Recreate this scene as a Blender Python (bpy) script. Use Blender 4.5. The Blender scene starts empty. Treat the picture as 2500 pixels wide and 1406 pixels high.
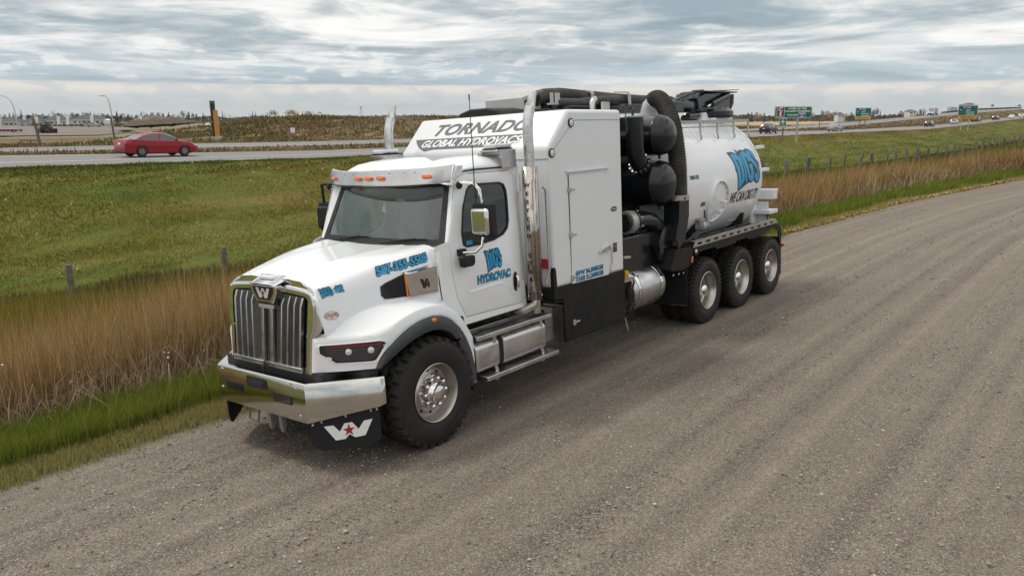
import bpy, bmesh, math, random
import numpy as np
from mathutils import Vector, Matrix
from mathutils.geometry import delaunay_2d_cdt
random.seed(7); rng = np.random.default_rng(7)
R = math.radians
S = bpy.context.scene
COL = S.collection

# ------------------------------------------------------------------ camera, solved from the photograph in the truck's own frame
FPX, CX, CY = 1945.25, 1250.0, 703.0
CT = Vector((6.8391, -4.2395, 3.0107))
fT = Vector((-0.6281605, 0.75715021, -0.17927061)); rT = Vector((0.77465381, 0.63017569, -0.05282107)); uT = Vector((-0.0729785, 0.17205277, 0.98238077))
upT = Vector((0.05969007, 0.01029071, 0.99816391)).normalized()
RW = upT.rotation_difference(Vector((0, 0, 1))).to_matrix()        # truck frame (parked on a tilted shoulder) -> world
CW = RW @ CT; fW = (RW @ fT).normalized(); rW = (RW @ rT).normalized(); uW = (RW @ uT).normalized()
cam_d = bpy.data.cameras.new('camera'); cam = bpy.data.objects.new('camera', cam_d); COL.objects.link(cam)
cam.matrix_world = Matrix(((rW.x, uW.x, -fW.x, CW.x), (rW.y, uW.y, -fW.y, CW.y), (rW.z, uW.z, -fW.z, CW.z), (0, 0, 0, 1)))
cam_d.sensor_width = 36.0; cam_d.lens = FPX / 2500 * 36; cam_d.clip_start = 0.1; cam_d.clip_end = 20000
S.camera = cam
FH = Vector((fW.x, fW.y, 0)).normalized(); RH = Vector((FH.y, -FH.x, 0))

# ------------------------------------------------------------------ sky
SUN_EL, SUN_AZ = R(60), math.atan2((FH * 0.2 - RH * 0.98).y, (FH * 0.2 - RH * 0.98).x)  # soft sun through cloud, left and beyond
W = bpy.data.worlds.new("World"); S.world = W; W.use_nodes = True
nt = W.node_tree; nt.nodes.clear()
def wn(t, **k):
    n = nt.nodes.new(t)
    for a, b in k.items(): setattr(n, a, b)
    return n
def L(a, b): nt.links.new(a, b)
def mth(op, a, b=None, c=None, clamp=False):
    n = wn('ShaderNodeMath', operation=op); n.use_clamp = clamp
    for i, x in enumerate((a, b, c)):
        if x is None: continue
        if isinstance(x, (int, float)): n.inputs[i].default_value = x
        else: L(x, n.inputs[i])
    return n.outputs[0]
def ramp(fac, stops, interp='LINEAR'):
    n = wn('ShaderNodeValToRGB'); cr = n.color_ramp; cr.interpolation = interp
    while len(cr.elements) < len(stops): cr.elements.new(0.5)
    for e, (p, c) in zip(cr.elements, stops):
        e.position = p; e.color = (*c, 1) if not isinstance(c, (int, float)) else (c, c, c, 1)
    L(fac, n.inputs[0]); return n.outputs[0]
def mixc(f, a, b):
    n = wn('ShaderNodeMix', data_type='RGBA')
    if isinstance(f, (int, float)): n.inputs[0].default_value = f
    else: L(f, n.inputs[0])
    for i, x in ((6, a), (7, b)):
        if isinstance(x, tuple): n.inputs[i].default_value = (*x, 1)
        else: L(x, n.inputs[i])
    return n.outputs[2]
sky = wn('ShaderNodeTexSky', sky_type='NISHITA'); sky.sun_disc = False
sky.sun_elevation = SUN_EL; sky.sun_rotation = math.pi / 2 - SUN_AZ; sky.air_density = 1.0; sky.dust_density = 2.0
bg1 = wn('ShaderNodeBackground'); bg1.inputs[1].default_value = 0.1; L(sky.outputs[0], bg1.inputs[0])
tc = wn('ShaderNodeTexCoord'); sep = wn('ShaderNodeSeparateXYZ')
# rotate so x = right of the camera's heading, y = heading: only a choice of axes for the cloud layer
vr = wn('ShaderNodeVectorRotate', rotation_type='Z_AXIS'); vr.inputs['Angle'].default_value = -math.atan2(RH.y, RH.x)
L(tc.outputs['Generated'], vr.inputs['Vector']); L(vr.outputs[0], sep.inputs[0])
dx, dy, dz = sep.outputs
zc = mth('MAXIMUM', dz, 0.0)
den = mth('ADD', zc, 0.045)
def cloudp(scale, ox=0.0, oy=0.0, add=None):
    c = wn('ShaderNodeCombineXYZ')
    L(mth('ADD', mth('DIVIDE', dx, den), ox), c.inputs[0]); L(mth('ADD', mth('DIVIDE', dy, den), oy), c.inputs[1])
    v = wn('ShaderNodeVectorMath', operation='SCALE'); L(c.outputs[0], v.inputs[0]); v.inputs['Scale'].default_value = scale
    return v.outputs[0]
def noise(v, scale, detail, rough, dist=0.0):
    n = wn('ShaderNodeTexNoise'); n.inputs['Scale'].default_value = scale; n.inputs['Detail'].default_value = detail
    n.inputs['Roughness'].default_value = rough; n.inputs['Distortion'].default_value = dist; L(v, n.inputs['Vector']); return n.outputs[0]
def smooth(x, a, b):
    n = wn('ShaderNodeMapRange', interpolation_type='SMOOTHSTEP'); L(x, n.inputs[0]); n.inputs[1].default_value = a; n.inputs[2].default_value = b
    return n.outputs[0]
n_big = noise(cloudp(0.16, 3.1, 0.4), 1.0, 3, 0.5, 0.4)
n_mid = noise(cloudp(0.55, 1.7, 8.0), 1.0, 9, 0.60, 0.7)
n_fine = noise(cloudp(1.6, 9.0, 2.0), 1.0, 8, 0.62, 0.9)
dens = mth('ADD', mth('MULTIPLY', n_mid, 0.62), mth('ADD', mth('MULTIPLY', n_big, 0.28), mth('MULTIPLY', n_fine, 0.22)))
cloud_mid = ramp(dens, [(0.38, (0.24, 0.32, 0.375)), (0.47, (0.32, 0.395, 0.44)), (0.53, (0.44, 0.505, 0.535)), (0.59, (0.68, 0.70, 0.70)), (0.66, (1.0, 0.985, 0.94))])
# low layer of small cumulus heads over a blue-grey base, elevation 2.3 - 5 degrees
vb = wn('ShaderNodeCombineXYZ'); L(mth('MULTIPLY', dx, 22), vb.inputs[0]); L(mth('MULTIPLY', dy, 22), vb.inputs[1]); L(mth('MULTIPLY', dz, 62), vb.inputs[2])
n_puff = noise(vb.outputs[0], 1.0, 8, 0.58, 0.25)
puff = mth('MULTIPLY', smooth(mth('ADD', n_puff, mth('MULTIPLY', dz, -1.5)), 0.43, 0.56), smooth(dz, 0.036, 0.048))
puff = mth('MULTIPLY', puff, smooth(mth('MULTIPLY', dz, -1.0), -0.105, -0.075))
puff = mth('MULTIPLY', puff, smooth(n_big, 0.36, 0.50))
lit = ramp(mth('ADD', n_puff, mth('MULTIPLY', n_fine, 0.25)), [(0.52, (0.44, 0.52, 0.57)), (0.62, (0.60, 0.65, 0.68)), (0.74, (0.86, 0.86, 0.84))])
# horizon band: smooth pale veil, cream along its upper rim
edge = mth('ADD', dz, mth('MULTIPLY', mth('SUBTRACT', n_mid, 0.5), 0.006))
veil = ramp(mth('ADD', mth('MULTIPLY', edge, 20.0), mth('MULTIPLY', mth('SUBTRACT', n_big, .5), .25)), [(0.0, (0.58, 0.61, 0.60)), (0.30, (0.55, 0.59, 0.585)), (0.50, (0.60, 0.62, 0.605)), (0.66, (0.76, 0.72, 0.67)), (0.74, (0.68, 0.66, 0.63)), (0.84, (0.46, 0.525, 0.56))])
base_band = ramp(mth('MULTIPLY', dz, 10.0), [(0.36, (0.42, 0.51, 0.56)), (0.8, (0.50, 0.57, 0.61))])
c0 = mixc(smooth(dz, 0.05, 0.085), base_band, cloud_mid)
vs_ = wn('ShaderNodeCombineXYZ'); L(mth('MULTIPLY', dx, 5), vs_.inputs[0]); L(mth('MULTIPLY', dy, 5), vs_.inputs[1]); L(mth('MULTIPLY', dz, 42), vs_.inputs[2])
n_str = noise(vs_.outputs[0], 1.0, 7, 0.6, 0.5)
c0 = mixc(mth('MULTIPLY', smooth(mth('ADD', n_str, mth('MULTIPLY', n_fine, .15)), 0.56, 0.74), 0.5), c0, (0.86, 0.855, 0.83))
c0 = mixc(mth('MULTIPLY', smooth(dens, 0.555, 0.64), 0.6), c0, (0.88, 0.88, 0.86))
vl_ = wn('ShaderNodeCombineXYZ'); L(mth('MULTIPLY', dx, 2.6), vl_.inputs[0]); L(mth('MULTIPLY', dy, 2.6), vl_.inputs[1]); L(mth('MULTIPLY', dz, 19), vl_.inputs[2])
n_lrg = noise(vl_.outputs[0], 1.0, 5, 0.5, 0.8)
c0 = mixc(mth('MULTIPLY', smooth(n_lrg, 0.50, 0.62), 0.72), c0, (0.33, 0.40, 0.445))
c0 = mixc(mth('MULTIPLY', smooth(mth('MULTIPLY', n_lrg, -1.0), -0.45, -0.36), 0.55), c0, (0.90, 0.895, 0.87))
c1 = mixc(mth('MULTIPLY', puff, 0.62), c0, lit)
veil = mixc(mth('MULTIPLY', mth('MULTIPLY', smooth(n_puff, 0.46, 0.60), smooth(dz, 0.006, 0.016)), 0.45), veil, (0.44, 0.50, 0.53))
veil = mixc(mth('MULTIPLY', smooth(n_str, 0.54, 0.68), 0.35), veil, (0.76, 0.74, 0.70))
c2 = mixc(smooth(edge, 0.0372, 0.0402), veil, c1)
# overhead the layer is even and brighter, as under thin high cloud
zen = mixc(smooth(dens, 0.42, 0.66), (0.84, 0.85, 0.85), (1.22, 1.18, 1.12))
c3 = mixc(smooth(dz, 0.18, 0.50), c2, zen)
bg2 = wn('ShaderNodeBackground'); bg2.inputs[1].default_value = 1.0; L(c3, bg2.inputs[0])
gap = mth('MULTIPLY', mth('MULTIPLY', smooth(mth('MULTIPLY', dens, -1.0), -0.505, -0.46), smooth(dz, 0.11, 0.14)), 0.8)
mx = wn('ShaderNodeMixShader'); L(gap, mx.inputs[0]); L(bg2.outputs[0], mx.inputs[1]); L(bg1.outputs[0], mx.inputs[2])
wo = wn('ShaderNodeOutputWorld'); L(mx.outputs[0], wo.inputs[0])
sd = bpy.data.lights.new('sun', 'SUN'); sd.energy = 1.5; sd.angle = R(12); sd.color = (1.0, 0.94, 0.85)
so = bpy.data.objects.new('sun', sd); COL.objects.link(so)
sdir = Vector((math.cos(SUN_AZ) * math.cos(SUN_EL), math.sin(SUN_AZ) * math.cos(SUN_EL), math.sin(SUN_EL)))
so.rotation_euler = (-sdir).to_track_quat('-Z', 'Y').to_euler(); so.location = (0, 0, 60)
S.view_settings.view_transform = 'Standard'; S.view_settings.look = 'None'; S.view_settings.exposure = 0.18; S.view_settings.gamma = 1.0
S.view_settings.use_curve_mapping = False

# ------------------------------------------------------------------ materials
MT = {}
def mat(name, col, rough=0.5, metal=0.0, var=0.0, scale=6.0, bump=0.0, bscale=40.0, coat=0.0, dirt=None, dirt_amt=0.0, spec=0.5, attr=None, emit=None, rvar=0.0):
    m = bpy.data.materials.new(name); m.use_nodes = True; MT[name] = m
    t = m.node_tree; b = t.nodes['Principled BSDF']
    b.inputs['Base Color'].default_value = (*col, 1); b.inputs['Roughness'].default_value = rough; b.inputs['Metallic'].default_value = metal
    b.inputs['Coat Weight'].default_value = coat; b.inputs['Coat Roughness'].default_value = 0.05; b.inputs['Specular IOR Level'].default_value = spec
    tcn = t.nodes.new('ShaderNodeTexCoord')
    def nz(sc, det=5, ro=0.6):
        n = t.nodes.new('ShaderNodeTexNoise'); n.inputs['Scale'].default_value = sc; n.inputs['Detail'].default_value = det; n.inputs['Roughness'].default_value = ro
        t.links.new(tcn.outputs['Object'], n.inputs['Vector']); return n.outputs[0]
    cur = None
    if attr:
        a = t.nodes.new('ShaderNodeAttribute'); a.attribute_name = attr; cur = a.outputs['Color']
    if var:
        rp = t.nodes.new('ShaderNodeValToRGB'); rp.color_ramp.elements[0].position = 0.3; rp.color_ramp.elements[1].position = 0.7
        lo = tuple(max(0, c * (1 - var)) for c in col); hi = tuple(min(1, c * (1 + var)) for c in col)
        rp.color_ramp.elements[0].color = (*lo, 1); rp.color_ramp.elements[1].color = (*hi, 1)
        t.links.new(nz(scale), rp.inputs[0]); cur = rp.outputs[0]
    if dirt:
        mxn = t.nodes.new('ShaderNodeMix'); mxn.data_type = 'RGBA'
        mr = t.nodes.new('ShaderNodeMapRange'); mr.inputs[1].default_value = 0.42; mr.inputs[2].default_value = 0.75; mr.inputs[4].default_value = dirt_amt
        t.links.new(nz(3.2, 8, 0.7), mr.inputs[0]); t.links.new(mr.outputs[0], mxn.inputs[0])
        if cur is None: mxn.inputs[6].default_value = (*col, 1)
        else: t.links.new(cur, mxn.inputs[6])
        mxn.inputs[7].default_value = (*dirt, 1); cur = mxn.outputs[2]
    if cur is not None: t.links.new(cur, b.inputs['Base Color'])
    if rvar:
        mr = t.nodes.new('ShaderNodeMapRange'); mr.inputs[1].default_value = 0.3; mr.inputs[2].default_value = 0.7
        mr.inputs[3].default_value = max(0.02, rough - rvar); mr.inputs[4].default_value = rough + rvar
        t.links.new(nz(5.0, 6), mr.inputs[0]); t.links.new(mr.outputs[0], b.inputs['Roughness'])
    if bump:
        bp = t.nodes.new('ShaderNodeBump'); bp.inputs['Strength'].default_value = bump; bp.inputs['Distance'].default_value = 0.01
        t.links.new(nz(bscale, 4), bp.inputs['Height']); t.links.new(bp.outputs[0], b.inputs['Normal'])
    if emit: b.inputs['Emission Color'].default_value = (*emit[0], 1); b.inputs['Emission Strength'].default_value = emit[1]
    return m
def glassmat(name, tint, refl=0.1):
    m = bpy.data.materials.new(name); m.use_nodes = True; MT[name] = m; t = m.node_tree; t.nodes.clear()
    o = t.nodes.new('ShaderNodeOutputMaterial'); mx_ = t.nodes.new('ShaderNodeMixShader'); tr = t.nodes.new('ShaderNodeBsdfTransparent'); g = t.nodes.new('ShaderNodeBsdfGlossy')
    fr = t.nodes.new('ShaderNodeLayerWeight'); fr.inputs[0].default_value = 0.5; pw = t.nodes.new('ShaderNodeMath'); pw.operation = 'POWER'; pw.inputs[1].default_value = 4.0; ad = t.nodes.new('ShaderNodeMath'); ad.operation = 'MULTIPLY_ADD'; ad.inputs[1].default_value = .9; ad.inputs[2].default_value = refl; ad.use_clamp = True
    tr.inputs[0].default_value = (*tint, 1); g.inputs['Roughness'].default_value = 0.02; g.inputs[0].default_value = (0.95, 1, 1, 1)
    t.links.new(fr.outputs['Facing'], pw.inputs[0]); t.links.new(pw.outputs[0], ad.inputs[0]); t.links.new(ad.outputs[0], mx_.inputs[0]); t.links.new(tr.outputs[0], mx_.inputs[1]); t.links.new(g.outputs[0], mx_.inputs[2]); t.links.new(mx_.outputs[0], o.inputs[0])
    return m
DUST = (0.30, 0.26, 0.21)
mat('white_paint', (0.76, 0.78, 0.80), 0.30, coat=0.45, dirt=(0.70, 0.69, 0.67), dirt_amt=0.10)
mat('white_box', (0.68, 0.70, 0.725), 0.38, coat=0.15, dirt=(0.60, 0.60, 0.59), dirt_amt=0.15)
mat('chrome', (0.76, 0.755, 0.75), 0.06, 1.0, rvar=0.02, dirt=(0.50, 0.46, 0.42), dirt_amt=0.20)
mat('bumper_steel', (0.66, 0.645, 0.62), 0.10, 1.0, rvar=0.03, dirt=(0.36, 0.31, 0.25), dirt_amt=0.35, bump=0.03, bscale=120)
mat('shield_steel', (0.50, 0.455, 0.41), 0.12, 1.0, rvar=0.04, dirt=(0.34, 0.29, 0.24), dirt_amt=0.5)
mat('steel', (0.56, 0.56, 0.56), 0.32, 1.0, rvar=0.1, dirt=(0.32, 0.29, 0.26), dirt_amt=0.5)
mat('worn_alloy', (0.50, 0.47, 0.44), 0.38, 1.0, rvar=0.1, dirt=(0.26, 0.21, 0.16), dirt_amt=0.7)
mat('pipe_steel', (0.60, 0.60, 0.60), 0.30, 1.0, rvar=0.12, var=0.25, scale=14, bump=0.1, bscale=60)
mat('tank_alloy', (0.58, 0.57, 0.56), 0.34, 1.0, rvar=0.1, var=0.12, scale=5)
mat('black_paint', (0.008, 0.0085, 0.011), 0.25, coat=0.25, spec=.35)
mat('black_panel', (0.010, 0.0105, 0.012), 0.55, spec=.2, dirt=DUST, dirt_amt=0.05)
mat('black_frame', (0.012, 0.012, 0.013), 0.6, spec=.25, dirt=DUST, dirt_amt=0.12)
mat('black_plastic', (0.013, 0.014, 0.016), 0.55, spec=.3, bump=0.1, bscale=200)
mat('flare_plastic', (0.040, 0.044, 0.052), 0.55, dirt=DUST, dirt_amt=0.12)
mat('rubber', (0.016, 0.0155, 0.015), 0.75, var=0.2, spec=.3, dirt=(0.09, 0.08, 0.066), dirt_amt=0.28, bump=0.15, bscale=90)
mat('sidewall_rubber', (0.017, 0.016, 0.016), 0.62, var=0.15, spec=.3, dirt=(0.06, 0.052, 0.043), dirt_amt=0.25, bump=0.06, bscale=40)
mat('hose_rubber', (0.020, 0.0195, 0.018), 0.6, dirt=DUST, dirt_amt=0.2)
mat('gasket', (0.012, 0.012, 0.013), 0.6)
mat('lens_black', (0.02, 0.02, 0.022), 0.12, coat=1.0)
mat('amber', (0.75, 0.16, 0.015), 0.25, coat=0.6)
mat('red_lens', (0.45, 0.02, 0.02), 0.25, coat=0.6)
mat('clear_lens', (0.60, 0.62, 0.64), 0.12, coat=1.0); mat('cast_grey', (0.16, 0.155, 0.15), 0.6)
mat('cabin_dark', (0.022, 0.023, 0.025), 0.8)
mat('cabin_grey', (0.22, 0.23, 0.235), 0.8)
mat('decal_blue', (0.02, 0.24, 0.46), 0.4)
mat('decal_cyan', (0.015, 0.30, 0.55), 0.4, var=0.25, scale=2.5)
mat('decal_black', (0.012, 0.012, 0.014), 0.45)
mat('decal_grey', (0.075, 0.08, 0.095), 0.45)
mat('decal_white', (0.78, 0.78, 0.76), 0.5)
mat('decal_cream', (0.70, 0.69, 0.63), 0.5)
mat('decal_red', (0.30, 0.015, 0.035), 0.45)
mat('decal_green', (0.02, 0.20, 0.15), 0.5)
mat('rust_chain', (0.045, 0.026, 0.020), 0.85, metal=0.3, var=0.4, scale=40)
mat('grey_box', (0.42, 0.42, 0.41), 0.5, var=0.1)
mat('galv', (0.42, 0.41, 0.39), 0.45, 0.6, var=0.15, scale=12)
mat('yellow_tag', (0.65, 0.42, 0.02), 0.5)
glassmat('cab_glass', (0.52, 0.68, 0.65), 0.13)
glassmat('side_glass', (0.22, 0.32, 0.31), 0.06)

# ------------------------------------------------------------------ mesh building
class MB:
    def __init__(s): s.v = []; s.f = []
    def add(s, vs, fs):
        o = len(s.v); s.v += [tuple(v) for v in vs]; s.f += [tuple(i + o for i in f) for f in fs]; return s
    def box(s, c, d, M=None):
        x, y, z = (a / 2 for a in d); vs = [Vector((sx * x, sy * y, sz * z)) for sx in (-1, 1) for sy in (-1, 1) for sz in (-1, 1)]
        if M is not None: vs = [M @ v for v in vs]
        vs = [v + Vector(c) for v in vs]
        return s.add(vs, [(0, 1, 3, 2), (4, 6, 7, 5), (0, 4, 5, 1), (2, 3, 7, 6), (0, 2, 6, 4), (1, 5, 7, 3)])
    def bb(s, a, b): return s.box([(a[i] + b[i]) / 2 for i in range(3)], [abs(b[i] - a[i]) for i in range(3)])
    def tube(s, path, r, n=12, caps=True, ref=None):
        P = [Vector(p) for p in path]; rs = r if isinstance(r, (list, tuple)) else [r] * len(P); rings = []
        t0 = (P[1] - P[0]).normalized(); a = Vector((0, 0, 1)) if abs(t0.z) < 0.9 else Vector((1, 0, 0))
        if ref: a = Vector(ref)
        nrm = (a - t0 * a.dot(t0)).normalized()
        for i, p in enumerate(P):
            t = (P[min(i + 1, len(P) - 1)] - P[max(i - 1, 0)]).normalized()
            nrm = (nrm - t * nrm.dot(t)).normalized(); bn = t.cross(nrm)
            rings.append([p + (nrm * math.cos(2 * math.pi * k / n) + bn * math.sin(2 * math.pi * k / n)) * rs[i] for k in range(n)])
        vs = [v for rg in rings for v in rg]; fs = []
        for i in range(len(P) - 1):
            for k in range(n): k2 = (k + 1) % n; fs.append((i * n + k, i * n + k2, (i + 1) * n + k2, (i + 1) * n + k))
        if caps: fs.append(tuple(reversed(range(n)))); fs.append(tuple((len(P) - 1) * n + k for k in range(n)))
        return s.add(vs, fs)
    def lathe(s, prof, c, axis='x', n=32, sx=1, arc=None):
        # prof: list of (radius, offset along axis)
        vs = []; fs = []; m = len(prof)
        for k in range(n):
            a = 2 * math.pi * k / n; ca, sa = math.cos(a), math.sin(a)
            for r, h in prof:
                if axis == 'x': vs.append((c[0] + h * sx, c[1] + r * ca, c[2] + r * sa))
                elif axis == 'y': vs.append((c[0] + r * ca, c[1] + h * sx, c[2] + r * sa))
                else: vs.append((c[0] + r * ca, c[1] + r * sa, c[2] + h * sx))
        for k in range(n):
            k2 = (k + 1) % n
            for j in range(m - 1): fs.append((k * m + j, k2 * m + j, k2 * m + j + 1, k * m + j + 1))
        return s.add(vs, fs)
    def prism(s, pts, axis, a, b):
        # pts 2D in the two other axes (order: x->(y,z), y->(x,z), z->(x,y))
        n = len(pts)
        def mk(p, h): return (h, p[0], p[1]) if axis == 'x' else ((p[0], h, p[1]) if axis == 'y' else (p[0], p[1], h))
        vs = [mk(p, a) for p in pts] + [mk(p, b) for p in pts]
        fs = [tuple(range(n)), tuple(reversed(range(n, 2 * n)))] + [(i, i + n, (i + 1) % n + n, (i + 1) % n) for i in range(n)]
        return s.add(vs, fs)
    def grid(s, rows, close=False):
        m = len(rows[0]); vs = [p for r_ in rows for p in r_]; fs = []
        for i in range(len(rows) - 1):
            for j in range(m if close else m - 1):
                j2 = (j + 1) % m; fs.append((i * m + j, i * m + j2, (i + 1) * m + j2, (i + 1) * m + j))
        return s.add(vs, fs)
    def build(s, name, m, parent=None, smooth=None, bevel=0, seg=2, solid=0, weld=True, mirror=False):
        me = bpy.data.meshes.new(name); me.from_pydata(s.v, [], s.f); me.materials.append(MT[m] if isinstance(m, str) else m)
        bm = bmesh.new(); bm.from_mesh(me)
        if mirror:
            geo = bm.verts[:] + bm.edges[:] + bm.faces[:]
            r_ = bmesh.ops.duplicate(bm, geom=geo)['geom']; vv = [g for g in r_ if isinstance(g, bmesh.types.BMVert)]
            for v in vv: v.co.x = -v.co.x
            bmesh.ops.reverse_faces(bm, faces=[g for g in r_ if isinstance(g, bmesh.types.BMFace)])
        if weld: bmesh.ops.remove_doubles(bm, verts=bm.verts, dist=0.0004)
        bmesh.ops.recalc_face_normals(bm, faces=bm.faces); bm.to_mesh(me); bm.free()
        if smooth is not None:
            me.polygons.foreach_set('use_smooth', [True] * len(me.polygons)); me.set_sharp_from_angle(angle=R(smooth))
        o = bpy.data.objects.new(name, me); COL.objects.link(o)
        if parent: o.parent = parent
        if solid: md = o.modifiers.new('solid', 'SOLIDIFY'); md.thickness = solid; md.offset = -1
        if bevel:
            md = o.modifiers.new('bevel', 'BEVEL'); md.width = bevel; md.segments = seg; md.limit_method = 'ANGLE'; md.angle_limit = R(35)
            if smooth is None: me.polygons.foreach_set('use_smooth', [True] * len(me.polygons)); me.set_sharp_from_angle(angle=R(50))
        return o
def tag(o, label=None, cat=None, group=None, kind=None):
    if label: o['label'] = label
    if cat: o['category'] = cat
    if group: o['group'] = group
    if kind: o['kind'] = kind
    return o
def empty(name, loc=(0, 0, 0), rz=0.0):
    o = bpy.data.objects.new(name, None); COL.objects.link(o); o.location = loc; o.rotation_euler = (0, 0, rz); o.empty_display_size = 0.3; return o
def kids(o): return [c for c in list(bpy.data.objects) if c.parent == o]
def copy_tree(o, parent=None, _k=None):
    if _k is None:
        _k = {}
        for c in bpy.data.objects:
            if c.parent: _k.setdefault(c.parent.name, []).append(c)
    c = o.copy(); COL.objects.link(c)
    if parent: c.parent = parent; c.matrix_parent_inverse = o.matrix_parent_inverse.copy()
    for ch in _k.get(o.name, []): copy_tree(ch, c, _k)
    return c
def interp(x, xs, ys): return float(np.interp(x, xs, ys))
def smoothi(x, xs, ys):
    # monotone-ish cubic (catmull-rom on uneven knots)
    xs = list(xs); n = len(xs)
    if x <= xs[0]: return ys[0]
    if x >= xs[-1]: return ys[-1]
    i = max(j for j in range(n - 1) if xs[j] <= x)
    h = xs[i + 1] - xs[i]; t = (x - xs[i]) / h
    def sl(j):
        if j == 0: return (ys[1] - ys[0]) / (xs[1] - xs[0])
        if j == n - 1: return (ys[-1] - ys[-2]) / (xs[-1] - xs[-2])
        a = (ys[j] - ys[j - 1]) / (xs[j] - xs[j - 1]); b = (ys[j + 1] - ys[j]) / (xs[j + 1] - xs[j])
        return 0 if a * b <= 0 else 2 * a * b / (a + b)
    m0, m1 = sl(i) * h, sl(i + 1) * h
    return (2 * t**3 - 3 * t**2 + 1) * ys[i] + (t**3 - 2 * t**2 + t) * m0 + (-2 * t**3 + 3 * t**2) * ys[i + 1] + (t**3 - t**2) * m1
# ---- flat print: text and cut shapes, mapped on to a surface by a function (s,t)->point
def text2d(body, size=1.0, bold=0.0, shear=0.0, sx=1.0, align='CENTER', space=1.0):
    c = bpy.data.curves.new('tmp', 'FONT'); c.body = body; c.size = size; c.offset = bold; c.shear = shear; c.align_x = align; c.align_y = 'CENTER'; c.space_character = space; c.resolution_u = 3
    o = bpy.data.objects.new('tmp', c); me = bpy.data.meshes.new_from_object(o)
    vs = [(v.co.x * sx, v.co.y) for v in me.vertices]; fs = [tuple(p.vertices) for p in me.polygons]
    bpy.data.objects.remove(o); bpy.data.curves.remove(c); bpy.data.meshes.remove(me)
    return vs, fs
def poly2d(outer, holes=(), grid=None):
    vs = [Vector(p) for p in outer]; loops = [list(range(len(outer)))]
    for h in holes: loops.append(list(range(len(vs), len(vs) + len(h)))); vs += [Vector(p) for p in h]
    edges = []
    for lp in loops: edges += [(lp[i], lp[(i + 1) % len(lp)]) for i in range(len(lp))]
    r_ = delaunay_2d_cdt(vs, edges, [lp if i == 0 else list(reversed(lp)) for i, lp in enumerate(loops)], 0, 1e-6)
    V, F = [tuple(v) for v in r_[0]], r_[2]
    def inside(p, poly):
        c = False; n = len(poly)
        for i in range(n):
            (x1, y1), (x2, y2) = poly[i], poly[(i + 1) % n]
            if (y1 > p[1]) != (y2 > p[1]) and p[0] < (x2 - x1) * (p[1] - y1) / (y2 - y1) + x1: c = not c
        return c
    out = []
    for f in F:
        cx_ = sum(V[i][0] for i in f) / len(f); cy_ = sum(V[i][1] for i in f) / len(f)
        if inside((cx_, cy_), outer) and not any(inside((cx_, cy_), h) for h in holes): out.append(tuple(f))
    return V, out
def decal(name, vf, fn, m, parent, sub=0.0):
    vs, fs = vf; me = bpy.data.meshes.new(name); bm = bmesh.new(); bv = [bm.verts.new((x, y, 0)) for x, y in vs]
    for f in fs:
        try: bm.faces.new([bv[i] for i in f])
        except ValueError: pass
    if sub:
        bmesh.ops.triangulate(bm, faces=bm.faces)
        for _ in range(4):
            le = [e for e in bm.edges if e.calc_length() > sub]
            if not le: break
            bmesh.ops.subdivide_edges(bm, edges=le, cuts=1); bmesh.ops.triangulate(bm, faces=bm.faces)
    for v in bm.verts: v.co = fn(v.co.x, v.co.y)
    bm.to_mesh(me); bm.free(); me.materials.append(MT[m]); o = bpy.data.objects.new(name, me); COL.objects.link(o)
    if parent: o.parent = parent
    return o
def plane_fn(o, ex, ey, off=0.0, eo=None):
    o, ex, ey = Vector(o), Vector(ex).normalized(), Vector(ey); ey = (ey - ex * ey.dot(ex)).normalized(); nn = ex.cross(ey)
    return lambda s, t, d=off: o + ex * s + ey * t + nn * d
def panel_x(name, outer, holes, xf, m, parent, thick=0.02, sub=0.0):
    # sheet in the y-z plane (x from xf(y,z)), mirrored by the caller
    V, F = poly2d(outer, holes); b = MB(); b.add([(xf(y, z), y, z) for y, z in V], F)
    return b
# ================================================================== THE GROUND
Z = Vector((0, 0, 1))
def E(Lx, D, h): return CW + RH * Lx + FH * D - Z * h          # right, ahead, below the camera (metres)
def at(u, v, D):
    w = rW * ((u - CX) / FPX) - uW * ((v - CY) / FPX) + fW; return CW + w * (D / w.dot(FH))
def ldh(p): d = p - CW; return (d.dot(RH), d.dot(FH), -d.z)
def proj(p):
    d = p - CW; z = d.dot(fW); return CX + FPX * d.dot(rW) / z, CY - FPX * d.dot(uW) / z
def TW(x, y, z=0.0): return RW @ Vector((x, y, z))
LS = np.concatenate([np.linspace(-90, -32, 12), np.linspace(-30, 40, 71), np.linspace(43, 120, 26), np.linspace(128, 460, 28)])
def row(pts):
    pts = sorted(pts); a = np.array(pts)
    D = np.interp(LS, a[:, 0], a[:, 1]); h = np.interp(LS, a[:, 0], a[:, 2])
    for (msk, i, j) in ((LS < a[0, 0], 0, 1), (LS > a[-1, 0], -1, -2)):
        sl = (a[i] - a[j]) / (a[i, 0] - a[j, 0]); D[msk] = a[i, 1] + (LS[msk] - a[i, 0]) * sl[1]; h[msk] = a[i, 2] + (LS[msk] - a[i, 0]) * sl[2] * 0.3
    return [D, h]
def rp(*l): return [ldh(at(*p)) for p in l]
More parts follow.
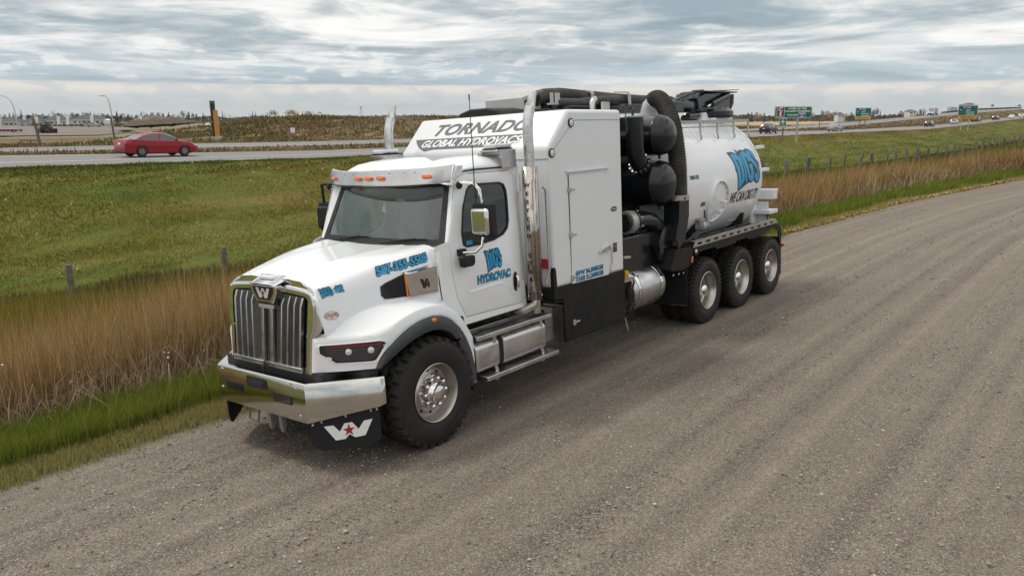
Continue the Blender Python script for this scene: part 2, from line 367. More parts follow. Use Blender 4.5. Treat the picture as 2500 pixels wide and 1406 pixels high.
# gravel edge: straight in the truck's frame beside it, bending right far away
xe = [(-60, -1.75), (-1.8, -1.72), (0.6, -1.58), (18.5, -1.52), (27.5, -0.9), (40, 1.4), (55, 5.0), (90, 17), (150, 42)]
R1 = row([ldh(TW(x, y)) for y, x in xe])
FEN = row(rp((188, 760, 20.6), (557, 702, 23.8), (1870, 441, 63.6), (2127, 415, 78), (2350, 379, 112), (2494, 351, 156)) + [(460, 590, 5)])
R5 = row(rp((0, 412, 34.5), (810, 385, 46.8), (1876, 334, 115), (2100, 323.5, 150), (2270, 316, 195), (2382, 304, 240), (2500, 289.5, 290)) + [(460, 650, -3)])
R6 = row(rp((0, 380, 45.5), (375, 375, 50.8), (810, 367, 62), (1830, 323, 151), (2060, 318, 185), (2270, 307.5, 255), (2382, 296.5, 300), (2500, 284, 350)) + [(460, 720, -3)])
R7 = row(rp((0, 371.6, 51), (540, 359.6, 59.5), (810, 354, 70), (1830, 320, 168), (2060, 308, 215), (2262, 288, 285), (2382, 275.5, 350), (2500, 267, 420)) + [(460, 760, -7)])
R8 = row(rp((0, 362, 57.5), (540, 350, 69), (810, 345, 79), (1830, 315, 200), (2060, 300, 262), (2262, 282, 330), (2382, 269.5, 390), (2500, 264.5, 450)) + [(460, 800, -8)])
def lerp(a, b, t, dh=0.0, hg=None):
    g = t if hg is None else hg
    return [a[0] * (1 - t) + b[0] * t, a[1] * (1 - g) + b[1] * g + dh]
V = [R1, lerp(R1, FEN, .04, hg=.015), lerp(R1, FEN, .10, hg=.05), lerp(R1, FEN, .2, hg=.17), lerp(R1, FEN, .35, hg=.42), lerp(R1, FEN, .55, hg=.72), lerp(R1, FEN, .78, hg=.92), FEN]
FLD = [FEN, lerp(FEN, R5, .10, hg=0.0), lerp(FEN, R5, .25, hg=.06), lerp(FEN, R5, .45, hg=.2), lerp(FEN, R5, .65, hg=.45), lerp(FEN, R5, .85, hg=.8), lerp(FEN, R5, .96, hg=.985), R5]
def rowsmesh(name, rows, m, label=None, sub=3, rough=0.0, zoff=0.0, seed=1):
    # loft between rows, subdivided across, with a little unevenness; UV = metres along / across
    Ds, hs = [], []
    for i in range(len(rows) - 1):
        for k in range(sub):
            t = k / sub; Ds.append(rows[i][0] * (1 - t) + rows[i + 1][0] * t); hs.append(rows[i][1] * (1 - t) + rows[i + 1][1] * t)
    Ds.append(rows[-1][0]); hs.append(rows[-1][1]); Ds = np.array(Ds); hs = np.array(hs) - zoff
    if rough:
        g = np.random.default_rng(seed).normal(0, rough, Ds.shape); g[0] = g[-1] = 0; hs = hs + g
    n, m_ = Ds.shape; LL = np.broadcast_to(LS, Ds.shape)
    P = np.array(CW)[None, None] + LL[..., None] * np.array(RH) + Ds[..., None] * np.array(FH) - hs[..., None] * np.array([0, 0, 1.0])
    idx = np.arange(n * m_).reshape(n, m_); q = np.stack([idx[:-1, :-1], idx[:-1, 1:], idx[1:, 1:], idx[1:, :-1]], -1).reshape(-1, 4)
    me = bpy.data.meshes.new(name); me.from_pydata(P.reshape(-1, 3).tolist(), [], q.tolist()); me.materials.append(MT[m])
    uvl = me.uv_layers.new(name='UVMap'); s = np.zeros(m_); ref = P[0]; s[1:] = np.cumsum(np.linalg.norm(np.diff(ref, axis=0), axis=1))
    tt = np.zeros((n, m_)); tt[1:] = np.cumsum(np.linalg.norm(np.diff(P, axis=0), axis=2), axis=0) * 0.75
    uv = np.stack([np.broadcast_to(s, (n, m_)), tt], -1).reshape(-1, 2); li = np.zeros(len(me.loops), dtype=np.int32); me.loops.foreach_get('vertex_index', li)
    uvl.data.foreach_set('uv', uv[li].astype(np.float32).ravel()); me.polygons.foreach_set('use_smooth', [True] * len(me.polygons))
    o = bpy.data.objects.new(name, me); COL.objects.link(o); tag(o, kind='structure'); 
    if label: o['label'] = label
    return o, P
# ---- ground materials: three noise scales in object space + UV stripes along the road
def ground_mat(name, cols, sc=(0.15, 1.6, 14.0), wts=(0.5, 0.3, 0.3), bump=0.4, bdist=0.05, rough=0.95, stripes=None, speck=None, cracks=None, uvstretch=None):
    m = bpy.data.materials.new(name); m.use_nodes = True; MT[name] = m; t = m.node_tree; b = t.nodes['Principled BSDF']; b.inputs['Roughness'].default_value = rough; b.inputs['Specular IOR Level'].default_value = 0.2
    ad = t.nodes.new; lk = t.links.new; tc_ = ad('ShaderNodeTexCoord'); acc = None
    def M2(op, a, b_):
        n = ad('ShaderNodeMath'); n.operation = op
        for i, x in enumerate((a, b_)):
            if isinstance(x, (int, float)): n.inputs[i].default_value = x
            else: lk(x, n.inputs[i])
        return n.outputs[0]
    vec = tc_.outputs['Object']; outs = []
    for i, (s_, w_) in enumerate(zip(sc, wts)):
        n = ad('ShaderNodeTexNoise'); n.inputs['Scale'].default_value = s_; n.inputs['Detail'].default_value = 5; n.inputs['Roughness'].default_value = 0.65; lk(vec, n.inputs['Vector'])
        outs.append(n.outputs[0]); x = M2('MULTIPLY', n.outputs[0], w_); acc = x if acc is None else M2('ADD', acc, x)
    tot = sum(wts)
    if stripes:
        sw, amp = stripes; mp = ad('ShaderNodeMapping'); mp.inputs['Scale'].default_value = (0.04, 1.0 / sw, 1); lk(tc_.outputs['UV'], mp.inputs['Vector'])
        n = ad('ShaderNodeTexNoise'); n.inputs['Scale'].default_value = 1.0; n.inputs['Detail'].default_value = 3; n.inputs['Roughness'].default_value = 0.55; lk(mp.outputs[0], n.inputs['Vector'])
        acc = M2('ADD', acc, M2('MULTIPLY', n.outputs[0], amp)); tot += amp
    acc = M2('MULTIPLY', acc, 1 / tot)
    rp_ = ad('ShaderNodeValToRGB'); cr = rp_.color_ramp
    while len(cr.elements) < len(cols): cr.elements.new(0.5)
    for e, (p, c) in zip(cr.elements, cols): e.position = p; e.color = (*c, 1)
    lk(acc, rp_.inputs[0]); col = rp_.outputs[0]
    if speck:
        for sc_, lo, hi, c, amt in speck:
            vo = ad('ShaderNodeTexVoronoi'); vo.inputs['Scale'].default_value = sc_; lk(vec, vo.inputs['Vector'])
            sp = ad('ShaderNodeSeparateColor'); lk(vo.outputs['Color'], sp.inputs[0])
            mr = ad('ShaderNodeMapRange'); mr.inputs[1].default_value = lo; mr.inputs[2].default_value = hi; mr.inputs[4].default_value = amt; lk(sp.outputs[0], mr.inputs[0])
            mx_ = ad('ShaderNodeMix'); mx_.data_type = 'RGBA'; lk(mr.outputs[0], mx_.inputs[0]); lk(col, mx_.inputs[6]); mx_.inputs[7].default_value = (*c, 1); col = mx_.outputs[2]
    lk(col, b.inputs['Base Color'])
    bp = ad('ShaderNodeBump'); bp.inputs['Strength'].default_value = bump; bp.inputs['Distance'].default_value = bdist; lk(outs[-1], bp.inputs['Height']); lk(bp.outputs[0], b.inputs['Normal'])
    return m
ground_mat('verge_soil', [(0.35, (0.05, 0.065, 0.018)), (0.5, (0.10, 0.095, 0.04)), (0.65, (0.15, 0.12, 0.06))])
ground_mat('field_grass', [(0.36, (0.042, 0.062, 0.007)), (0.43, (0.075, 0.098, 0.011)), (0.50, (0.108, 0.120, 0.019)), (0.56, (0.145, 0.130, 0.035)), (0.64, (0.17, 0.125, 0.055))], sc=(0.09, 0.8, 7.0), wts=(0.35, 0.3, 0.45), stripes=(2.2, 0.75), bump=0.8, bdist=0.08)
ground_mat('asphalt', [(0.3, (0.17, 0.168, 0.165)), (0.5, (0.215, 0.21, 0.205)), (0.7, (0.255, 0.25, 0.242))], sc=(0.05, 0.7, 30), wts=(0.3, 0.3, 0.2), stripes=(1.6, 0.9), bump=0.1, bdist=0.01, rough=0.9)
ground_mat('median_grass', [(0.35, (0.085, 0.075, 0.035)), (0.5, (0.16, 0.115, 0.06)), (0.65, (0.23, 0.17, 0.10))], sc=(0.1, 0.9, 6.0), bump=0.8, bdist=0.1, stripes=(1.5, 0.5))
ground_mat('scrub', [(0.34, (0.07, 0.070, 0.025)), (0.46, (0.15, 0.115, 0.055)), (0.54, (0.20, 0.14, 0.075)), (0.66, (0.32, 0.26, 0.17))], sc=(0.06, 0.4, 3.0), wts=(0.35, 0.35, 0.4), bump=1.0, bdist=0.3)
ground_mat('plain', [(0.3, (0.11, 0.09, 0.045)), (0.5, (0.20, 0.16, 0.09)), (0.7, (0.30, 0.23, 0.14))], sc=(0.004, 0.02, 0.2), bump=0.2, bdist=0.2)
ground_mat('straw', [(0.3, (0.33, 0.24, 0.13)), (0.7, (0.45, 0.34, 0.20))], sc=(0.02, 0.2, 2), bump=0.2)
ground_mat('yard_gravel', [(0.3, (0.13, 0.11, 0.09)), (0.5, (0.20, 0.175, 0.15)), (0.7, (0.26, 0.235, 0.205))], sc=(0.05, 0.5, 4), bump=0.4)
mat('road_paint', (0.62, 0.62, 0.60), 0.7, var=0.15, scale=3)
mat('kerb_concrete', (0.36, 0.35, 0.33), 0.85, var=0.15, scale=2)
rowsmesh('verge', V, 'verge_soil', 'grass verge sloping from the gravel road into the ditch', 3, 0.02, seed=2)
rowsmesh('grass_field', FLD, 'field_grass', 'mown green grass strip between fence and highway', 3, 0.02, seed=3)
mid67 = lerp(R6, R7, .5, dh=0.45)
rowsmesh('highway', [R5, R6], 'asphalt', 'near highway carriageway', 4)
rowsmesh('median', [R6, lerp(R6, R7, .12, dh=.12), mid67, lerp(R6, R7, .88, dh=.12), R7], 'median_grass', 'dry grass median between the carriageways', 2, 0.03, seed=4)
rowsmesh('far_highway', [R7, R8], 'asphalt', 'far highway carriageway climbing to the right', 3)
def stripe(name, a, b, t, w, zo=0.012):
    A = lerp(a, b, t); B_ = [A[0] + w, A[1]]; hb = lerp(a, b, t + w / 16)[1]; B_[1] = hb
    o, _ = rowsmesh(name, [A, B_], 'road_paint', None, 1, 0, zo); return o
stripe('edge_line', R5, R6, 0.40, 0.42); stripe('shoulder_line', R5, R6, 0.93, 0.3); stripe('edge_line', R7, R8, 0.12, 0.35); stripe('shoulder_line', R7, R8, 0.88, 0.35)
# ---- scrub mound, yard and plain beyond the road
def sstep(x, a, b): t = np.clip((x - a) / (b - a), 0, 1); return t * t * (3 - 2 * t)
MA = sstep(LS, -50, -31) * (1 - sstep(LS, 14, 44))              # where the mound stands
wob = 0.35 * np.sin(LS * 0.21) + 0.25 * np.sin(LS * 0.53 + 1)
def hp(base, off, amt): return [R8[0] + off, (R8[1] + base) * (1 - MA) + np.where(True, (R8[1] + base - amt), 0) * MA + wob * 0.15]
B = [R8, [R8[0] + 3, R8[1] + 0.5], [R8[0] + 7, R8[1] + 0.65 - 0.4 * MA]]
lowh = np.maximum(R8[1] + 0.9, 3.3)
crest_h = -0.05 + wob * 0.12 + 0.35 * sstep(LS, -8, 5)
def mound(off, k): hh = lowh * (1 - MA) + (lowh + (crest_h - lowh) * k) * MA; return [R8[0] + off, hh]
B += [mound(14, 0.22), mound(22, 0.42), mound(32, 0.68), mound(42, 0.9), mound(52, 1.0), mound(66, 1.0), mound(90, 0.6), mound(120, 0.0)]
_, PM = rowsmesh('scrub_mound', B, 'scrub', 'rough scrub land with a low earth mound beyond the highway', 3, 0.10, seed=5)
last = B[-1]
far = [[last[0], last[1]], [last[0] + 60, np.maximum(last[1] * .5 + 1.8, 3.4)], [last[0] + 400, last[1] * 0 + 4.3], [last[0] + 3500, last[1] * 0 + 5.0]]
# one sheet to the horizon, a little under everything
b_ = MB(); Rg = 9000
for i in range(24):
    pass
gc = []
for rr in (0, 150, 400, 1000, 3000, 5150):
    gc.append([tuple(CW + Vector((math.cos(2 * math.pi * k / 48) * max(rr, 0.01), math.sin(2 * math.pi * k / 48) * max(rr, 0.01), -7.3 if rr < 500 else (-5.0 if rr < 2000 else -4.0)))) for k in range(48)])
b_.grid(gc, close=True); o = b_.build('terrain', 'plain', weld=False); tag(o, kind='structure', label='flat prairie running to the horizon')
rowsmesh('plain', far, 'plain', 'dry open ground beyond the scrub', 2, 0.0)
# straw field (right, beyond the far road) and gravel yard (left, in front of the houses)
ALLR = B + far[1:]
def ground_h(Lx, D):
    Ds = [float(np.interp(Lx, LS, r_[0])) for r_ in ALLR]; hs = [float(np.interp(Lx, LS, r_[1])) for r_ in ALLR]; return float(np.interp(D, Ds, hs))
def patch(name, m, pts, lift=0.06):
    # a differently covered area, draped on the ground in small quads
    me = MB(); P2 = [(p[0], p[1]) for p in pts]; l0, l1 = min(p[0] for p in P2), max(p[0] for p in P2); d0, d1 = min(p[1] for p in P2), max(p[1] for p in P2); nl, nd = 90, 60; idx = {}
    def inside(p):
        c = False
        for i in range(len(P2)):
            (x1, y1), (x2, y2) = P2[i], P2[(i + 1) % len(P2)]
            if (y1 > p[1]) != (y2 > p[1]) and p[0] < (x2 - x1) * (p[1] - y1) / (y2 - y1) + x1: c = not c
        return c
    vs, fs = [], []
    def vid(i, j):
        if (i, j) not in idx: Lx, D = l0 + (l1 - l0) * i / nl, d0 * (d1 / d0) ** (j / nd); idx[(i, j)] = len(vs); vs.append(tuple(E(Lx, D, ground_h(Lx, D) - lift)))
        return idx[(i, j)]
    for i in range(nl):
        for j in range(nd):
            if inside((l0 + (l1 - l0) * (i + .5) / nl, d0 * (d1 / d0) ** ((j + .5) / nd))): fs.append((vid(i, j), vid(i + 1, j), vid(i + 1, j + 1), vid(i, j + 1)))
    me.add(vs, fs); o = me.build(name, m, weld=False, smooth=60); tag(o, kind='structure'); return o
o = patch('straw_field', 'straw', [ldh(at(*p)) for p in ((1780, 306.5, 260), (1935, 306, 270), (2035, 299, 330), (2070, 295.5, 400), (2045, 291.2, 900), (1930, 290.6, 1200), (1780, 290.8, 1100))]); o['label'] = 'pale stubble field'
o = patch('gravel_yard', 'yard_gravel', [ldh(at(*p)) for p in ((-160, 334, 145), (120, 332, 150), (240, 328, 155), (330, 318, 200), (300, 308, 330), (60, 307, 380), (-200, 308, 380))], lift=0.16); o['label'] = 'pale gravel yard in front of the houses'
# ---- gravel road: a sheet in the truck's own (tilted) plane, fine mesh near the camera with ruts
def gravel():
    m = ground_mat('gravel', [(0.38, (0.084, 0.063, 0.047)), (0.46, (0.146, 0.115, 0.089)), (0.54, (0.190, 0.153, 0.120)), (0.64, (0.285, 0.236, 0.188))], sc=(0.35, 2.2, 30.0), wts=(0.25, 0.25, 0.55), stripes=(0.36, 0.95), bump=1.0, bdist=0.02,
        speck=[(95, 0.80, 0.90, (0.36, 0.335, 0.30), 0.65), (85, 0.70, 0.86, (0.06, 0.052, 0.045), 0.65), (170, 0.70, 0.9, (0.32, 0.29, 0.255), 0.55)])
    ys = np.concatenate([np.linspace(-60, -9, 12), np.linspace(-8.7, 14, 150), np.linspace(14.5, 60, 60), np.linspace(65, 220, 20)])
    xs = np.concatenate([np.linspace(0, 0.6, 8), np.linspace(0.7, 14, 110), np.linspace(14.5, 70, 30)])
    xed = np.interp(ys, [e[0] for e in xe] + [220], [e[1] for e in xe] + [72]) ; wob_ = .10 * np.sin(ys * 1.7) + .07 * np.sin(ys * 4.1 + 1)
    X = xed[:, None] - 0.35 + xs[None] + wob_[:, None] * np.exp(-xs[None] / .5); Y = np.broadcast_to(ys[:, None], X.shape)
    D_ = xs[None] + 0 * X; zz = np.zeros(X.shape)
    away = 1 - np.exp(-np.maximum(0, np.maximum(X - 1.6, 0) + 0 * X) ** 2 / 0.5); away = np.where((Y < 0) | (Y > 11), 1.0, np.where(X < 1.6, 0.0, away))
    def rut(c, w, d, k=0.0): return -d * np.exp(-((D_ - c - k * np.sin(Y * 0.11)) / w) ** 2)
    for c, w, d in ((3.9, 0.22, .018), (5.6, 0.25, .02), (6.4, .2, .012), (8.0, 0.28, .022), (9.6, .25, .016), (11.3, .3, .02), (13.2, .3, .02)): zz += (rut(c, w, d, .25) + rut(c + .42, .16, -d * .7, .25)) * away
    rg = np.random.default_rng(3); zz += rg.normal(0, .0022, X.shape); zz[:, 0] -= 0.10; zz[:, 1] -= .05; zz[:, -1] = -0.3
    P = np.stack([X, Y, zz + 0.0], -1).reshape(-1, 3) @ np.array(RW).T
    n, k = X.shape; idx = np.arange(n * k).reshape(n, k); q = np.stack([idx[:-1, :-1], idx[:-1, 1:], idx[1:, 1:], idx[1:, :-1]], -1).reshape(-1, 4)
    me = bpy.data.meshes.new('gravel_road'); me.from_pydata(P.tolist(), [], q.tolist()); me.materials.append(m)
    uvl = me.uv_layers.new(name='UVMap'); uv = np.stack([Y * 0.35, D_ + .12 * np.sin(Y * .11)], -1).reshape(-1, 2); li = np.zeros(len(me.loops), dtype=np.int32); me.loops.foreach_get('vertex_index', li)
    uvl.data.foreach_set('uv', uv[li].astype(np.float32).ravel()); me.polygons.foreach_set('use_smooth', [True] * len(me.polygons))
    o = bpy.data.objects.new('gravel_road', me); COL.objects.link(o); tag(o, kind='structure', label='wide compacted gravel road with wheel tracks')
    return xs, ys, xed
gxs, gys, gxed = gravel()
# loose stones on the gravel: real pebbles near the camera (nobody could count them)
def pebbles(N=125000):
    ico = bmesh.new(); bmesh.ops.create_icosphere(ico, subdivisions=1, radius=1); bv = np.array([v.co for v in ico.verts]); bf = np.array([[v.index for v in f.verts] for f in ico.faces]); ico.free()
    g = np.random.default_rng(11)
    y = g.uniform(-5, 26, N * 3); x = np.interp(y, gys, gxed) + g.uniform(0.05, 12, N * 3) ** 1.0
    dist = np.hypot(x - CT.x, y - CT.y); band = 0.5 + 0.5 * np.sin((x + .3 * np.sin(y * .15)) * 2.6 + .7 * np.sin(x * 1.3)); left = np.exp(-((x - 0.3) / 1.9) ** 2) * (y < .9) * 1.3
    p = np.minimum(1, (6.5 / np.maximum(dist, 3)) ** 1.5) * (0.25 + 0.75 * band ** 2 + left)
    patchy = np.sin(x * 1.9 + np.sin(y * .7) * 2) * np.sin(y * .9 + x * .5) ; p *= 0.6 + 0.5 * patchy
    k = g.random(N * 3) < p; x, y, dist = x[k][:N], y[k][:N], dist[k][:N]; n = len(x)
    r_ = np.clip(g.lognormal(math.log(0.0050), 0.48, n), .0028, .019) * np.clip(dist / 9, .8, 2.2) ** .5
    sc = np.stack([g.uniform(.8, 1.5, n), g.uniform(.8, 1.5, n), g.uniform(.35, .75, n)], -1) * r_[:, None]; a = g.uniform(0, 6.28, n)
    vv = bv[None] * (1 + g.normal(0, .13, (n, len(bv), 1))) * sc[:, None]
    ca, sa = np.cos(a)[:, None], np.sin(a)[:, None]; vx = vv[..., 0] * ca - vv[..., 1] * sa; vy = vv[..., 0] * sa + vv[..., 1] * ca
    P = np.stack([vx + x[:, None], vy + y[:, None], vv[..., 2] + sc[:, 2:3] * .35], -1).reshape(-1, 3) @ np.array(RW).T
    F = (bf[None] + (np.arange(n) * len(bv))[:, None, None]).reshape(-1, 3)
    me = bpy.data.meshes.new('loose_stones'); me.vertices.add(len(P)); me.vertices.foreach_set('co', P.astype(np.float32).ravel())
    me.loops.add(len(F) * 3); me.loops.foreach_set('vertex_index', F.astype(np.int32).ravel()); me.polygons.add(len(F)); me.polygons.foreach_set('loop_start', np.arange(len(F), dtype=np.int32) * 3)
    me.update(calc_edges=True); tone = g.choice([.11, .16, .2, .26, .33, .42], n, p=[.10, .18, .22, .22, .17, .11]) * g.uniform(.85, 1.15, n); warm = g.uniform(.78, .96, n)
    c = np.stack([tone, tone * (0.93 + .04 * (1 - warm)), tone * warm * .93, np.ones(n)], -1); c = np.repeat(c, len(bv), 0)
    at_ = me.attributes.new('tint', 'FLOAT_COLOR', 'POINT'); at_.data.foreach_set('color', c.astype(np.float32).ravel())
    mat('stone_mix', (.2, .2, .2), 0.85, attr='tint', spec=.25); me.materials.append(MT['stone_mix'])
    o = bpy.data.objects.new('loose_stones', me); COL.objects.link(o); tag(o, 'small loose stones scattered over the gravel road', 'stones', kind='stuff')
pebbles()
# ================================================================== GRASS
mat('grass_blade', (.2, .2, .1), 0.75, attr='tint', spec=.15); _t = MT['grass_blade'].node_tree; _b = _t.nodes['Principled BSDF']; _tr = _t.nodes.new('ShaderNodeBsdfTranslucent'); _m = _t.nodes.new('ShaderNodeMixShader'); _m.inputs[0].default_value = .42; _a = [n for n in _t.nodes if n.type == 'ATTRIBUTE'][0]; _o = [n for n in _t.nodes if n.type == 'OUTPUT_MATERIAL'][0]; _t.links.new(_a.outputs['Color'], _tr.inputs['Color']); _t.links.new(_b.outputs[0], _m.inputs[1]); _t.links.new(_tr.outputs[0], _m.inputs[2]); _t.links.new(_m.outputs[0], _o.inputs['Surface'])
def rowpos(rows, fr, Lx):
    D = np.array([r_[0] for r_ in rows]); h = np.array([r_[1] for r_ in rows]); k = fr * (len(rows) - 1); i = np.clip(k.astype(int), 0, len(rows) - 2); t = k - i
    Lk = np.interp(Lx, LS, np.arange(len(LS))); j = np.clip(Lk.astype(int), 0, len(LS) - 2); s = Lk - j
    def bl(A): return (A[i, j] * (1 - t) * (1 - s) + A[i + 1, j] * t * (1 - s) + A[i, j + 1] * (1 - t) * s + A[i + 1, j + 1] * t * s)
    return bl(D), bl(h)
def blades(name, label, rows, f0, f1, N, h0, w0, cols, Lr=(-30, 200), lean=0.25, D0=12.0, power=1.4, wgrow=1.0, seed=1, fdens=None, patch=0.0, hvar=.35, maxw=.5, clump=0.0, cat='grass', hgrow=0.0, tipcol=None, Dmax=400, zone=0, jit=0.0, cvar=.27):
    g = np.random.default_rng(seed); got = []; n = 0; P_ = []
    for _ in range(60):
        M = 400000; Lx = g.uniform(Lr[0], Lr[1], M); fr = g.uniform(f0, f1, M) 
        D, h = rowpos(rows, fr, Lx); p = np.minimum(1, (D0 / np.maximum(D, 1)) ** (2 * power)); ok = (D > 4) & (D < Dmax) & (np.abs(Lx) < D * .80 + 2) & (g.random(M) < p)
        # nothing stands where the truck hides it completely and no side step reveals it: keep all
        if fdens is not None: ok &= g.random(M) < fdens((fr - f0) / (f1 - f0), Lx, D)
        P_.append(np.stack([Lx[ok], D[ok], h[ok], fr[ok]], -1)); n += ok.sum()
        if n > N: break
    A = np.concatenate(P_)[:N]; n = len(A)
    if clump:
        A[:, 0] += g.normal(0, clump, n); 
    Lx, D, h, fr = A.T; D2, h2 = rowpos(rows, np.clip(fr, f0, f1), Lx); D, h = D2, h2
    base = np.array(CW) + Lx[:, None] * np.array(RH) + D[:, None] * np.array(FH) - h[:, None] * np.array([0, 0, 1.])
    if jit: base += (np.abs(g.normal(0, jit, n)) * (g.random(n) < .6))[:, None] * np.array(RW @ Vector((1, 0, 0)))
    gr = np.clip((D / D0), 1, 40) ** wgrow
    pn = 0.5 + 0.5 * np.sin(Lx * .9 + 2 * np.sin(D * .31)) * np.sin(D * .7 + 1.3 * np.sin(Lx * .4)); pn2 = 0.5 + 0.5 * np.sin(Lx * .23 + D * .11 + 2 * np.sin(D * .09))
    hh = h0 * np.clip(g.normal(1, hvar, n), .3, 2.2) * (1 - patch * .5 + patch * pn) * (1 + hgrow * (gr - 1)); ww = np.minimum(w0 * gr * g.uniform(.7, 1.4, n), maxw)
    a = g.uniform(0, 6.283, n); d = np.stack([np.cos(a), np.sin(a), np.zeros(n)], -1) * (ww / 2)[:, None]
    la = g.uniform(0, 6.283, n); ln = np.stack([np.cos(la), np.sin(la), np.zeros(n)], -1) * (np.abs(g.normal(0, lean, n)) * hh)[:, None] + np.array([.06, -.03, 0]) * hh[:, None]
    mid = base + ln * .35 + np.array([0, 0, 1.]) * (hh * .55)[:, None]; tip = base + ln + np.array([0, 0, 1.]) * (hh * np.clip(1 - (np.linalg.norm(ln, axis=1) / hh) ** 2 * .4, .4, 1))[:, None]
    Vv = np.stack([base - d - np.array([0, 0, .03]), base + d - np.array([0, 0, .03]), mid + d * .75, mid - d * .75, tip], 1).reshape(-1, 3)
    o5 = (np.arange(n) * 5)[:, None]; quad = o5 + np.array([[0, 1, 2, 3]]); tri = o5 + np.array([[3, 2, 4]])
    lv = np.concatenate([quad.ravel(), tri.ravel()]).astype(np.int32); ls_ = np.concatenate([np.arange(n) * 4, n * 4 + np.arange(n) * 3]).astype(np.int32)
    me = bpy.data.meshes.new(name); me.vertices.add(n * 5); me.vertices.foreach_set('co', Vv.astype(np.float32).ravel()); me.loops.add(len(lv)); me.loops.foreach_set('vertex_index', lv)
    me.polygons.add(2 * n); me.polygons.foreach_set('loop_start', ls_); me.update(calc_edges=True)
    C_ = np.array(cols); wsel = np.clip(pn2 * .5 + pn * .25 + g.normal(.12, .22, n), 0, .999) * (len(C_) - 1); ci = wsel.astype(int); ct = (wsel - ci)[:, None]
    c = (C_[ci] * (1 - ct) + C_[np.minimum(ci + 1, len(C_) - 1)] * ct) * g.uniform(1 - cvar, 1 + cvar * 1.1, (n, 1))
    if zone == 1:      # mowing rows: paler strips of cut grass running with the road
        st = .5 + .5 * np.sin(fr * 62 + .8 * np.sin(Lx * .12)); c = c * (.82 + .36 * st[:, None] * (.6 + .4 * pn[:, None]))
        q_ = (fr - f0) / (f1 - f0) + .03 * np.sin(Lx * .35) + .02 * np.sin(Lx * 1.1); qs = [0, .08, .25, .45, .62, .75, .88, 1]
        tA = np.stack([np.interp(q_, qs, t_) for t_ in ((.8, 1.0, 1.02, 1.30, 1.40, 1.20, .78, .85), (1.0, 1.40, 1.45, 1.35, 1.28, 1.12, 1.08, .95), (.9, .9, .85, 1.0, 1.1, 1.0, .85, .9))], -1)
        tB = np.stack([np.interp(q_, qs, t_) for t_ in ((.9, 1.05, 1.05, 1.05, 1.45, 1.55, 1.5, 1.4), (1.1, 1.45, 1.5, 1.4, 1.2, 1.15, 1.1, 1.1), (.9, .9, .9, .9, 1.1, 1.15, 1.1, 1.1))], -1)
        wR = np.clip((Lx - 5) / 25, 0, 1)[:, None]; c = c * (tA * (1 - wR) + tB * wR) * np.array([.84, .82, .66])
    if zone == 2:      # mound: yellow weeds at the foot, green belt, rust brown above
        q_ = (fr - f0) / (f1 - f0); sel = g.random(n); gb = np.exp(-((q_ - .42 - .08 * np.sin(Lx * .3)) / .16) ** 2) * (.35 + .65 * (np.sin(Lx * .11 + 1) > -.2)); yb = np.exp(-((q_ - .14) / .14) ** 2)
        mg = sel < gb * .8; c[mg] = np.array([.060, .085, .018]) * g.uniform(.7, 1.5, (mg.sum(), 1)); my = (~mg) & (g.random(n) < yb * .75); c[my] = np.array([.22, .18, .07]) * g.uniform(.6, 1.7, (my.sum(), 1))
    cc = np.repeat(np.clip(c, 0, 1)[:, None], 5, 1)
    if tipcol is not None: cc[:, 4] = cc[:, 4] * .4 + np.array(tipcol) * .6
    cc = np.concatenate([cc, np.ones((n, 5, 1))], -1).reshape(-1, 4)
    at_ = me.attributes.new('tint', 'FLOAT_COLOR', 'POINT'); at_.data.foreach_set('color', cc.astype(np.float32).ravel()); me.materials.append(MT['grass_blade'])
    o = bpy.data.objects.new(name, me); COL.objects.link(o); tag(o, label, cat, kind='stuff'); return o
BR = [(.08, .042, .019), (.165, .090, .036), (.24, .140, .054), (.31, .195, .078), (.42, .30, .14), (.19, .16, .045)]
GR = [(.065, .095, .011), (.105, .150, .015), (.155, .200, .022), (.22, .225, .05)]
SH = [(.12, .15, .030), (.20, .22, .05), (.28, .26, .08), (.36, .30, .14)]
FG = [(.055, .062, .012), (.10, .105, .018), (.155, .145, .030), (.21, .165, .055), (.25, .17, .09)]
blades('short_verge_grass', 'short worn grass along the edge of the gravel road', V, .0, .19, 80000, .085, .007, SH, lean=.6, D0=8, seed=21, power=1.1, patch=.6, jit=.13, fdens=lambda f, l, d: np.clip(f * 4 + .12 + .25 * np.sin(l * 2.1), 0, 1) * np.clip(2.6 - 2.4 * f + .5 * np.sin(l * 1.4 + d * .3), 0, 1))
blades('green_verge_grass', 'bright green grass band above the ditch', V, .09, .40, 75000, .25, .008, GR, lean=.3, D0=9, seed=22, power=1.1, hvar=.3, patch=.5, fdens=lambda f, l, d: np.clip(3.2 - 6.5 * np.abs(f - .5 + .10 * np.sin(l * 1.1 + 1) + .06 * np.sin(l * 3.7)), 0, 1))
blades('tall_brown_grass', 'tall reddish brown dry grass filling the ditch', V, .35, .84, 130000, .76, .0105, BR, lean=.19, D0=12, seed=23, power=1.0, hvar=.34, patch=.7, tipcol=(.42, .25, .11), wgrow=.95, cvar=.5)
blades('bent_brown_stems', 'bent and fallen dry stems along the near side of the ditch', V, .30, .60, 26000, .62, .007, [(.10, .06, .035), (.20, .13, .075), (.34, .25, .16), (.46, .37, .26)], lean=.9, D0=11, seed=29, power=1.1, hvar=.5, patch=.6)
blades('fence_line_grass', 'tall yellow green grass along the fence', V, .70, 1.0, 85000, .60, .010, [(.045, .075, .012), (.09, .12, .018), (.17, .165, .028), (.27, .20, .045)], lean=.2, D0=16, seed=24, power=1.0, hvar=.3, patch=.5)
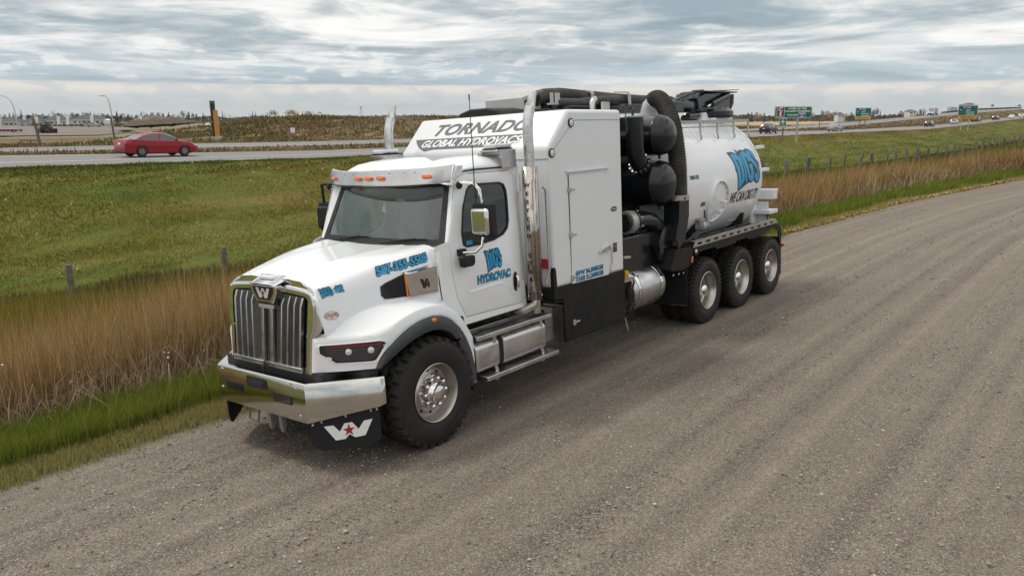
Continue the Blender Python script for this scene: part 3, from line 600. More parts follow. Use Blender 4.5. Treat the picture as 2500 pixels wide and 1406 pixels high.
blades('field_weeds', 'dark leafy weeds just beyond the fence', FLD, .0, .16, 42000, .30, .034, [(.028, .042, .012), (.045, .062, .016), (.075, .075, .025), (.10, .085, .035)], lean=.7, D0=18, seed=25, power=1.0, patch=.8)
blades('mown_field_grass', 'tufted mown grass between fence and highway', FLD, .10, 1.0, 230000, .075, .022, FG, Lr=(-32, 270), lean=1.1, D0=22, seed=26, power=.8, patch=.9, maxw=.16, wgrow=.8, hgrow=.05, zone=1)
blades('median_dry_grass', 'dry grass tufts in the median', [R6, mid67, R7], .08, .92, 15000, .22, .07, [(.09, .075, .03), (.17, .12, .06), (.26, .19, .11)], Lr=(-45, 240), lean=.6, D0=45, seed=27, power=.7, patch=.6, Dmax=500)
blades('scrub_growth', 'rust brown and green scrub covering the mound', B, .06, .80, 110000, .26, .10, [(.05, .065, .018), (.10, .095, .03), (.17, .105, .048), (.22, .14, .068), (.26, .19, .11), (.40, .34, .24)], Lr=(-62, 150), lean=.9, D0=60, seed=28, power=.6, patch=.95, hgrow=.12, maxw=.4, Dmax=500, zone=2)

def soil_bank():
    g = np.random.default_rng(8); us_ = np.linspace(290, 500, 60); rows = []
    for k, (dv, Dk) in enumerate(((0, 185), (.35, 192), (.8, 200), (1, 207), (.85, 214), (-.4, 235))):
        r_ = []
        for i, u in enumerate(us_):
            vb = 309 - (u - 290) * .05; vt = 293.5 - 5.5 * math.sin(min(1, (u - 290) / 130) * math.pi / 2) + 1.3 * math.sin(u * .13) + .8 * math.sin(u * .37); e_ = min(1, (u - 290) / 40) * min(1, (500 - u) / 70); vt = vb + (vt - vb) * max(e_, 0)
            p = at(u, vb + (vt - vb) * dv + g.normal(0, .45), Dk); r_.append(tuple(p))
        rows.append(r_)
    ground_mat('dark_soil', [(0.3, (0.055, 0.045, 0.030)), (0.5, (0.10, 0.078, 0.052)), (0.7, (0.17, 0.135, 0.095))], sc=(0.1, 0.6, 3), bump=1.0, bdist=.3); b = MB(); b.grid(rows); o = b.build('soil_bank', 'dark_soil', None, weld=False, smooth=50); tag(o, kind='structure', label='bank of dark dumped soil behind the red car')
soil_bank()
# ================================================================== THE TRUCK (built in its own frame: x = its left, y = rearwards, z up)
truck = empty('vacuum_truck'); truck.rotation_mode = 'QUATERNION'; truck.rotation_quaternion = RW.to_quaternion()
tag(truck, 'white hydro excavation truck with black vacuum gear and round white debris tank on gravel road', 'truck')
T = truck
def both(fn):
    for s in (1, -1): fn(s)
def spline(y, xs, ys): return smoothi(y, xs, ys)
# ---------- frame, axles
b = MB()
for s in (-1, 1): b.bb((s * .42 - .04, .35, .68), (s * .42 + .04, 10.3, .95))
for y in (1.9, 3.2, 4.8, 6.2, 7.0, 8.0, 9.3, 10.25): b.bb((-.4, y, .72), (.4, y + .08, .9))
b.bb((-.38, .9, .45), (.38, 2.6, 1.2)); b.bb((-.9, 3.5, .62), (.9, 4.85, 1.1))
for y in (1.201, 7.378, 8.69, 10.0): b.tube([(-1.0, y, .53), (1.0, y, .53)], .085, 10)
for y in (7.378, 8.69, 10.0): b.lathe([(0, -.2), (.2, -.16), (.24, 0), (.2, .16), (0, .2)], (0, y, .53), 'x', 14)
b.build('chassis_frame', 'black_frame', T, smooth=30)
# ---------- wheels
def tyre_mesh(b, c, ro, ri, w, s):
    # c = centre of the outer side face; s = side; w = width
    pr = [(ri, -.015), (ri + .02, .0), (ri + .07, .012), ((ro + ri) / 2 + .02, .018), (ro - .07, .010), (ro - .040, -.004), (ro - .030, -.03), (ro - .030, -w + .03), (ro - .05, -w + .002), ((ro + ri) / 2, -w - .012), (ri, -w + .02), (ri - .01, -w * .5)]
    b.lathe(pr, c, 'x', 64, s)
def tread(b, c, ro, w, s, rows_, nblk, skew, d=.02, sq=1.0):
    # separate tread blocks, staggered across the tyre
    for j, (u0, u1) in enumerate(rows_):
        for k in range(nblk):
            a0 = 2 * math.pi * (k + (0.5 if j % 2 else 0)) / nblk; da = 2 * math.pi / nblk * .70
            vs = []
            for h in (ro - .04, ro):
                for (u, e) in ((u0, 0), (u0, 1), (u1, 1), (u1, 0)):
                    g = .006 * (1 if h == ro else 0); uu = u + (g if u == u0 else -g); sk = skew * (uu - .5) * (1 if uu > .5 else -1) * 2 * math.pi / nblk
                    rr = h - (.016 if (uu > .93 or uu < .07) else 0); a = a0 + sk + (da if e else 0) + (-.004 if e else .004) * (h == ro) / ro
                    zig = .010 * (1 if (e + (u == u0)) % 2 else -1) * sq; uu2 = uu
                    vs.append((c[0] - uu2 * w * s, c[1] + rr * math.cos(a + zig), c[2] + rr * math.sin(a + zig)))
            b.add(vs, [(4, 5, 6, 7), (0, 1, 5, 4), (1, 2, 6, 5), (2, 3, 7, 6), (3, 0, 4, 7)])
def front_wheel(s):
    c = (s * 1.262, 1.201, .566); w = .42
    b = MB(); tyre_mesh(b, c, .566, .295, w, s); t_ = b.build('wheel', 'sidewall_rubber', T, smooth=30)
    b = MB(); tread(b, c, .572, w, s, [(-.008, .20), (.23, .40), (.43, .57), (.60, .77), (.80, 1.008)], 30, .5); b.build('tread', 'rubber', t_)
    # rim: lip, barrel, disc with hand holes, hub
    b = MB(); b.lathe([(.298, -.02), (.305, .004), (.298, .012), (.290, .004), (.280, -.03), (.268, -.055), (.258, -.085), (.250, -.105), (.215, -.112), (.185, -.10), (.17, -.085)], c, 'x', 64, s)
    b.lathe([(.17, -.085), (.155, -.080), (.12, -.080), (.115, -.06)], c, 'x', 40, s); b.build('rim', 'worn_alloy', t_, smooth=35)
    b = MB()
    for k in range(10):
        a = 2 * math.pi * (k + .5) / 10; cc = (c[0] - .1095 * s, c[1] + .218 * math.cos(a), c[2] + .218 * math.sin(a)); b.lathe([(0, .003), (.017, .003), (.02, -.004)], cc, 'x', 12, s)
    b.build('hand_holes', 'gasket', t_)
    b = MB(); b.lathe([(.115, -.085), (.112, -.02), (.10, .0), (.085, .012), (.078, .045), (.05, .058), (0, .062)], c, 'x', 32, s)
    b.build('hub_cap', 'chrome', t_, smooth=40)
    proto = None
    for k in range(10):
        a = 2 * math.pi * k / 10; p = (c[0], c[1] + .143 * math.cos(a), c[2] + .143 * math.sin(a))
        if proto is None:
            b = MB(); b.lathe([(.030, -.088), (.030, -.078), (.020, -.074), (.0195, -.02), (.024, -.015), (.024, -.004), (.014, .004), (0, .006)], (0, 0, 0), 'x', 12, s); proto = b.build('lug_nut', 'chrome', t_, smooth=40); o = proto
        else: o = proto.copy(); COL.objects.link(o)
        o.location = p
    if s > 0:
        vf = text2d('MICHELIN', .085, .004, 0, 1.15); rr = .43
        def fn(x, y, c=c): a = -R(62) + x / rr; return Vector((c[0] + .0205, c[1] - (rr + y) * math.sin(-a) * 1.0, c[2] - (rr + y) * math.cos(a))) if False else Vector((c[0] + .021, c[1] + (rr - y) * math.sin(R(38) + x / rr), c[2] - (rr - y) * math.cos(R(38) + x / rr)))
        decal('sidewall_lettering', vf, fn, 'rubber', t_, .03)
both(front_wheel)
def rear_wheel(s, y):
    c = (s * 1.262, y, .525); t_ = None
    b = MB(); tyre_mesh(b, c, .525, .292, .275, s); t_ = b.build('wheel', 'sidewall_rubber', T, smooth=30)
    rows_ = [(-.005, .2), (.22, .4), (.42, .58), (.6, .78), (.8, 1.005)]
    b = MB(); tread(b, c, .530, .275, s, rows_, 48, .6, sq=1.2); b.build('tread', 'rubber', t_)
    b = MB(); c2 = (s * .925, y, .525); tyre_mesh(b, c2, .520, .292, .275, s); tread(b, c2, .528, .275, s, rows_, 44, .6); b.build('inner_tyre', 'rubber', t_, smooth=30)
    b = MB(); b.lathe([(.294, -.02), (.302, .004), (.294, .010), (.286, .002), (.276, -.03), (.262, -.05), (.252, -.10), (.246, -.16), (.23, -.175), (.17, -.170), (.145, -.150), (.14, -.15)], c, 'x', 48, s)
    b.build('rim', 'worn_alloy', t_, smooth=35)
    b = MB(); b.lathe([(.15, -.172), (.13, -.15), (.105, -.145), (.095, -.06), (.075, -.035), (.03, -.02), (0, -.018)], c, 'x', 28, s); b.build('hub_cap', 'chrome', t_, smooth=40)
    b = MB()
    for k in range(10): a = 2 * math.pi * k / 10; b.lathe([(.02, -.168), (.02, -.13), (0, -.125)], (c[0], y + .165 * math.cos(a), .525 + .165 * math.sin(a)), 'x', 8, s)
    b.build('lug_nuts', 'worn_alloy', t_)
for y in (7.378, 8.69, 10.0): both(lambda s, y=y: rear_wheel(s, y))
# ---------- bumper
def bumper():
    P = [(-1.235, .56), (-1.215, .50), (-.745, 0), (.745, 0), (1.215, .50), (1.235, .56)]
    zt = [.905, .908, .900, .900, .908, .905]; zb = [.630, .612, .505, .505, .612, .630]
    b = MB(); rows = []
    n = len(P)
    def off(i, d):
        q = Vector(P[i]); a = Vector(P[max(i - 1, 0)]); c = Vector(P[min(i + 1, n - 1)]); t = (c - a).normalized(); nn = Vector((-t.y, t.x)); return q + nn * d
    prof = [(.18, -.02, 'b'), (.02, .0, 'b'), (0.0, .012, 'b'), (0.0, -.018, 't'), (.012, .0, 't'), (.20, .004, 't')]
    for d, dz, k in prof:
        rows.append([(off(i, d).x, off(i, d).y, (zb[i] if k == 'b' else zt[i]) + dz) for i in range(n)])
    b.grid(rows); o = b.build('bumper', 'bumper_steel', T, solid=.012, bevel=.004)
    # lamps set in black gaskets
    def lampbox(x0, x1, z0, z1, name, m, d=.006):
        r_ = .018; pts = []
        for cx_, cz_, a0 in ((x1 - r_, z1 - r_, 0), (x0 + r_, z1 - r_, 90), (x0 + r_, z0 + r_, 180), (x1 - r_, z0 + r_, 270)):
            for k in range(4): a = R(a0 + k * 30); pts.append((cx_ + r_ * math.cos(a), cz_ + r_ * math.sin(a)))
        q = MB(); q.prism(pts, 'y', -d, .01); return q.build(name, m, o)
    for x0, x1 in ((-.595, -.285), (.225, .535)):
        lampbox(x0, x1, .66, .75, 'lamp_gasket', 'gasket', .004); lampbox(x0 + .014, x1 - .014, .672, .738, 'fog_lamp', 'lens_black', .010)
    lampbox(-.20, .135, .752, .858, 'tow_pocket', 'gasket', .010)
    q = MB(); q.bb((-.17, -.012, .775), (.105, -.0105, .835)); q.build('tow_opening', 'cabin_dark', o)
    q = MB(); q.tube([(.09, -.02, .80), (.09, .0, .80)], .02, 8); q.build('tow_pin', 'black_plastic', o)
    for x, z in ((-.69, .66), (.60, .84), (.64, .575), (-.66, .86), (.55, .88)):
        q = MB(); q.lathe([(.0, -.011), (.012, -.009), (.014, .0)], (x, 0, z), 'y', 10); q.build('bolt', 'chrome', o, smooth=40)
    # brackets hanging below
    q = MB()
    for x0, x1 in ((-.36, -.19),): q.tube([(x0, .10, .52), (x0 + .02, .06, .36), (x1, .06, .34), (x1 + .0, .10, .52)], .012, 6)
    q.build('tow_hook', 'cast_grey', T)
    for x in (.05, .24):
        q = MB(); q.prism([(.02, .55), (.07, .55), (.075, .40), (.055, .33), (.035, .33), (.02, .40)], 'x', x, x + .05); q.build('tow_hook', 'cast_grey', T, bevel=.006)
    q = MB(); q.bb((-.55, .20, .60), (.62, .30, .82)); q.bb((-1.0, .30, .62), (1.0, .42, .70)); q.build('bumper_bracket', 'black_frame', T)
bumper()
# near-black blocks stand in for the shade in the gap between bumper and grille
b = MB(); b.bb((-.80, .16, .84), (.80, .9, .96)); b.bb((-1.0, .45, .80), (1.08, .62, .95)); b.build('gap_shade_block', 'cabin_dark', T)
# front mud flaps under the bumper corners
def flap(s):
    A, B_ = Vector((.745, .03)), Vector((1.19, .50)); d = (B_ - A).normalized(); nn = Vector((d.y, -d.x)); Lg = (B_ - A).length
    def f(u, z, o=0.0): p = A + d * u + nn * o - nn * .03; return Vector((s * p.x, p.y, z))
    pts = [(-.02, .515), (Lg + .0, .61), (Lg + .0, .30), (Lg - .04, .255), (.09, .215), (.03, .25), (-.01, .33)]
    V2, F2 = poly2d(pts); q = MB(); q.add([f(u, z) for u, z in V2], F2); o = q.build('mud_flap', 'black_plastic', T, solid=.014)
    if s > 0:
        bx = [(0, 1), (.195, .98), (.315, .52), (.42, 1), (.58, 1), (.70, .50), (.82, .97), (1, 1), (.83, .03), (.62, .0), (.51, .26), (.42, .0), (.22, .0)]
        bx = [(x, 1 - (1 - y)) for x, y in bx]
        fn = lambda u, v: f(.115 + u * .46, .305 + v * .155 + u * .035, .006)
        decal('flap_emblem', poly2d(bx), fn, 'decal_white', o)
        st = [(.505 + (.135 if k % 2 == 0 else .052) * math.sin(k * math.pi / 5), .53 + (.42 if k % 2 == 0 else .16) * math.cos(k * math.pi / 5)) for k in range(10)]
        decal('flap_star', poly2d(st), lambda u, v: f(.115 + u * .46, .305 + v * .155 + u * .035, .009), 'decal_red', o)
        q = MB()
        for u, z in ((.02, .485), (.10, .508), (.33, .545), (.57, .575), (.625, .585)): p = f(u, z, .010); q.lathe([(0, .006), (.011, .004), (.013, -.004)], tuple(p), 'x', 8)
        q.build('bolts', 'chrome', o)
both(flap)
# ---------- hood and fenders
def zc_(y): return spline(y, (.18, .3, .5, 1.0, 1.62), (1.805, 1.835, 1.885, 1.955, 1.985))
def zs_(y): return spline(y, (.18, .5, .83, 1.2, 1.62), (1.735, 1.795, 1.865, 1.925, 1.968))
def xs_(y): return spline(y, (.18, .6, 1.1, 1.62), (.690, .80, .905, .965))
def xb_(y): return spline(y, (.18, .6, 1.1, 1.62), (.760, .90, 1.01, 1.055))
def hside(y, z):
    zt = zs_(y) - .05; zb = 1.40; t = min(max((zt - z) / (zt - zb), -.2), 1.2); return xs_(y) + .012 + (xb_(y) - xs_(y) - .012) * (t ** .8 if t > 0 else t)
def gy(z): return .136 + .085 * max(0, (z - .95)) / .8
def hsec(y):
    zc0, zs0, xs0 = zc_(y), zs_(y), xs_(y); r_ = []; rid = .30 + .12 * (y - .2); dip = -.012 * min(1, (y - .18) * 4)
    for x, z in ((0, zc0 + dip), (rid * .55, zc0 + dip + .002), (rid * .9, zc0 + .0), (rid, zc0 + .004), (rid + .05, zc0 - .004), ((rid + xs0) / 2, zc0 - .3 * (zc0 - zs0) + .012), (xs0 - .16, zs0 + .034), (xs0 - .08, zs0 + .024), (xs0 - .035, zs0 + .008), (xs0 - .008, zs0 - .018), (xs0 + .008, zs0 - .045)): r_.append((x, y, z))
    for k in range(1, 7): z = zs0 - .05 - k / 6 * (zs0 - .05 - (1.36 if y > .5 else 1.27)); r_.append((hside(y, z), y, z))
    return r_
def hood():
    b = MB(); rows = []; ys = [.252, .30, .36] + [.42 + .1 * i for i in range(12)] + [1.585, 1.62]
    for y in ys:
        r_ = hsec(y)
        rows.append(r_)
    b.grid(rows)
    # rounded nose closing on to the grille shell
    # fender
    def xo(y): return spline(y, (.12, .143, .219, .292, .37, .453, .536, .635, .75, .95, 1.3, 1.6, 1.8, 1.95), (.655, .68, .765, .857, .942, 1.022, 1.10, 1.165, 1.203, 1.225, 1.235, 1.225, 1.20, 1.17))
    def zt(y): return spline(y, (.12, .2, .35, .55, .74, .9, 1.08, 1.25, 1.43, 1.55, 1.665, 1.8, 1.9, 1.97), (1.292, 1.294, 1.300, 1.308, 1.362, 1.418, 1.455, 1.462, 1.434, 1.375, 1.29, 1.13, .985, .86))
    def zin(y): return spline(y, (.12, .24, .32, .5, .7, 1.0, 1.35, 1.6, 1.75, 1.97), (1.30, 1.315, 1.36, 1.44, 1.50, 1.525, 1.505, 1.43, 1.25, .95))
    fl = [(.56, .965), (.60, 1.06), (.68, 1.15), (.80, 1.235), (.95, 1.305), (1.1, 1.340), (1.235, 1.350), (1.38, 1.325), (1.5, 1.27), (1.62, 1.165), (1.72, 1.03), (1.80, .87), (1.85, .70), (1.87, .50)]
    def zlow(y):
        if y < .56: return .965
        return spline(y, [p[0] for p in fl], [p[1] for p in fl])
    rows = []
    ysf = [.138, .15, .18, .22, .27, .33, .4, .47, .54, .56, .58, .6, .64, .7, .78, .86, .95, 1.05, 1.15, 1.25, 1.35, 1.45, 1.53, 1.6, 1.67, 1.73, 1.79, 1.84, 1.875]
    for y in ysf:
        X, t, zi, zl = xo(y), zt(y), zin(y), zlow(y); xi = min((xb_(y) if y > .26 else .62) - .03, X - .05); w = X - xi
        r_ = [(xi, y, zi), (xi + w * .12, y, zi), (xi + w * .35, y, zi + (t - zi) * .42), (xi + w * .6, y, zi + (t - zi) * .8), (X - min(.05, w * .25), y, t), (X - min(.018, w * .12), y, t - .014), (X - .003, y, t - .045), (X, y, t - .08)]
        zt2 = t - .08
        for k in range(1, 5): r_.append((X + .004 * math.sin(k * .8), y, zt2 + (min(zl, zt2) - zt2) * k / 4))
        r_ = [(x_, max(y_, gy(z_) + .014) if y_ < .3 else y_, z_) for x_, y_, z_ in r_]
        rows.append(r_)
    b.grid(rows)
    # front return face of the fender next to the grille shell
    o = b.build('hood', 'white_paint', T, smooth=38, mirror=True)
    # black wheel-arch flares
    fi = [(.60, .955), (.68, 1.02), (.79, 1.10), (.93, 1.165), (1.08, 1.205), (1.22, 1.215), (1.36, 1.19), (1.48, 1.125), (1.58, 1.02), (1.66, .89), (1.72, .74), (1.75, .60), (1.76, .50)]
    def flare(s):
        n = 40
        def along(L_, t):
            acc = [0]; 
            for i in range(1, len(L_)): acc.append(acc[-1] + math.hypot(L_[i][0] - L_[i - 1][0], L_[i][1] - L_[i - 1][1]))
            q = t * acc[-1]; return (float(np.interp(q, acc, [p[0] for p in L_])), float(np.interp(q, acc, [p[1] for p in L_])))
        for (t0, t1) in ((0, .655), (.672, 1)):
            q = MB(); rows = []
            for k in range(n):
                t = t0 + (t1 - t0) * k / (n - 1); po = along(fl, t); pi = along(fi, t); r_ = []
                xo_ = xo(po[0]) if po[0] < 1.87 else 1.2
                for u, e in ((-.06, -.03), (0, .006), (.08, .030), (.3, .042), (.75, .040), (1, .030), (1.02, -.03), (.9, -.25)):
                    r_.append((s * (xo_ + e), po[0] + (pi[0] - po[0]) * u, po[1] + (pi[1] - po[1]) * u))
                rows.append(r_)
            q.grid(rows); q.build('wheel_arch_flare', 'flare_plastic', T, smooth=40)
    both(flare)
    def well(s):
        q = MB(); rows = []
        for k in range(20):
            a = R(200 - k * 220 / 19); rows.append([(s * x, 1.23 + .66 * math.cos(a) * -1 * -1, .56 + .66 * math.sin(a)) for x in (1.15, .5)])
        q.grid(rows); q.build('wheel_well', 'cabin_dark', T, smooth=40)
    both(well)
    # amber marker on the flare, headlights
    def bits(s):
        q = MB(); q.lathe([(0, .022), (.02, .018), (.03, 0)], (0, 0, 0), 'x', 12, s); m_ = q.build('marker_lamp', 'amber', T, smooth=50); m_.location = (s * 1.262, 1.235, 1.312); m_.scale = (1, 1.5, .85)
        hp_ = [(.212, 1.205), (.222, 1.220), (.40, 1.222), (.586, 1.224), (.630, 1.212), (.648, 1.196), (.560, 1.058), (.535, 1.050), (.304, 1.057), (.214, 1.150)]
        # recessed look: white bezel step, black housing, clear cover
        def grow(P, g): cx_ = sum(p[0] for p in P) / len(P); cz = sum(p[1] for p in P) / len(P); return [(cx_ + (p[0] - cx_) * (1 + g), cz + (p[1] - cz) * (1 + g * 1.6)) for p in P]
        V2, F2 = poly2d(hp_)
        def face(P, off, name, m, par, sub=.06):
            return decal(name, poly2d(P), lambda y, z: Vector((s * (xo(y) + off), y, z)), m, par, sub)
        # bezel ring: raised white lip
        ring_o, ring_i = grow(hp_, .15), grow(hp_, .05); q = MB(); n = len(hp_); dens = []
        for k in range(n):
            for j in range(5):
                t = j / 5; a, c = ring_o[k], ring_o[(k + 1) % n]; a2, c2 = ring_i[k], ring_i[(k + 1) % n]
                po = (a[0] + (c[0] - a[0]) * t, a[1] + (c[1] - a[1]) * t); pi = (a2[0] + (c2[0] - a2[0]) * t, a2[1] + (c2[1] - a2[1]) * t)
                dens.append([(s * (xo(po[0]) - .004), po[0], po[1]), (s * (xo(po[0]) + .014), po[0] * .7 + pi[0] * .3, po[1] * .7 + pi[1] * .3), (s * (xo(pi[0]) + .012), pi[0], pi[1]), (s * (xo(pi[0]) - .0), pi[0], pi[1])])
        dens.append(dens[0]); q.grid(dens); q.build('headlight_surround', 'white_paint', T, smooth=40)
        hl = face(grow(hp_, .05), .004, 'headlight', 'gasket', T)
        face(grow(hp_, -.04), .010, 'lamp_cover', 'lens_black', hl)
        for k in range(7):
            z0 = 1.072 + k * .018; y0 = .245 + max(0, (1.14 - z0)) * .9; y1 = .60 - max(0, (1.18 - z0)) * .55
            face([(y0, z0), (y1, z0 - .01), (y1, z0 - .004), (y0, z0 + .006)], .014, 'reflector_rib', 'decal_grey', hl)
        face([(.25, 1.212), (.60, 1.212), (.61, 1.197), (.25, 1.202)], .015, 'red_trim', 'decal_red', hl)
        for yy, zz in ((.383, 1.150), (.534, 1.151)):
            q = MB(); q.lathe([(0, .016), (.016, .014), (.028, .006), (.034, -.002)], (0, 0, 0), 'x', 16, s); l_ = q.build('projector_lens', 'clear_lens', hl, smooth=60); l_.location = (s * (xo(yy) + .010), yy, zz); l_.rotation_euler = (0, 0, -s * R(30))
    both(bits)
    # side intake and its bright cover
    def intake(s):
        def pq(P, off, name, m, sub=.08): return decal(name, poly2d(P), lambda y, z: Vector((s * (hside(y, z) + off), y, z)), m, T, sub)
        i_ = pq([(.862, 1.60), (.872, 1.685), (.93, 1.715), (1.215, 1.79), (1.215, 1.545), (.90, 1.56)], .006, 'intake_mesh', 'gasket')
        q = MB()
        for k in range(12):
            y0 = .88 + k * .03
            for d in (1, -1):
                a = (y0, 1.565), (y0 + .1, 1.565 + .2 * 1)
                if d < 0: a = (y0 + .1, 1.555), (y0, 1.755)
                pts = []
                for j in range(4): t = j / 3; y = a[0][0] + (a[1][0] - a[0][0]) * t; z = a[0][1] + (a[1][1] - a[0][1]) * t; lim = 1.70 + (y - .9) * .24; z = min(z, lim); y = min(y, 1.2); pts.append((s * (hside(y, z) + .011), y, z))
                q.tube(pts, .003, 4)
        q.build('mesh_wire', 'black_plastic', i_)
        q = MB(); rows = []
        for y in (1.155, 1.17, 1.19, 1.3, 1.42, 1.535, 1.555):
            e = interp(y, (1.155, 1.17, 1.19, 1.535, 1.555), (0, .035, .046, .030, 0)); zt_, zb_ = 1.79 + (y - 1.16) * .09, 1.53 - (y - 1.16) * .045; r_ = [(s * (hside(y, zt_) - .01), y, zt_)]
            for t in (0, .06, .14, .5, .86, .94, 1.0): z = zt_ + (zb_ - zt_) * t; r_.append((s * (hside(y, zb_ + .05) + e * (1 if .03 < t < .97 else .35) - (0 if .03 < t < .97 else .01)), y, z))
            r_.append((s * (hside(y, zb_) - .01), y, zb_)); rows.append(r_)
        q.grid(rows); c_ = q.build('intake_cover', 'chrome', T, smooth=30)
        q = MB(); q.tube([(s * (hside(1.15, z) + .02), 1.150 + (z - 1.65) * .08, z) for z in (1.54, 1.62, 1.70, 1.78)], .008, 6); q.build('marker_strip', 'amber', c_)
        wp = [(0, 1), (.2, 1), (.32, .5), (.42, .95), (.58, .95), (.68, .5), (.8, 1), (1, 1), (.78, 0), (.6, 0), (.5, .3), (.4, 0), (.22, 0)]
        fn = lambda u, v: Vector((s * (hside(1.36, 1.57) + .041), 1.30 + u * .17, 1.60 + v * .10))
        decal('emblem', poly2d(wp), fn, 'decal_black', c_)
        st = [(.5 + (.13 if k % 2 == 0 else .05) * math.sin(k * math.pi / 5), .55 + (.3 if k % 2 == 0 else .12) * math.cos(k * math.pi / 5)) for k in range(10)]
        decal('emblem_star', poly2d(st), lambda u, v: Vector((s * (hside(1.36, 1.57) + .044), 1.30 + u * .17, 1.60 + v * .10)), 'decal_red', c_)
    both(intake)
    # hood shut-line to the cowl
    return o
hood()
# ---------- grille shell
def grille():
    # chrome shell: rounded front ring that sweeps back on to the hood skin
    inner = [(-.600, .955), (-.638, 1.62), (-.60, 1.67), (-.3, 1.695), (.3, 1.695), (.60, 1.67), (.638, 1.62), (.600, .955)]
    HO = [(0, 1.775), (.10, 1.774), (.2, 1.771), (.3, 1.766), (.4, 1.760), (.5, 1.753), (.58, 1.746), (.64, 1.736), (.685, 1.720), (.712, 1.692), (.725, 1.655), (.729, 1.60), (.729, 1.54), (.728, 1.46), (.724, 1.40), (.716, 1.355), (.702, 1.315), (.690, 1.28), (.684, 1.18), (.678, 1.05), (.672, .945)]
    HI = [(0, 1.700), (.10, 1.700), (.2, 1.700), (.3, 1.699), (.39, 1.694), (.48, 1.688), (.56, 1.682), (.60, 1.675), (.625, 1.658), (.635, 1.638), (.638, 1.61), (.638, 1.58), (.636, 1.53), (.632, 1.46), (.628, 1.40), (.625, 1.355), (.622, 1.315), (.620, 1.28), (.614, 1.18), (.606, 1.05), (.600, .955)]
    hs0 = hsec(.256); pl = [Vector((p[0], p[2])) for p in hs0]; cut = [p for p in pl if p.y > 1.36] ; acc = [0]
    for i in range(1, len(cut)): acc.append(acc[-1] + (cut[i] - cut[i - 1]).length)
    oa = [0]
    for i in range(1, 15): oa.append(oa[-1] + (Vector(HO[i]) - Vector(HO[i - 1])).length)
    rings = []
    for i, (x, z) in enumerate(HO):
        p = Vector((x, z)); q = Vector(HI[i]); d_ = (p - q).normalized(); k = 1 if i <= 14 else max(0, 1 - (i - 14) / 3)
        if i <= 14: t = oa[i] / oa[14] * acc[-1]; tg = Vector((float(np.interp(t, acc, [c_.x for c_ in cut])), float(np.interp(t, acc, [c_.y for c_ in cut]))))
        else: tg = p.lerp(Vector((hside(.256, z), z)), k)
        yb_ = .258 * k + (gy(z) + .018) * (1 - k); g0 = gy(z)
        col = [(q.x, g0 + .05, q.y), (q.x, g0, q.y), (*((p - d_ * .036)[:1]), g0, (p - d_ * .036)[1]), ((p - d_ * .016).x, g0 + .003, (p - d_ * .016).y), ((p - d_ * .004).x, g0 + .011, (p - d_ * .004).y), (p.x, g0 + .018 + .012 * k, p.y)]
        for t in (.35, .7, 1): e_ = p.lerp(tg, t); col.append((e_.x, (g0 + .018 + .012 * k) * (1 - t) + yb_ * t, e_.y + .006 * math.sin(math.pi * t) * k))
        rings.append(col)
    b = MB(); b.grid(rings); g = b.build('grille_shell', 'chrome', T, smooth=32, mirror=True)
    # black behind
    q = MB(); V2, F2 = poly2d(inner); q.add([(x, gy(z) + .045, z) for x, z in V2], F2); q.build('grille_recess', 'gasket', g)
    # expanded-metal mesh: perforated sheet
    m = bpy.data.materials.new('grille_mesh'); m.use_nodes = True; MT['grille_mesh'] = m; t = m.node_tree; bs = t.nodes['Principled BSDF']; ad = t.nodes.new
    tc_ = ad('ShaderNodeTexCoord'); mp = ad('ShaderNodeMapping'); mp.inputs['Scale'].default_value = (42, 1, 62); t.links.new(tc_.outputs['Object'], mp.inputs['Vector'])
    sx_ = ad('ShaderNodeSeparateXYZ'); t.links.new(mp.outputs[0], sx_.inputs[0])
    def mm(op, a, c=None):
        n = ad('ShaderNodeMath'); n.operation = op
        for i, x in enumerate((a, c)):
            if x is None: continue
            if isinstance(x, (int, float)): n.inputs[i].default_value = x
            else: t.links.new(x, n.inputs[i])
        return n.outputs[0]
    rowi = mm('FLOOR', sx_.outputs[2]); xo_ = mm('ADD', sx_.outputs[0], mm('MULTIPLY', mm('MODULO', mm('ADD', rowi, 200), 2), .5))
    fx = mm('ABSOLUTE', mm('SUBTRACT', mm('FRACT', mm('ADD', xo_, 100)), .5)); fz = mm('ABSOLUTE', mm('SUBTRACT', mm('FRACT', sx_.outputs[2]), .5))
    hole = mm('LESS_THAN', mm('ADD', mm('MULTIPLY', fx, 1.2), mm('MULTIPLY', fz, 1.0)), .43)
    mxn = ad('ShaderNodeMix'); mxn.data_type = 'RGBA'; t.links.new(hole, mxn.inputs[0]); mxn.inputs[6].default_value = (.22, .22, .22, 1); mxn.inputs[7].default_value = (.004, .004, .004, 1); t.links.new(mxn.outputs[2], bs.inputs['Base Color'])
    t.links.new(mm('SUBTRACT', 1.0, hole), bs.inputs['Metallic']); bs.inputs['Roughness'].default_value = .35
    q = MB(); mp_ = [(-.53, .99), (-.565, 1.665), (-.17, 1.69), (-.13, 1.55), (.13, 1.55), (.17, 1.69), (.565, 1.665), (.53, .99)]
    V2, F2 = poly2d(mp_); q.add([(x, gy(z) + .012, z) for x, z in V2], F2); q.build('grille_mesh', 'grille_mesh', g)
    for x in (-.555, -.455, -.355, -.255, .255, .355, .455, .555):
        q = MB(); w = .017 if abs(x) < .5 else .026; zt_ = 1.665 if abs(x) > .3 else 1.64
        prof = [(gy(.985) - .022, .985), (gy(1.57) - .022, 1.585), (gy(1.66) + .0, zt_), (gy(1.66) + .02, zt_), (gy(.985) + .012, .985)]
        q.prism(prof, 'x', x - w / 2, x + w / 2); q.v = [(vx + (vz - 1.55) * .045 * (1 if x > 0 else -1), vy, vz) for vx, vy, vz in q.v]; q.build('grille_bar', 'steel', g, bevel=.003)
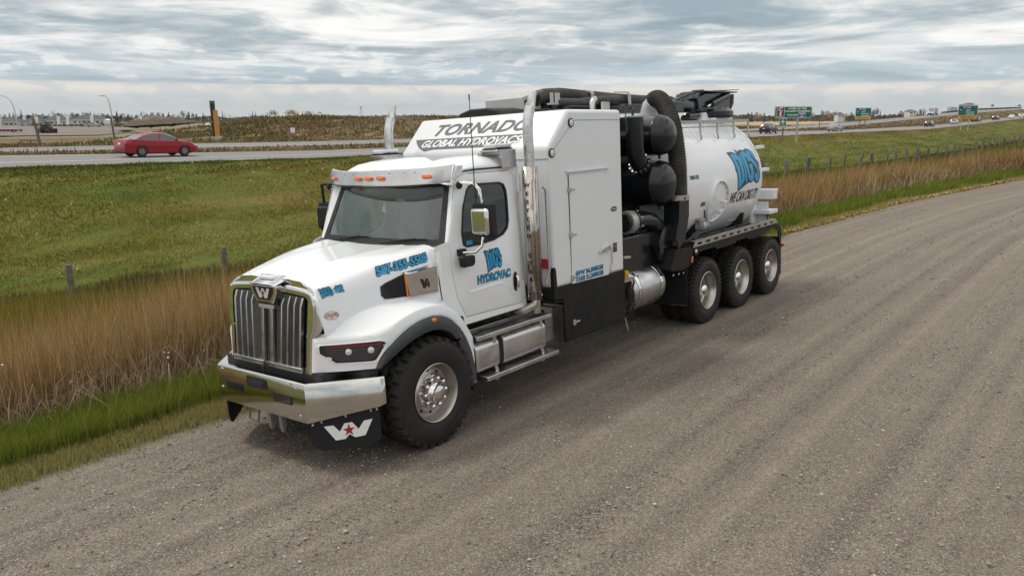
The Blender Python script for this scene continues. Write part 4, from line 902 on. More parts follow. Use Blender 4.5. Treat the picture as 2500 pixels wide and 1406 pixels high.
    q = MB(); q.bb((-.075, gy(1) - .024, .985), (-.03, gy(1) + .02, 1.0)); q = MB()
    for x in (-.088, .062):
        q.prism([(gy(.985) - .024, .985), (gy(1.5) - .024, 1.53), (gy(1.5) + .0, 1.53), (gy(.985) + .01, .985)], 'x', x, x + .042)
    q.prism([(gy(1.5) - .026, 1.525), (gy(1.55) - .024, 1.565), (gy(1.55) + .03, 1.565), (gy(1.5) + .01, 1.525)], 'x', -.125, .128); q.build('grille_centre_bar', 'steel', g, bevel=.003)
    for x0, x1 in ((-.59, -.055), (-.02, .575)):
        q = MB(); q.bb((x0, gy(1) - .036, .955), (x1, gy(1) + .01, 1.0)); q.build('grille_bottom_bar', 'steel', g, bevel=.004)
    # badge housing
    q = MB(); hs_ = [(-.215, 1.765), (.215, 1.765), (.215, 1.70), (.135, 1.585), (-.135, 1.585), (-.215, 1.70)]
    q.prism(hs_, 'y', gy(1.7) - .055, gy(1.7) + .06); q.build('badge_housing', 'chrome', g, bevel=.012, seg=3)
    q = MB(); q.add([(-.15, .125, 1.78), (.15, .125, 1.78), (.20, .30, 1.845), (-.20, .30, 1.845), (-.215, .15, 1.762), (.215, .15, 1.762), (.25, .31, 1.825), (-.25, .31, 1.825)], [(0, 1, 2, 3), (0, 4, 7, 3), (1, 2, 6, 5), (0, 1, 5, 4)]); q.build('badge_crest', 'chrome', g, bevel=.006)
    q = MB(); q.bb((-.11, .20, 1.8155), (.11, .27, 1.842)); q.build('crest_notch', 'white_paint', g, bevel=.004)
    yb = gy(1.7) - .058
    decal('badge_plate', poly2d([(-.165, 1.745), (.165, 1.745), (.165, 1.70), (.10, 1.615), (-.10, 1.615), (-.165, 1.70)]), lambda x, z: Vector((x, yb, z)), 'gasket', g)
    wp = [(0, 1), (.2, 1), (.32, .5), (.42, .95), (.58, .95), (.68, .5), (.8, 1), (1, 1), (.78, 0), (.6, 0), (.5, .3), (.4, 0), (.22, 0)]
    decal('badge_emblem', poly2d(wp), lambda u, v: Vector((-.12 + .24 * u, yb - .004, 1.635 + .10 * v)), 'clear_lens', g)
    st = [(.5 + (.14 if k % 2 == 0 else .055) * math.sin(k * math.pi / 5), .5 + (.36 if k % 2 == 0 else .14) * math.cos(k * math.pi / 5)) for k in range(10)]
    decal('badge_star', poly2d(st), lambda u, v: Vector((-.12 + .24 * u, yb - .008, 1.635 + .10 * v)), 'decal_red', g)
    q = MB(); q.bb((-.17, gy(1.56), 1.56), (.17, gy(1.56) + .03, 1.62)); q.build('badge_shadow_gap', 'gasket', g)
    q = MB(); q.tube([(-.03, .09, .905), (-.03, .09, .955)], .012, 8); q.tube([(-.03, .09, .95), (.0, .09, .965)], .018, 8); q.build('hitch_pin', 'black_plastic', T)
grille()
# ---------- cab
def xcab(y, z): return 1.06 - .05 * max(0, (z - 2.0)) / .7 - (.0 if y > 1.75 else (1.75 - y) * .25)
door_o = [(1.93, 1.185), (1.81, 1.42), (1.755, 1.70), (1.745, 2.02), (1.80, 2.20), (1.93, 2.60), (1.97, 2.665), (2.06, 2.705), (2.84, 2.70), (2.895, 2.65), (2.91, 2.0), (2.915, 1.22), (2.90, 1.165)]
win_o = [(1.945, 1.965), (1.938, 2.10), (2.0, 2.36), (2.09, 2.54), (2.13, 2.575), (2.20, 2.592), (2.64, 2.580), (2.715, 2.555), (2.745, 2.49), (2.75, 2.38), (2.735, 2.14), (2.70, 2.06), (2.62, 2.0), (2.45, 1.955), (2.2, 1.935), (2.0, 1.935)]
def scale_poly(P, d):
    n = len(P); out = []
    A = sum(P[i][0] * P[(i + 1) % n][1] - P[(i + 1) % n][0] * P[i][1] for i in range(n)); sg = 1 if A > 0 else -1
    for i in range(n):
        a, p, c = Vector(P[i - 1]), Vector(P[i]), Vector(P[(i + 1) % n]); e1 = (p - a).normalized(); e2 = (c - p).normalized(); n1 = Vector((e1.y, -e1.x)); n2 = Vector((e2.y, -e2.x)); m_ = (n1 + n2); m_ = m_ / max(m_.length_squared, .3) * 2 * .5
        out.append(tuple(p + (n1 + n2) / max((n1 + n2).length_squared, .5) * 2 * d * sg * .5 * 1.0))
    return out
def cab():
    cabo = [(1.56, 1.30), (1.555, 1.98), (1.60, 2.0), (1.735, 2.03), (1.80, 2.235), (1.955, 2.69), (2.03, 2.755), (2.3, 2.78), (2.98, 2.78), (2.985, 1.10), (1.90, 1.10), (1.88, 1.2), (1.75, 1.24)]
    hole = scale_poly(door_o, .010)
    V2, F2 = poly2d(cabo, [hole]); b = MB(); b.add([(xcab(y, z), y, z) for y, z in V2], F2); 
    # roof
    ys = [1.90, 1.95, 2.0, 2.08, 2.2, 2.4, 2.6, 2.8, 2.93, 2.985]
    def zr(y): return spline(y, (1.90, 1.95, 2.05, 2.2, 2.5, 2.93, 2.985), (2.63, 2.70, 2.795, 2.852, 2.885, 2.89, 2.84))
    rows = []
    for y in ys:
        z = zr(y); ch = .075 * sstep(np.array(y), 1.98, 2.15); ch = float(ch); r_ = []
        for x, dz in ((0, -ch), (.20, -ch), (.27, -ch * .8), (.40, -ch * .1), (.48, 0), (.70, 0), (.84, -.012), (.93, -.045), (.985, -.09), (1.01, -.13)): r_.append((x, y, max(z + dz, 2.60)))
        xe_ = xcab(max(y, 2), 2.76); r_ += [(xe_ + .012, y, min(2.77, z - .05)), (xe_ + .014, y, min(2.755, z - .06)), (xe_, y, min(2.745, z - .065))]; rows.append(r_)
    b.grid(rows)
    # A pillar skin between glass and side
    rows = []
    for t in (0, .25, .5, .75, 1):
        p0 = Vector((1.005, 1.715, 1.985)).lerp(Vector((.885, 1.985, 2.63)), t); p1 = Vector((xcab(1.745, 2.02), 1.745, 2.03)).lerp(Vector((xcab(1.955, 2.66), 1.957, 2.70)), t); mdl = (p0 + p1) / 2 + Vector((.02, -.015, 0)); rows.append([p0, mdl, p1])
    b.grid(rows)
    # rear wall + cowl
    b.add([(0, 2.98, 1.1), (1.05, 2.98, 1.1), (1.02, 2.98, 2.78), (0, 2.98, 2.84)], [(0, 1, 2, 3)])
    b.add([(0, 1.56, 1.95), (.97, 1.58, 1.955), (1.01, 1.715, 1.985), (0, 1.645, 1.985)], [(0, 1, 2, 3)])
    b.add([(.93, 1.56, 1.2), (1.02, 1.56, 1.3), (1.015, 1.56, 1.97), (.93, 1.56, 1.97)], [(0, 1, 2, 3)])
    c = b.build('cab', 'white_paint', T, smooth=40, mirror=True)
    q = MB(); q.bb((-1.0, 1.62, 1.06), (1.0, 2.97, 1.12)); q.build('cab_floor', 'black_frame', c)
    # shut-line strip: black behind the door gap
    def side(s):
        q = MB(); V3, F3 = poly2d(scale_poly(door_o, .02), [scale_poly(door_o, -.03)]); q.add([(s * (xcab(y, z) - .012), y, z) for y, z in V3], F3); q.build('door_seal', 'gasket', c)
        V3, F3 = poly2d(door_o, [scale_poly(win_o, .004)]); q = MB(); q.add([(s * (xcab(y, z) + .004), y, z) for y, z in V3], F3); d = q.build('door', 'white_paint', T, solid=.03, bevel=.004)
        V3, F3 = poly2d(scale_poly(win_o, .010), [scale_poly(win_o, -.034)]); q = MB(); q.add([(s * (xcab(y, z) + .009), y, z) for y, z in V3], F3); q.build('window_frame', 'gasket', d, solid=.01)
        V3, F3 = poly2d(scale_poly(win_o, -.02)); q = MB(); q.add([(s * (xcab(y, z) - .004), y, z) for y, z in V3], F3); q.build('window_glass', 'side_glass', d)
        # handle
        q = MB(); hp_ = [(2.80 + .045 * math.cos(a) * 1.0, 1.43 + .115 * math.sin(a) * (1.0)) for a in [2 * math.pi * k / 20 for k in range(20)]]; hp_ = [(2.79 + math.copysign(min(abs(p[0] - 2.80), .042), p[0] - 2.80), p[1]) for p in hp_]
        V3, F3 = poly2d(hp_); q.add([(s * (xcab(y, z) + .010), y, z) for y, z in V3], F3); q.build('handle_pocket', 'gasket', d)
        q = MB(); q.tube([(s * 1.075, 2.795, 1.345), (s * 1.10, 2.797, 1.37), (s * 1.10, 2.797, 1.47), (s * 1.08, 2.793, 1.50)], [.011, .016, .016, .012], 8); q.build('door_handle', 'chrome', d, smooth=60)
        # body crease low on the door
        q = MB(); rows = []
        for y, z in ((2.0, 1.445), (2.2, 1.452), (2.45, 1.462), (2.55, 1.455), (2.66, 1.39), (2.72, 1.30)): rows.append([(s * (1.06 + .004), y, z + .012), (s * (1.06 + .013), y, z), (s * (1.06 + .004), y, z - .03)])
        q.grid(rows); q.build('door_crease', 'white_paint', d, smooth=60)
        q = MB(); q.bb((s * 1.035, 2.925, 1.22), (s * 1.07, 2.95, 1.42)); q.bb((s * 1.035, 2.935, 2.45), (s * 1.075, 2.965, 2.65)); q.build('door_hinge', 'white_paint', T)
        q = MB(); q.tube([(s * xcab(y, z) + s * .006, y, z) for y, z in ((1.99, 2.735), (2.3, 2.745), (2.96, 2.742))], .009, 6); q.build('drip_rail', 'gasket', c)
    both(side)
    # fender to cowl scallop
    def cowlside(s):
        q = MB(); V3, F3 = poly2d([(1.57, 1.33), (1.565, 1.92), (1.62, 1.94), (1.64, 1.5), (1.70, 1.28), (1.66, 1.27)]); q.add([(s * (xcab(y, z) + .006), y, z) for y, z in V3], F3); q.build('cowl_trim', 'white_paint', T, bevel=.003, solid=.01)
        q = MB(); q.tube([(s * (hside(1.6, z) + .004), 1.585, z) for z in (1.36, 1.5, 1.7, 1.85, 1.93)], .006, 5); q.build('hood_seam', 'gasket', T)
    both(cowlside)
    # windshield: curved pane, black border
    def ws(u, t, off=0.0):
        xb, xt = 1.005, .892; x = u * (xb + (xt - xb) * t); bow = 1 - u * u; y = (1.715 - .075 * bow) + ((1.985 - .07 * bow) - (1.715 - .075 * bow)) * t; z = 1.985 + (2.63 - 1.985) * t
        return Vector((x, y - off * .9, z + off * .4))
    q = MB(); q.grid([[ws(u / 12 - 1, t / 8, -.004) for u in range(25)] for t in range(9)]); wsg = q.build('windshield', 'cab_glass', T, smooth=60)
    def strip(f0, name, m, off=.004):
        q = MB(); q.grid(f0(off)); q.build(name, m, wsg, smooth=60)
    strip(lambda o_: [[ws(u / 12 - 1, t, o_) for u in range(25)] for t in (-.02, .045, .09)], 'lower_border', 'gasket')
    strip(lambda o_: [[ws(u / 12 - 1, t if abs(u / 12 - 1) < .8 else t, o_) for u in range(25)] for t in (.93, 1.02)], 'upper_border', 'gasket')
    for s in (-1, 1): strip(lambda o_: [[ws(s * w_, t / 8, o_) for w_ in (.925 if 0 < t < 8 else .90, .97, 1.015)] for t in range(9)], 'side_border', 'gasket')
    # dark shade band at the top of the glass (fades down in an arc)
    q = MB(); q.grid([[ws(u / 12 * .93 - .93, .93 - t / 4 * (.20 - .10 * (u / 12 - 1) ** 2), -.010) for u in range(25)] for t in range(5)]); q.build('sun_shade_band', 'cabin_dark', wsg, smooth=60)
    # wipers
    for x0, x1, z1 in ((-.78, -.28, .10), (.10, .62, .09)):
        q = MB(); q.tube([ws(x0, .0, .03), ws((x0 + x1) / 2, .05, .03), ws(x1, z1, .022)], .008, 5); q.tube([ws(x0 + .12, z1 * .5 + .02, .02), ws(x1 + .16, z1 + .0, .018)], .007, 4); q.build('wiper', 'gasket', T)
    q = MB(); q.grid([[(x, 1.60 + .07 * (x * x), 1.972), (x, 1.665 + .075 * x * x, 2.0)] for x in [k / 8 - 1 for k in range(17)]]); q.build('cowl_grille', 'gasket', T)
    # cabin
    q = MB(); q.bb((-.95, 1.78, 1.55), (.95, 2.05, 1.98)); q.bb((-.98, 2.9, 1.2), (.98, 2.96, 2.75)); q.bb((-.3, 2.05, 1.2), (.25, 2.35, 1.75)); q.build('dashboard', 'cabin_dark', T, bevel=.03)
    for x in (-.5, .5):
        q = MB(); q.bb((x - .25, 2.35, 1.35), (x + .25, 2.80, 1.72)); q.build('seat', 'cabin_grey', T, bevel=.05); q = MB(); q.prism([(2.72, 1.7), (2.84, 2.35), (2.74, 2.36), (2.62, 1.7)], 'x', x - .23, x + .23); q.prism([(2.80, 2.36), (2.83, 2.55), (2.74, 2.55), (2.72, 2.36)], 'x', x - .12, x + .12); q.build('backrest', 'cabin_grey', T, bevel=.03)
    q = MB(); cw = Vector((.5, 2.1, 1.98)); ax = Vector((0, -.5, .85)).normalized(); e1 = Vector((1, 0, 0)); e2 = ax.cross(e1)
    q.tube([cw + (e1 * math.cos(2 * math.pi * k / 24) + e2 * math.sin(2 * math.pi * k / 24)) * .21 for k in range(25)], .014, 6, caps=False); q.tube([cw - e1 * .2, cw + e1 * .2], .012, 5); q.tube([cw, cw - ax * .2], .03, 6); q.build('steering_wheel', 'cabin_dark', T)
    q = MB(); q.bb((.55, 1.965, 2.50), (.68, 1.972, 2.55)); q.build('toll_tag', 'decal_white', T)
    q = MB(); q.bb((.13, 1.90, 2.43), (.26, 1.905, 2.52)); q.build('permit_paper', 'decal_cream', T)
    q = MB(); q.tube([(-.12, 1.93, 2.46), (-.12, 1.93, 2.38)], .004, 4); q.prism([(-.155, 2.30), (-.085, 2.30), (-.10, 2.34), (-.095, 2.345), (-.12, 2.40), (-.145, 2.345), (-.14, 2.34)], 'y', 1.925, 1.93); q.build('air_freshener', 'decal_white', T)
    q = MB(); V3, F3 = [(2.0, 1.955), (2.10, 1.955), (2.10, 2.0), (2.0, 2.0)], [(0, 1, 2, 3)]; q.add([(xcab(y, z) + .0, y, z) for y, z in V3], F3); q.build('window_sticker', 'decal_cyan', T)
cab()
# sun visor with marker lamps
def visor():
    q = MB(); rows = []
    def vy(x): return 1.625 + .235 * (abs(x) / .95) ** 2.2
    N = 24
    for k in range(N + 1):
        x = -1.0 + 2.0 * k / N; y = vy(x); e = abs(x) ** 4 * .03
        rows.append([(x, y - .01, 2.615 + e * .6), (x, y - .014, 2.63 + e * .6), (x, y + .035, 2.775 + e), (x, y + .065, 2.785 + e)])
    for s in (-1, 1): pass
    q.grid(rows); v = q.build('sun_visor', 'steel', T, smooth=30, solid=.006)
    for s in (-1, 1):
        q = MB(); e0 = [(s * 1.0, vy(1.0) - .014, 2.64), (s * 1.0, vy(1.0) + .065, 2.81)]; e1 = [(s * 1.055, 1.955, 2.70), (s * 1.045, 1.96, 2.80)]; e2 = [(s * 1.06, 2.02, 2.755), (s * 1.05, 2.03, 2.80)]; q.grid([e0, e1, e2]); q.build('visor_wing', 'steel', v, solid=.005)
    for x in (-.764, -.18, 0.0, .19, .764):
        q = MB(); q.prism([(-.05, -.018), (.05, -.018), (.055, 0), (.045, .02), (-.045, .02), (-.055, 0)], 'y', -.028, .01); l_ = q.build('marker_lamp', 'amber', v, bevel=.006); l_.location = (x, vy(x) + .005, 2.700); l_.rotation_euler = (R(-18), 0, math.atan(.235 * 2.2 / .95 * (abs(x) / .95) ** 1.2) * (1 if x > 0 else -1))
    for x in (-.9, -.5, -.3, .3, .5, .62, .9):
        q = MB(); q.lathe([(0, -.006), (.010, -.004), (.011, .0)], (x, vy(x) + .026, 2.755), 'y', 8); q.build('rivet', 'chrome', v)
visor()
# mirrors
def mirror(s):
    yc, x0, x1 = 2.02, 1.17, 1.43
    b = MB(); b.bb((s * x0, yc - .03, 2.045), (s * x1, yc + .09, 2.41)); m_ = b.build('mirror', 'black_plastic', T, bevel=.03, seg=3)
    b = MB(); b.bb((s * (x0 + .012), yc - .075, 2.075), (s * (x1 - .012), yc - .01, 2.355)); b.build('mirror_cover', 'chrome' if s > 0 else 'black_plastic', m_, bevel=.035, seg=4)
    b = MB(); b.tube([(s * 1.07, 1.93, 2.625), (s * 1.13, 1.93, 2.63), (s * 1.26, 1.95, 2.62), (s * 1.30, 1.99, 2.55), (s * 1.31, 2.0, 2.40)], .018, 8); b.tube([(s * 1.30, 2.0, 2.05), (s * 1.30, 1.98, 1.96), (s * 1.25, 1.93, 1.90), (s * 1.11, 1.88, 1.89)], .017, 8); b.build('mirror_arm', 'chrome' if s > 0 else 'black_plastic', T, smooth=50, bevel=0)
    b = MB(); b.tube([(s * 1.06, 1.93, 2.60), (s * 1.09, 1.93, 2.60)], .045, 10); b.bb((s * 1.055, 1.84, 1.86), (s * 1.12, 1.94, 1.93)); b.build('mirror_mount', 'black_plastic', T, bevel=.01)
    b = MB(); b.prism([(1.78, 1.86), (1.98, 1.86), (1.985, 1.78), (1.95, 1.745), (1.80, 1.745)], 'x', s * 1.13, s * 1.20); b.build('spot_mirror', 'black_plastic', T, bevel=.015)
    b = MB(); b.tube([(s * 1.16, 1.85, 1.86), (s * 1.10, 1.87, 1.89)], .015, 6); b.build('mirror_bracket', 'black_plastic', T)
both(mirror)
b = MB(); b.tube([(1.30, 1.93, 2.42), (1.30, 1.92, 2.6), (1.305, 1.915, 3.45)], [.010, .006, .004], 6); b.tube([(1.305, 1.915, 3.45), (1.305, 1.915, 3.51)], .007, 6); b.build('radio_antenna', 'gasket', T)
# strobe beacons on brackets
def strobe(s):
    b = MB(); b.bb((s * .80, 2.60, 2.915), (s * 1.06, 2.90, 2.935)); b.bb((s * 1.055, 2.66, 2.735), (s * 1.062, 2.92, 2.935)); b.bb((s * .78, 2.58, 2.88), (s * .84, 2.92, 2.915)); k_ = b.build('beacon_bracket', 'steel', T, bevel=.003)
    b = MB(); b.bb((s * .82, 2.62, 2.938), (s * 1.05, 2.88, 2.955)); b.build('beacon_base', 'black_plastic', k_)
    for y0, y1 in ((2.605, 2.725), (2.735, 2.90)): b = MB(); b.bb((s * .84, y0, 2.955), (s * 1.03, y1, 3.005)); b.build('beacon_lens', 'clear_lens', k_, bevel=.018, seg=3)
both(strobe)
# ---------- exhaust stacks with perforated shields
def stack(s):
    x, y = s * 1.165, 3.03
    b = MB(); b.tube([(x, y, 2.70), (x, y, 3.16), (x, y + .015, 3.27), (x, y + .06, 3.40)], .060, 24, caps=False)
    # bevel-cut tip
    rings = []
    for k in range(24):
        a = 2 * math.pi * k / 24; c_, s_ = math.cos(a), math.sin(a); p = Vector((x + .060 * c_, y + .06 + .060 * s_, 3.40 - s_ * .02)); q_ = Vector((x + .060 * c_, y + .095 + .060 * s_, 3.49 + .085 * s_)); rings.append([p, q_])
    b.grid(rings + [rings[0]]); p_ = b.build('exhaust_stack', 'pipe_steel', T, smooth=45)
    b = MB(); b.tube([(x, y, 1.02), (x, y, 2.71)], .056, 20); b.tube([(x, y, 1.2), (x, y - .02, 1.12), (x * .93, y - .10, 1.06), (x * .75, y - .14, 1.05)], .055, 14); b.build('exhaust_pipe', 'worn_alloy', T, smooth=45)
    # shield: half wrap
    b = MB(); SH_ = [(1.16 + .757 * r_ + .63 * f_, 3.03 + .63 * r_ - .757 * f_) for r_, f_ in ((-.092, -.06), (-.092, .045), (-.080, .074), (.0, .082), (.045, .076), (.078, .052), (.092, .010), (.088, -.05))]
    b.grid([[(s * px, py, z) for px, py in SH_] for z in (1.185, 2.725)]); sh = b.build('heat_shield', 'shield_steel', T, smooth=50, solid=.004)
    q = MB()
    for i in range(46):
        z = 1.38 + i * .0265
        for j in range(3):
            (x0_, y0_), (x1_, y1_) = SH_[3 + j], SH_[4 + j]; ex = Vector((s * (x1_ - x0_), y1_ - y0_, 0)).normalized(); c0 = Vector((s * (x0_ + x1_) / 2, (y0_ + y1_) / 2, z + (.012 if j % 2 else 0))); nn_ = Vector((s * (y1_ - y0_), -(x1_ - x0_), 0)).normalized() * .007; c0 += nn_
            q.add([c0 - ex * .014, c0 - Z * .0055, c0 + ex * .014, c0 + Z * .0055], [(0, 1, 2, 3)])
    o = q.build('perforations', 'gasket', sh); o['kind'] = 'stuff'
    if s > 0:
        for i, chh in enumerate('WESTERN STAR'):
            if chh == ' ': continue
            z = 2.52 - i * .097 - (0 if i < 7 else .03); fn = plane_fn(((SH_[2][0] + SH_[3][0]) / 2 - .004, (SH_[2][1] + SH_[3][1]) / 2, z), (SH_[3][0] - SH_[2][0], SH_[3][1] - SH_[2][1], 0), (0, 0, 1)); decal('shield_letter', text2d(chh, .060, .0022, 0, 1.15), lambda u, v, fn=fn: fn(u, v, .004), 'decal_black', sh)
    q = MB(); q.tube([(x + s * .07, y + .12, 2.50), (x + s * .085, y + .17, 2.45), (x + s * .085, y + .18, 1.5), (x + s * .06, y + .13, 1.36)], .014, 8); q.build('grab_rail', 'steel', T, smooth=50)
    for z in (2.69, 1.24):
        for i_ in (2, 5): q = MB(); q.lathe([(0, .008), (.008, .005), (.010, 0)], (s * SH_[i_][0], SH_[i_][1], z), 'y', 8, -1); q.build('bolt', 'chrome', sh)
both(stack)
# ---------- fuel tank with steps (left), battery box etc.
def stepside(s):
    prof = [(.62, .56), (1.16, .56), (1.195, .60), (1.20, .68), (1.195, .84), (1.15, .895), (.98, .93), (.62, .94)]
    for y0, y1 in ((1.90, 2.295), (2.375, 3.16)):
        b = MB(); b.prism([(s * p[0], p[1]) for p in prof], 'y', y0, y1); b.build('fuel_tank', 'tank_alloy', T, bevel=.022, seg=3)
    b = MB(); b.prism([(s * p[0] * .985, p[1]) for p in prof], 'y', 2.28, 2.39); b.bb((s * .6, 1.93, .60), (s * 1.14, 3.10, .86)); b.build('tank_gap', 'black_plastic', T)
    b = MB(); b.tube([(s * .82, 1.95, .93), (s * .82, 2.25, .93)], .10, 14); b.tube([(s * .80, 2.42, .93), (s * .80, 3.4, .93)], .11, 16); b.build('silencer', 'tank_alloy', T, smooth=45)
    def tread_step(x0, x1, y0, y1, z0, z1, name):
        b = MB(); b.bb((s * x0, y0, z0), (s * x1, y1, z1)); st_ = b.build(name, 'tank_alloy', T, bevel=.006)
        q = MB(); n = int((y1 - y0) / .042)
        for i in range(n):
            for j in range(4):
                xx = x0 + .03 + j * (x1 - x0 - .06) / 3; yy = y0 + .03 + i * .042 + (.02 if j % 2 else 0); q.add([(s * (xx - .016), yy - .009, z1 + .002), (s * (xx + .016), yy - .004, z1 + .002), (s * (xx + .016), yy + .011, z1 + .002), (s * (xx - .016), yy + .006, z1 + .002)], [(0, 1, 2, 3)])
        o = q.build('grip_holes', 'gasket', st_); o['kind'] = 'stuff'
    tread_step(1.06, 1.245, 1.90, 3.22, .935, .985, 'upper_step'); tread_step(1.04, 1.275, 1.975, 3.295, .470, .520, 'lower_step')
    b = MB()
    for y in (2.2, 3.05): b.bb((s * .7, y, .42), (s * 1.2, y + .05, .56)); b.bb((s * 1.15, y, .45), (s * 1.19, y + .05, .95))
    b.build('step_bracket', 'tank_alloy', T)
both(stepside)
b = MB()
for s in (-1, 1): b.bb((s * .62, 3.05, .97), (s * 1.0, 3.45, 1.02)); b.bb((s * .3, 1.7, .96), (s * .98, 3.4, 1.0))
b.bb((-.9, 2.0, .9), (.9, 3.4, .98)); b.build('deck_plate', 'tank_alloy', T, bevel=.005)
# ---------- service body
def box_body():
    X = 1.24
    up = [(3.30, 1.262), (3.30, 2.93), (3.725, 3.365), (4.92, 3.355), (4.905, 1.235)]
    b = MB(); b.prism(up, 'x', -X, X); bd = b.build('equipment_box', 'white_box', T, bevel=.045, seg=4)
    lo = [(3.30, 1.262), (4.905, 1.235), (4.885, .548), (3.495, .556), (3.49, 1.10), (3.30, 1.12)]
    b = MB(); b.prism(lo, 'x', -X - .003, X + .003); b.build('lower_skirt', 'black_panel', bd, bevel=.008)
    for s in (1, -1):
        b = MB(); b.prism([(3.297, 1.25), (3.297, 1.515), (3.335, 1.515), (3.352, 1.47), (3.362, 1.266), (3.362, 1.25)], 'x', s * (X - .05), s * (X + .004)); b.build('skirt_corner', 'black_panel', bd, bevel=.004)
        b = MB()
        for z in (.96, 1.02): b.tube([(s * .95, 3.30, z + .08), (s * (X + .004), 3.30, z + .08), (s * (X + .004), 3.47, z + .06), (s * (X + .004), 3.485, z - .03), (s * (X + .004), 3.50, .58)], .010, 6)
        b.tube([(s * (X + .003), 3.5, .60), (s * (X + .003), 4.88, .60)], .010, 6); b.tube([(s * (X + .003), 3.5, .64), (s * (X + .003), 4.88, .64)], .008, 6); b.build('skirt_trim', 'black_panel', bd)
        # door panel: proud frame, hinges, latch
        b = MB(); b.prism([(3.685, 2.59), (4.50, 2.55), (4.50, 1.245), (3.665, 1.262)], 'x', s * (X + .0), s * (X + .012)); d_ = b.build('box_door', 'white_box', T, bevel=.003)
        b = MB(); b.tube([(s * (X + .002), 3.672, z) for z in (2.60, 2.0, 1.26, .60)], .006, 5); b.tube([(s * (X + .002), 4.508, 2.56), (s * (X + .002), 4.50, 1.25), (s * (X + .004), 4.47, .6)], .0035, 4); b.build('door_seam', 'gasket', d_)
        b = MB(); b.bb((s * X, 3.63, 2.622), (s * (X + .035), 4.56, 2.636)); b.bb((s * X, 3.63, 2.60), (s * (X + .008), 4.56, 2.65)); b.build('drip_ledge', 'white_box', T)
        for z in (2.41, 1.862, 1.333, .773):
            b = MB(); b.bb((s * X, 3.65, z - .035), (s * (X + .022), 3.70, z + .035)); b.bb((s * X, 3.70, z - .012), (s * (X + .020), 3.79, z + .012)); b.build('hinge', 'galv', d_, bevel=.004)
        b = MB(); b.prism([(4.27, 1.595), (4.46, 1.640), (4.52, 1.635), (4.52, 1.575), (4.44, 1.57), (4.30, 1.565), (4.255, 1.572)], 'x', s * (X + .012), s * (X + .05)); b.tube([(s * (X + .05), 4.29, 1.61), (s * (X + .06), 4.32, 1.655), (s * (X + .05), 4.42, 1.675)], .008, 6); b.build('latch_handle', 'chrome', d_, bevel=.008)
        b = MB(); b.tube([(s * (X + .02), 4.535, 1.61), (s * (X + .02), 4.575, 1.56), (s * (X + .02), 4.575, 1.37), (s * (X + .02), 4.54, 1.33), (s * (X + .02), 4.535, 1.26)], .007, 6); b.build('lock_rod', 'steel', d_)
        for y, z in ((3.771, 3.205), (3.36, 2.865)):
            b = MB(); b.lathe([(.055, -.002), (.055, .012), (.042, .016)], (s * X, y, z), 'x', 24, s); l_ = b.build('work_lamp', 'gasket', T, smooth=40); b = MB(); b.lathe([(.042, .014), (.03, .020), (0, .022)], (s * X, y, z), 'x', 20, s); b.build('lamp_lens', 'clear_lens', l_, smooth=60)
        # rivet lines
        b = MB()
        for y, z in [(3.95 + k * .12, 3.245) for k in range(8)] + [(3.36 + k * .05, 2.93 + k * .05 - .06) for k in range(1, 8)] + [(4.86, 3.1 - k * .14) for k in range(13)] + [(3.50, 2.7 - k * .14) for k in range(9)]: b.lathe([(0, .004), (.006, .002), (.007, -.001)], (s * X, y, z), 'x', 6, s)
        o = b.build('rivets', 'white_box', bd); o['kind'] = 'stuff'
        b = MB(); b.tube([(s * (X + .0015), 3.86, 3.235), (s * (X + .0015), 4.91, 3.225)], .0028, 4); b.tube([(s * (X + .0015), 3.34, 2.86), (s * (X + .0015), 3.86, 3.235)], .0022, 4); b.build('panel_seam', 'decal_grey', bd)
    # front-face seams
    b = MB(); b.tube([(-1.23, 3.298, 2.80), (1.23, 3.298, 2.80)], .004, 4); b.build('panel_seam', 'decal_grey', bd)
    # diamond-plate below, in front of the skirt
    for s in (1, -1): b = MB(); b.bb((s * .98, 3.40, .56), (s * 1.0, 3.49, 1.05)); b.bb((s * .98, 3.475, .56), (s * 1.22, 3.488, 1.03)); b.build('checker_plate', 'tank_alloy', T)
    # lettering on the sloped front
    sl = Vector((0, .425, .435)).normalized(); o0 = Vector((-.10, 3.30, 2.93)); nn = Vector((0, -sl.z, sl.y))
    def ff(u, v, d=.004): return o0 + Vector((1, 0, 0)) * u + sl * v + nn * d
    decal('banner', poly2d([(-1.0, .245), (.90, .245), (.82, .13), (.66, .045), (.56, .03), (.50, .055), (-.58, .055), (-.72, .03), (-.86, .10), (-.95, .18)]), lambda u, v: ff(u, v), 'decal_grey', T)
    decal('name_lettering', text2d('TORNADO', .265, .008, .32, 1.20, space=1.02), lambda u, v: ff(u + .05, v + .388), 'decal_grey', T)
    decal('subtitle_lettering', text2d('GLOBAL HYDROVACS', .165, .0045, .30, 1.02), lambda u, v: ff(u - .0, v + .150, .007), 'decal_white', T)
    # roof vent, grey valve box on the roof
    b = MB(); b.prism([(-.62, 0), (.12, 0), (.06, .075), (-.10, .105), (-.40, .105), (-.58, .06)], 'y', 3.82, 4.45); rv = b.build('roof_vent', 'black_plastic', T, bevel=.025, seg=3); rv.location = (-.02, 0, 3.365)
    b = MB(); x0, x1 = -.58, .62
    b.add([(-.66, 4.43, 3.36), (.03, 4.38, 3.36), (.03, 4.86, 3.36), (-.66, 4.9, 3.36), (-.66, 4.43, 3.600), (.03, 4.38, 3.595), (.03, 4.86, 3.70), (-.66, 4.9, 3.70)], [(0, 1, 5, 4), (1, 2, 6, 5), (2, 3, 7, 6), (3, 0, 4, 7), (4, 5, 6, 7)]); gb = b.build('valve_box', 'grey_box', T, bevel=.006)
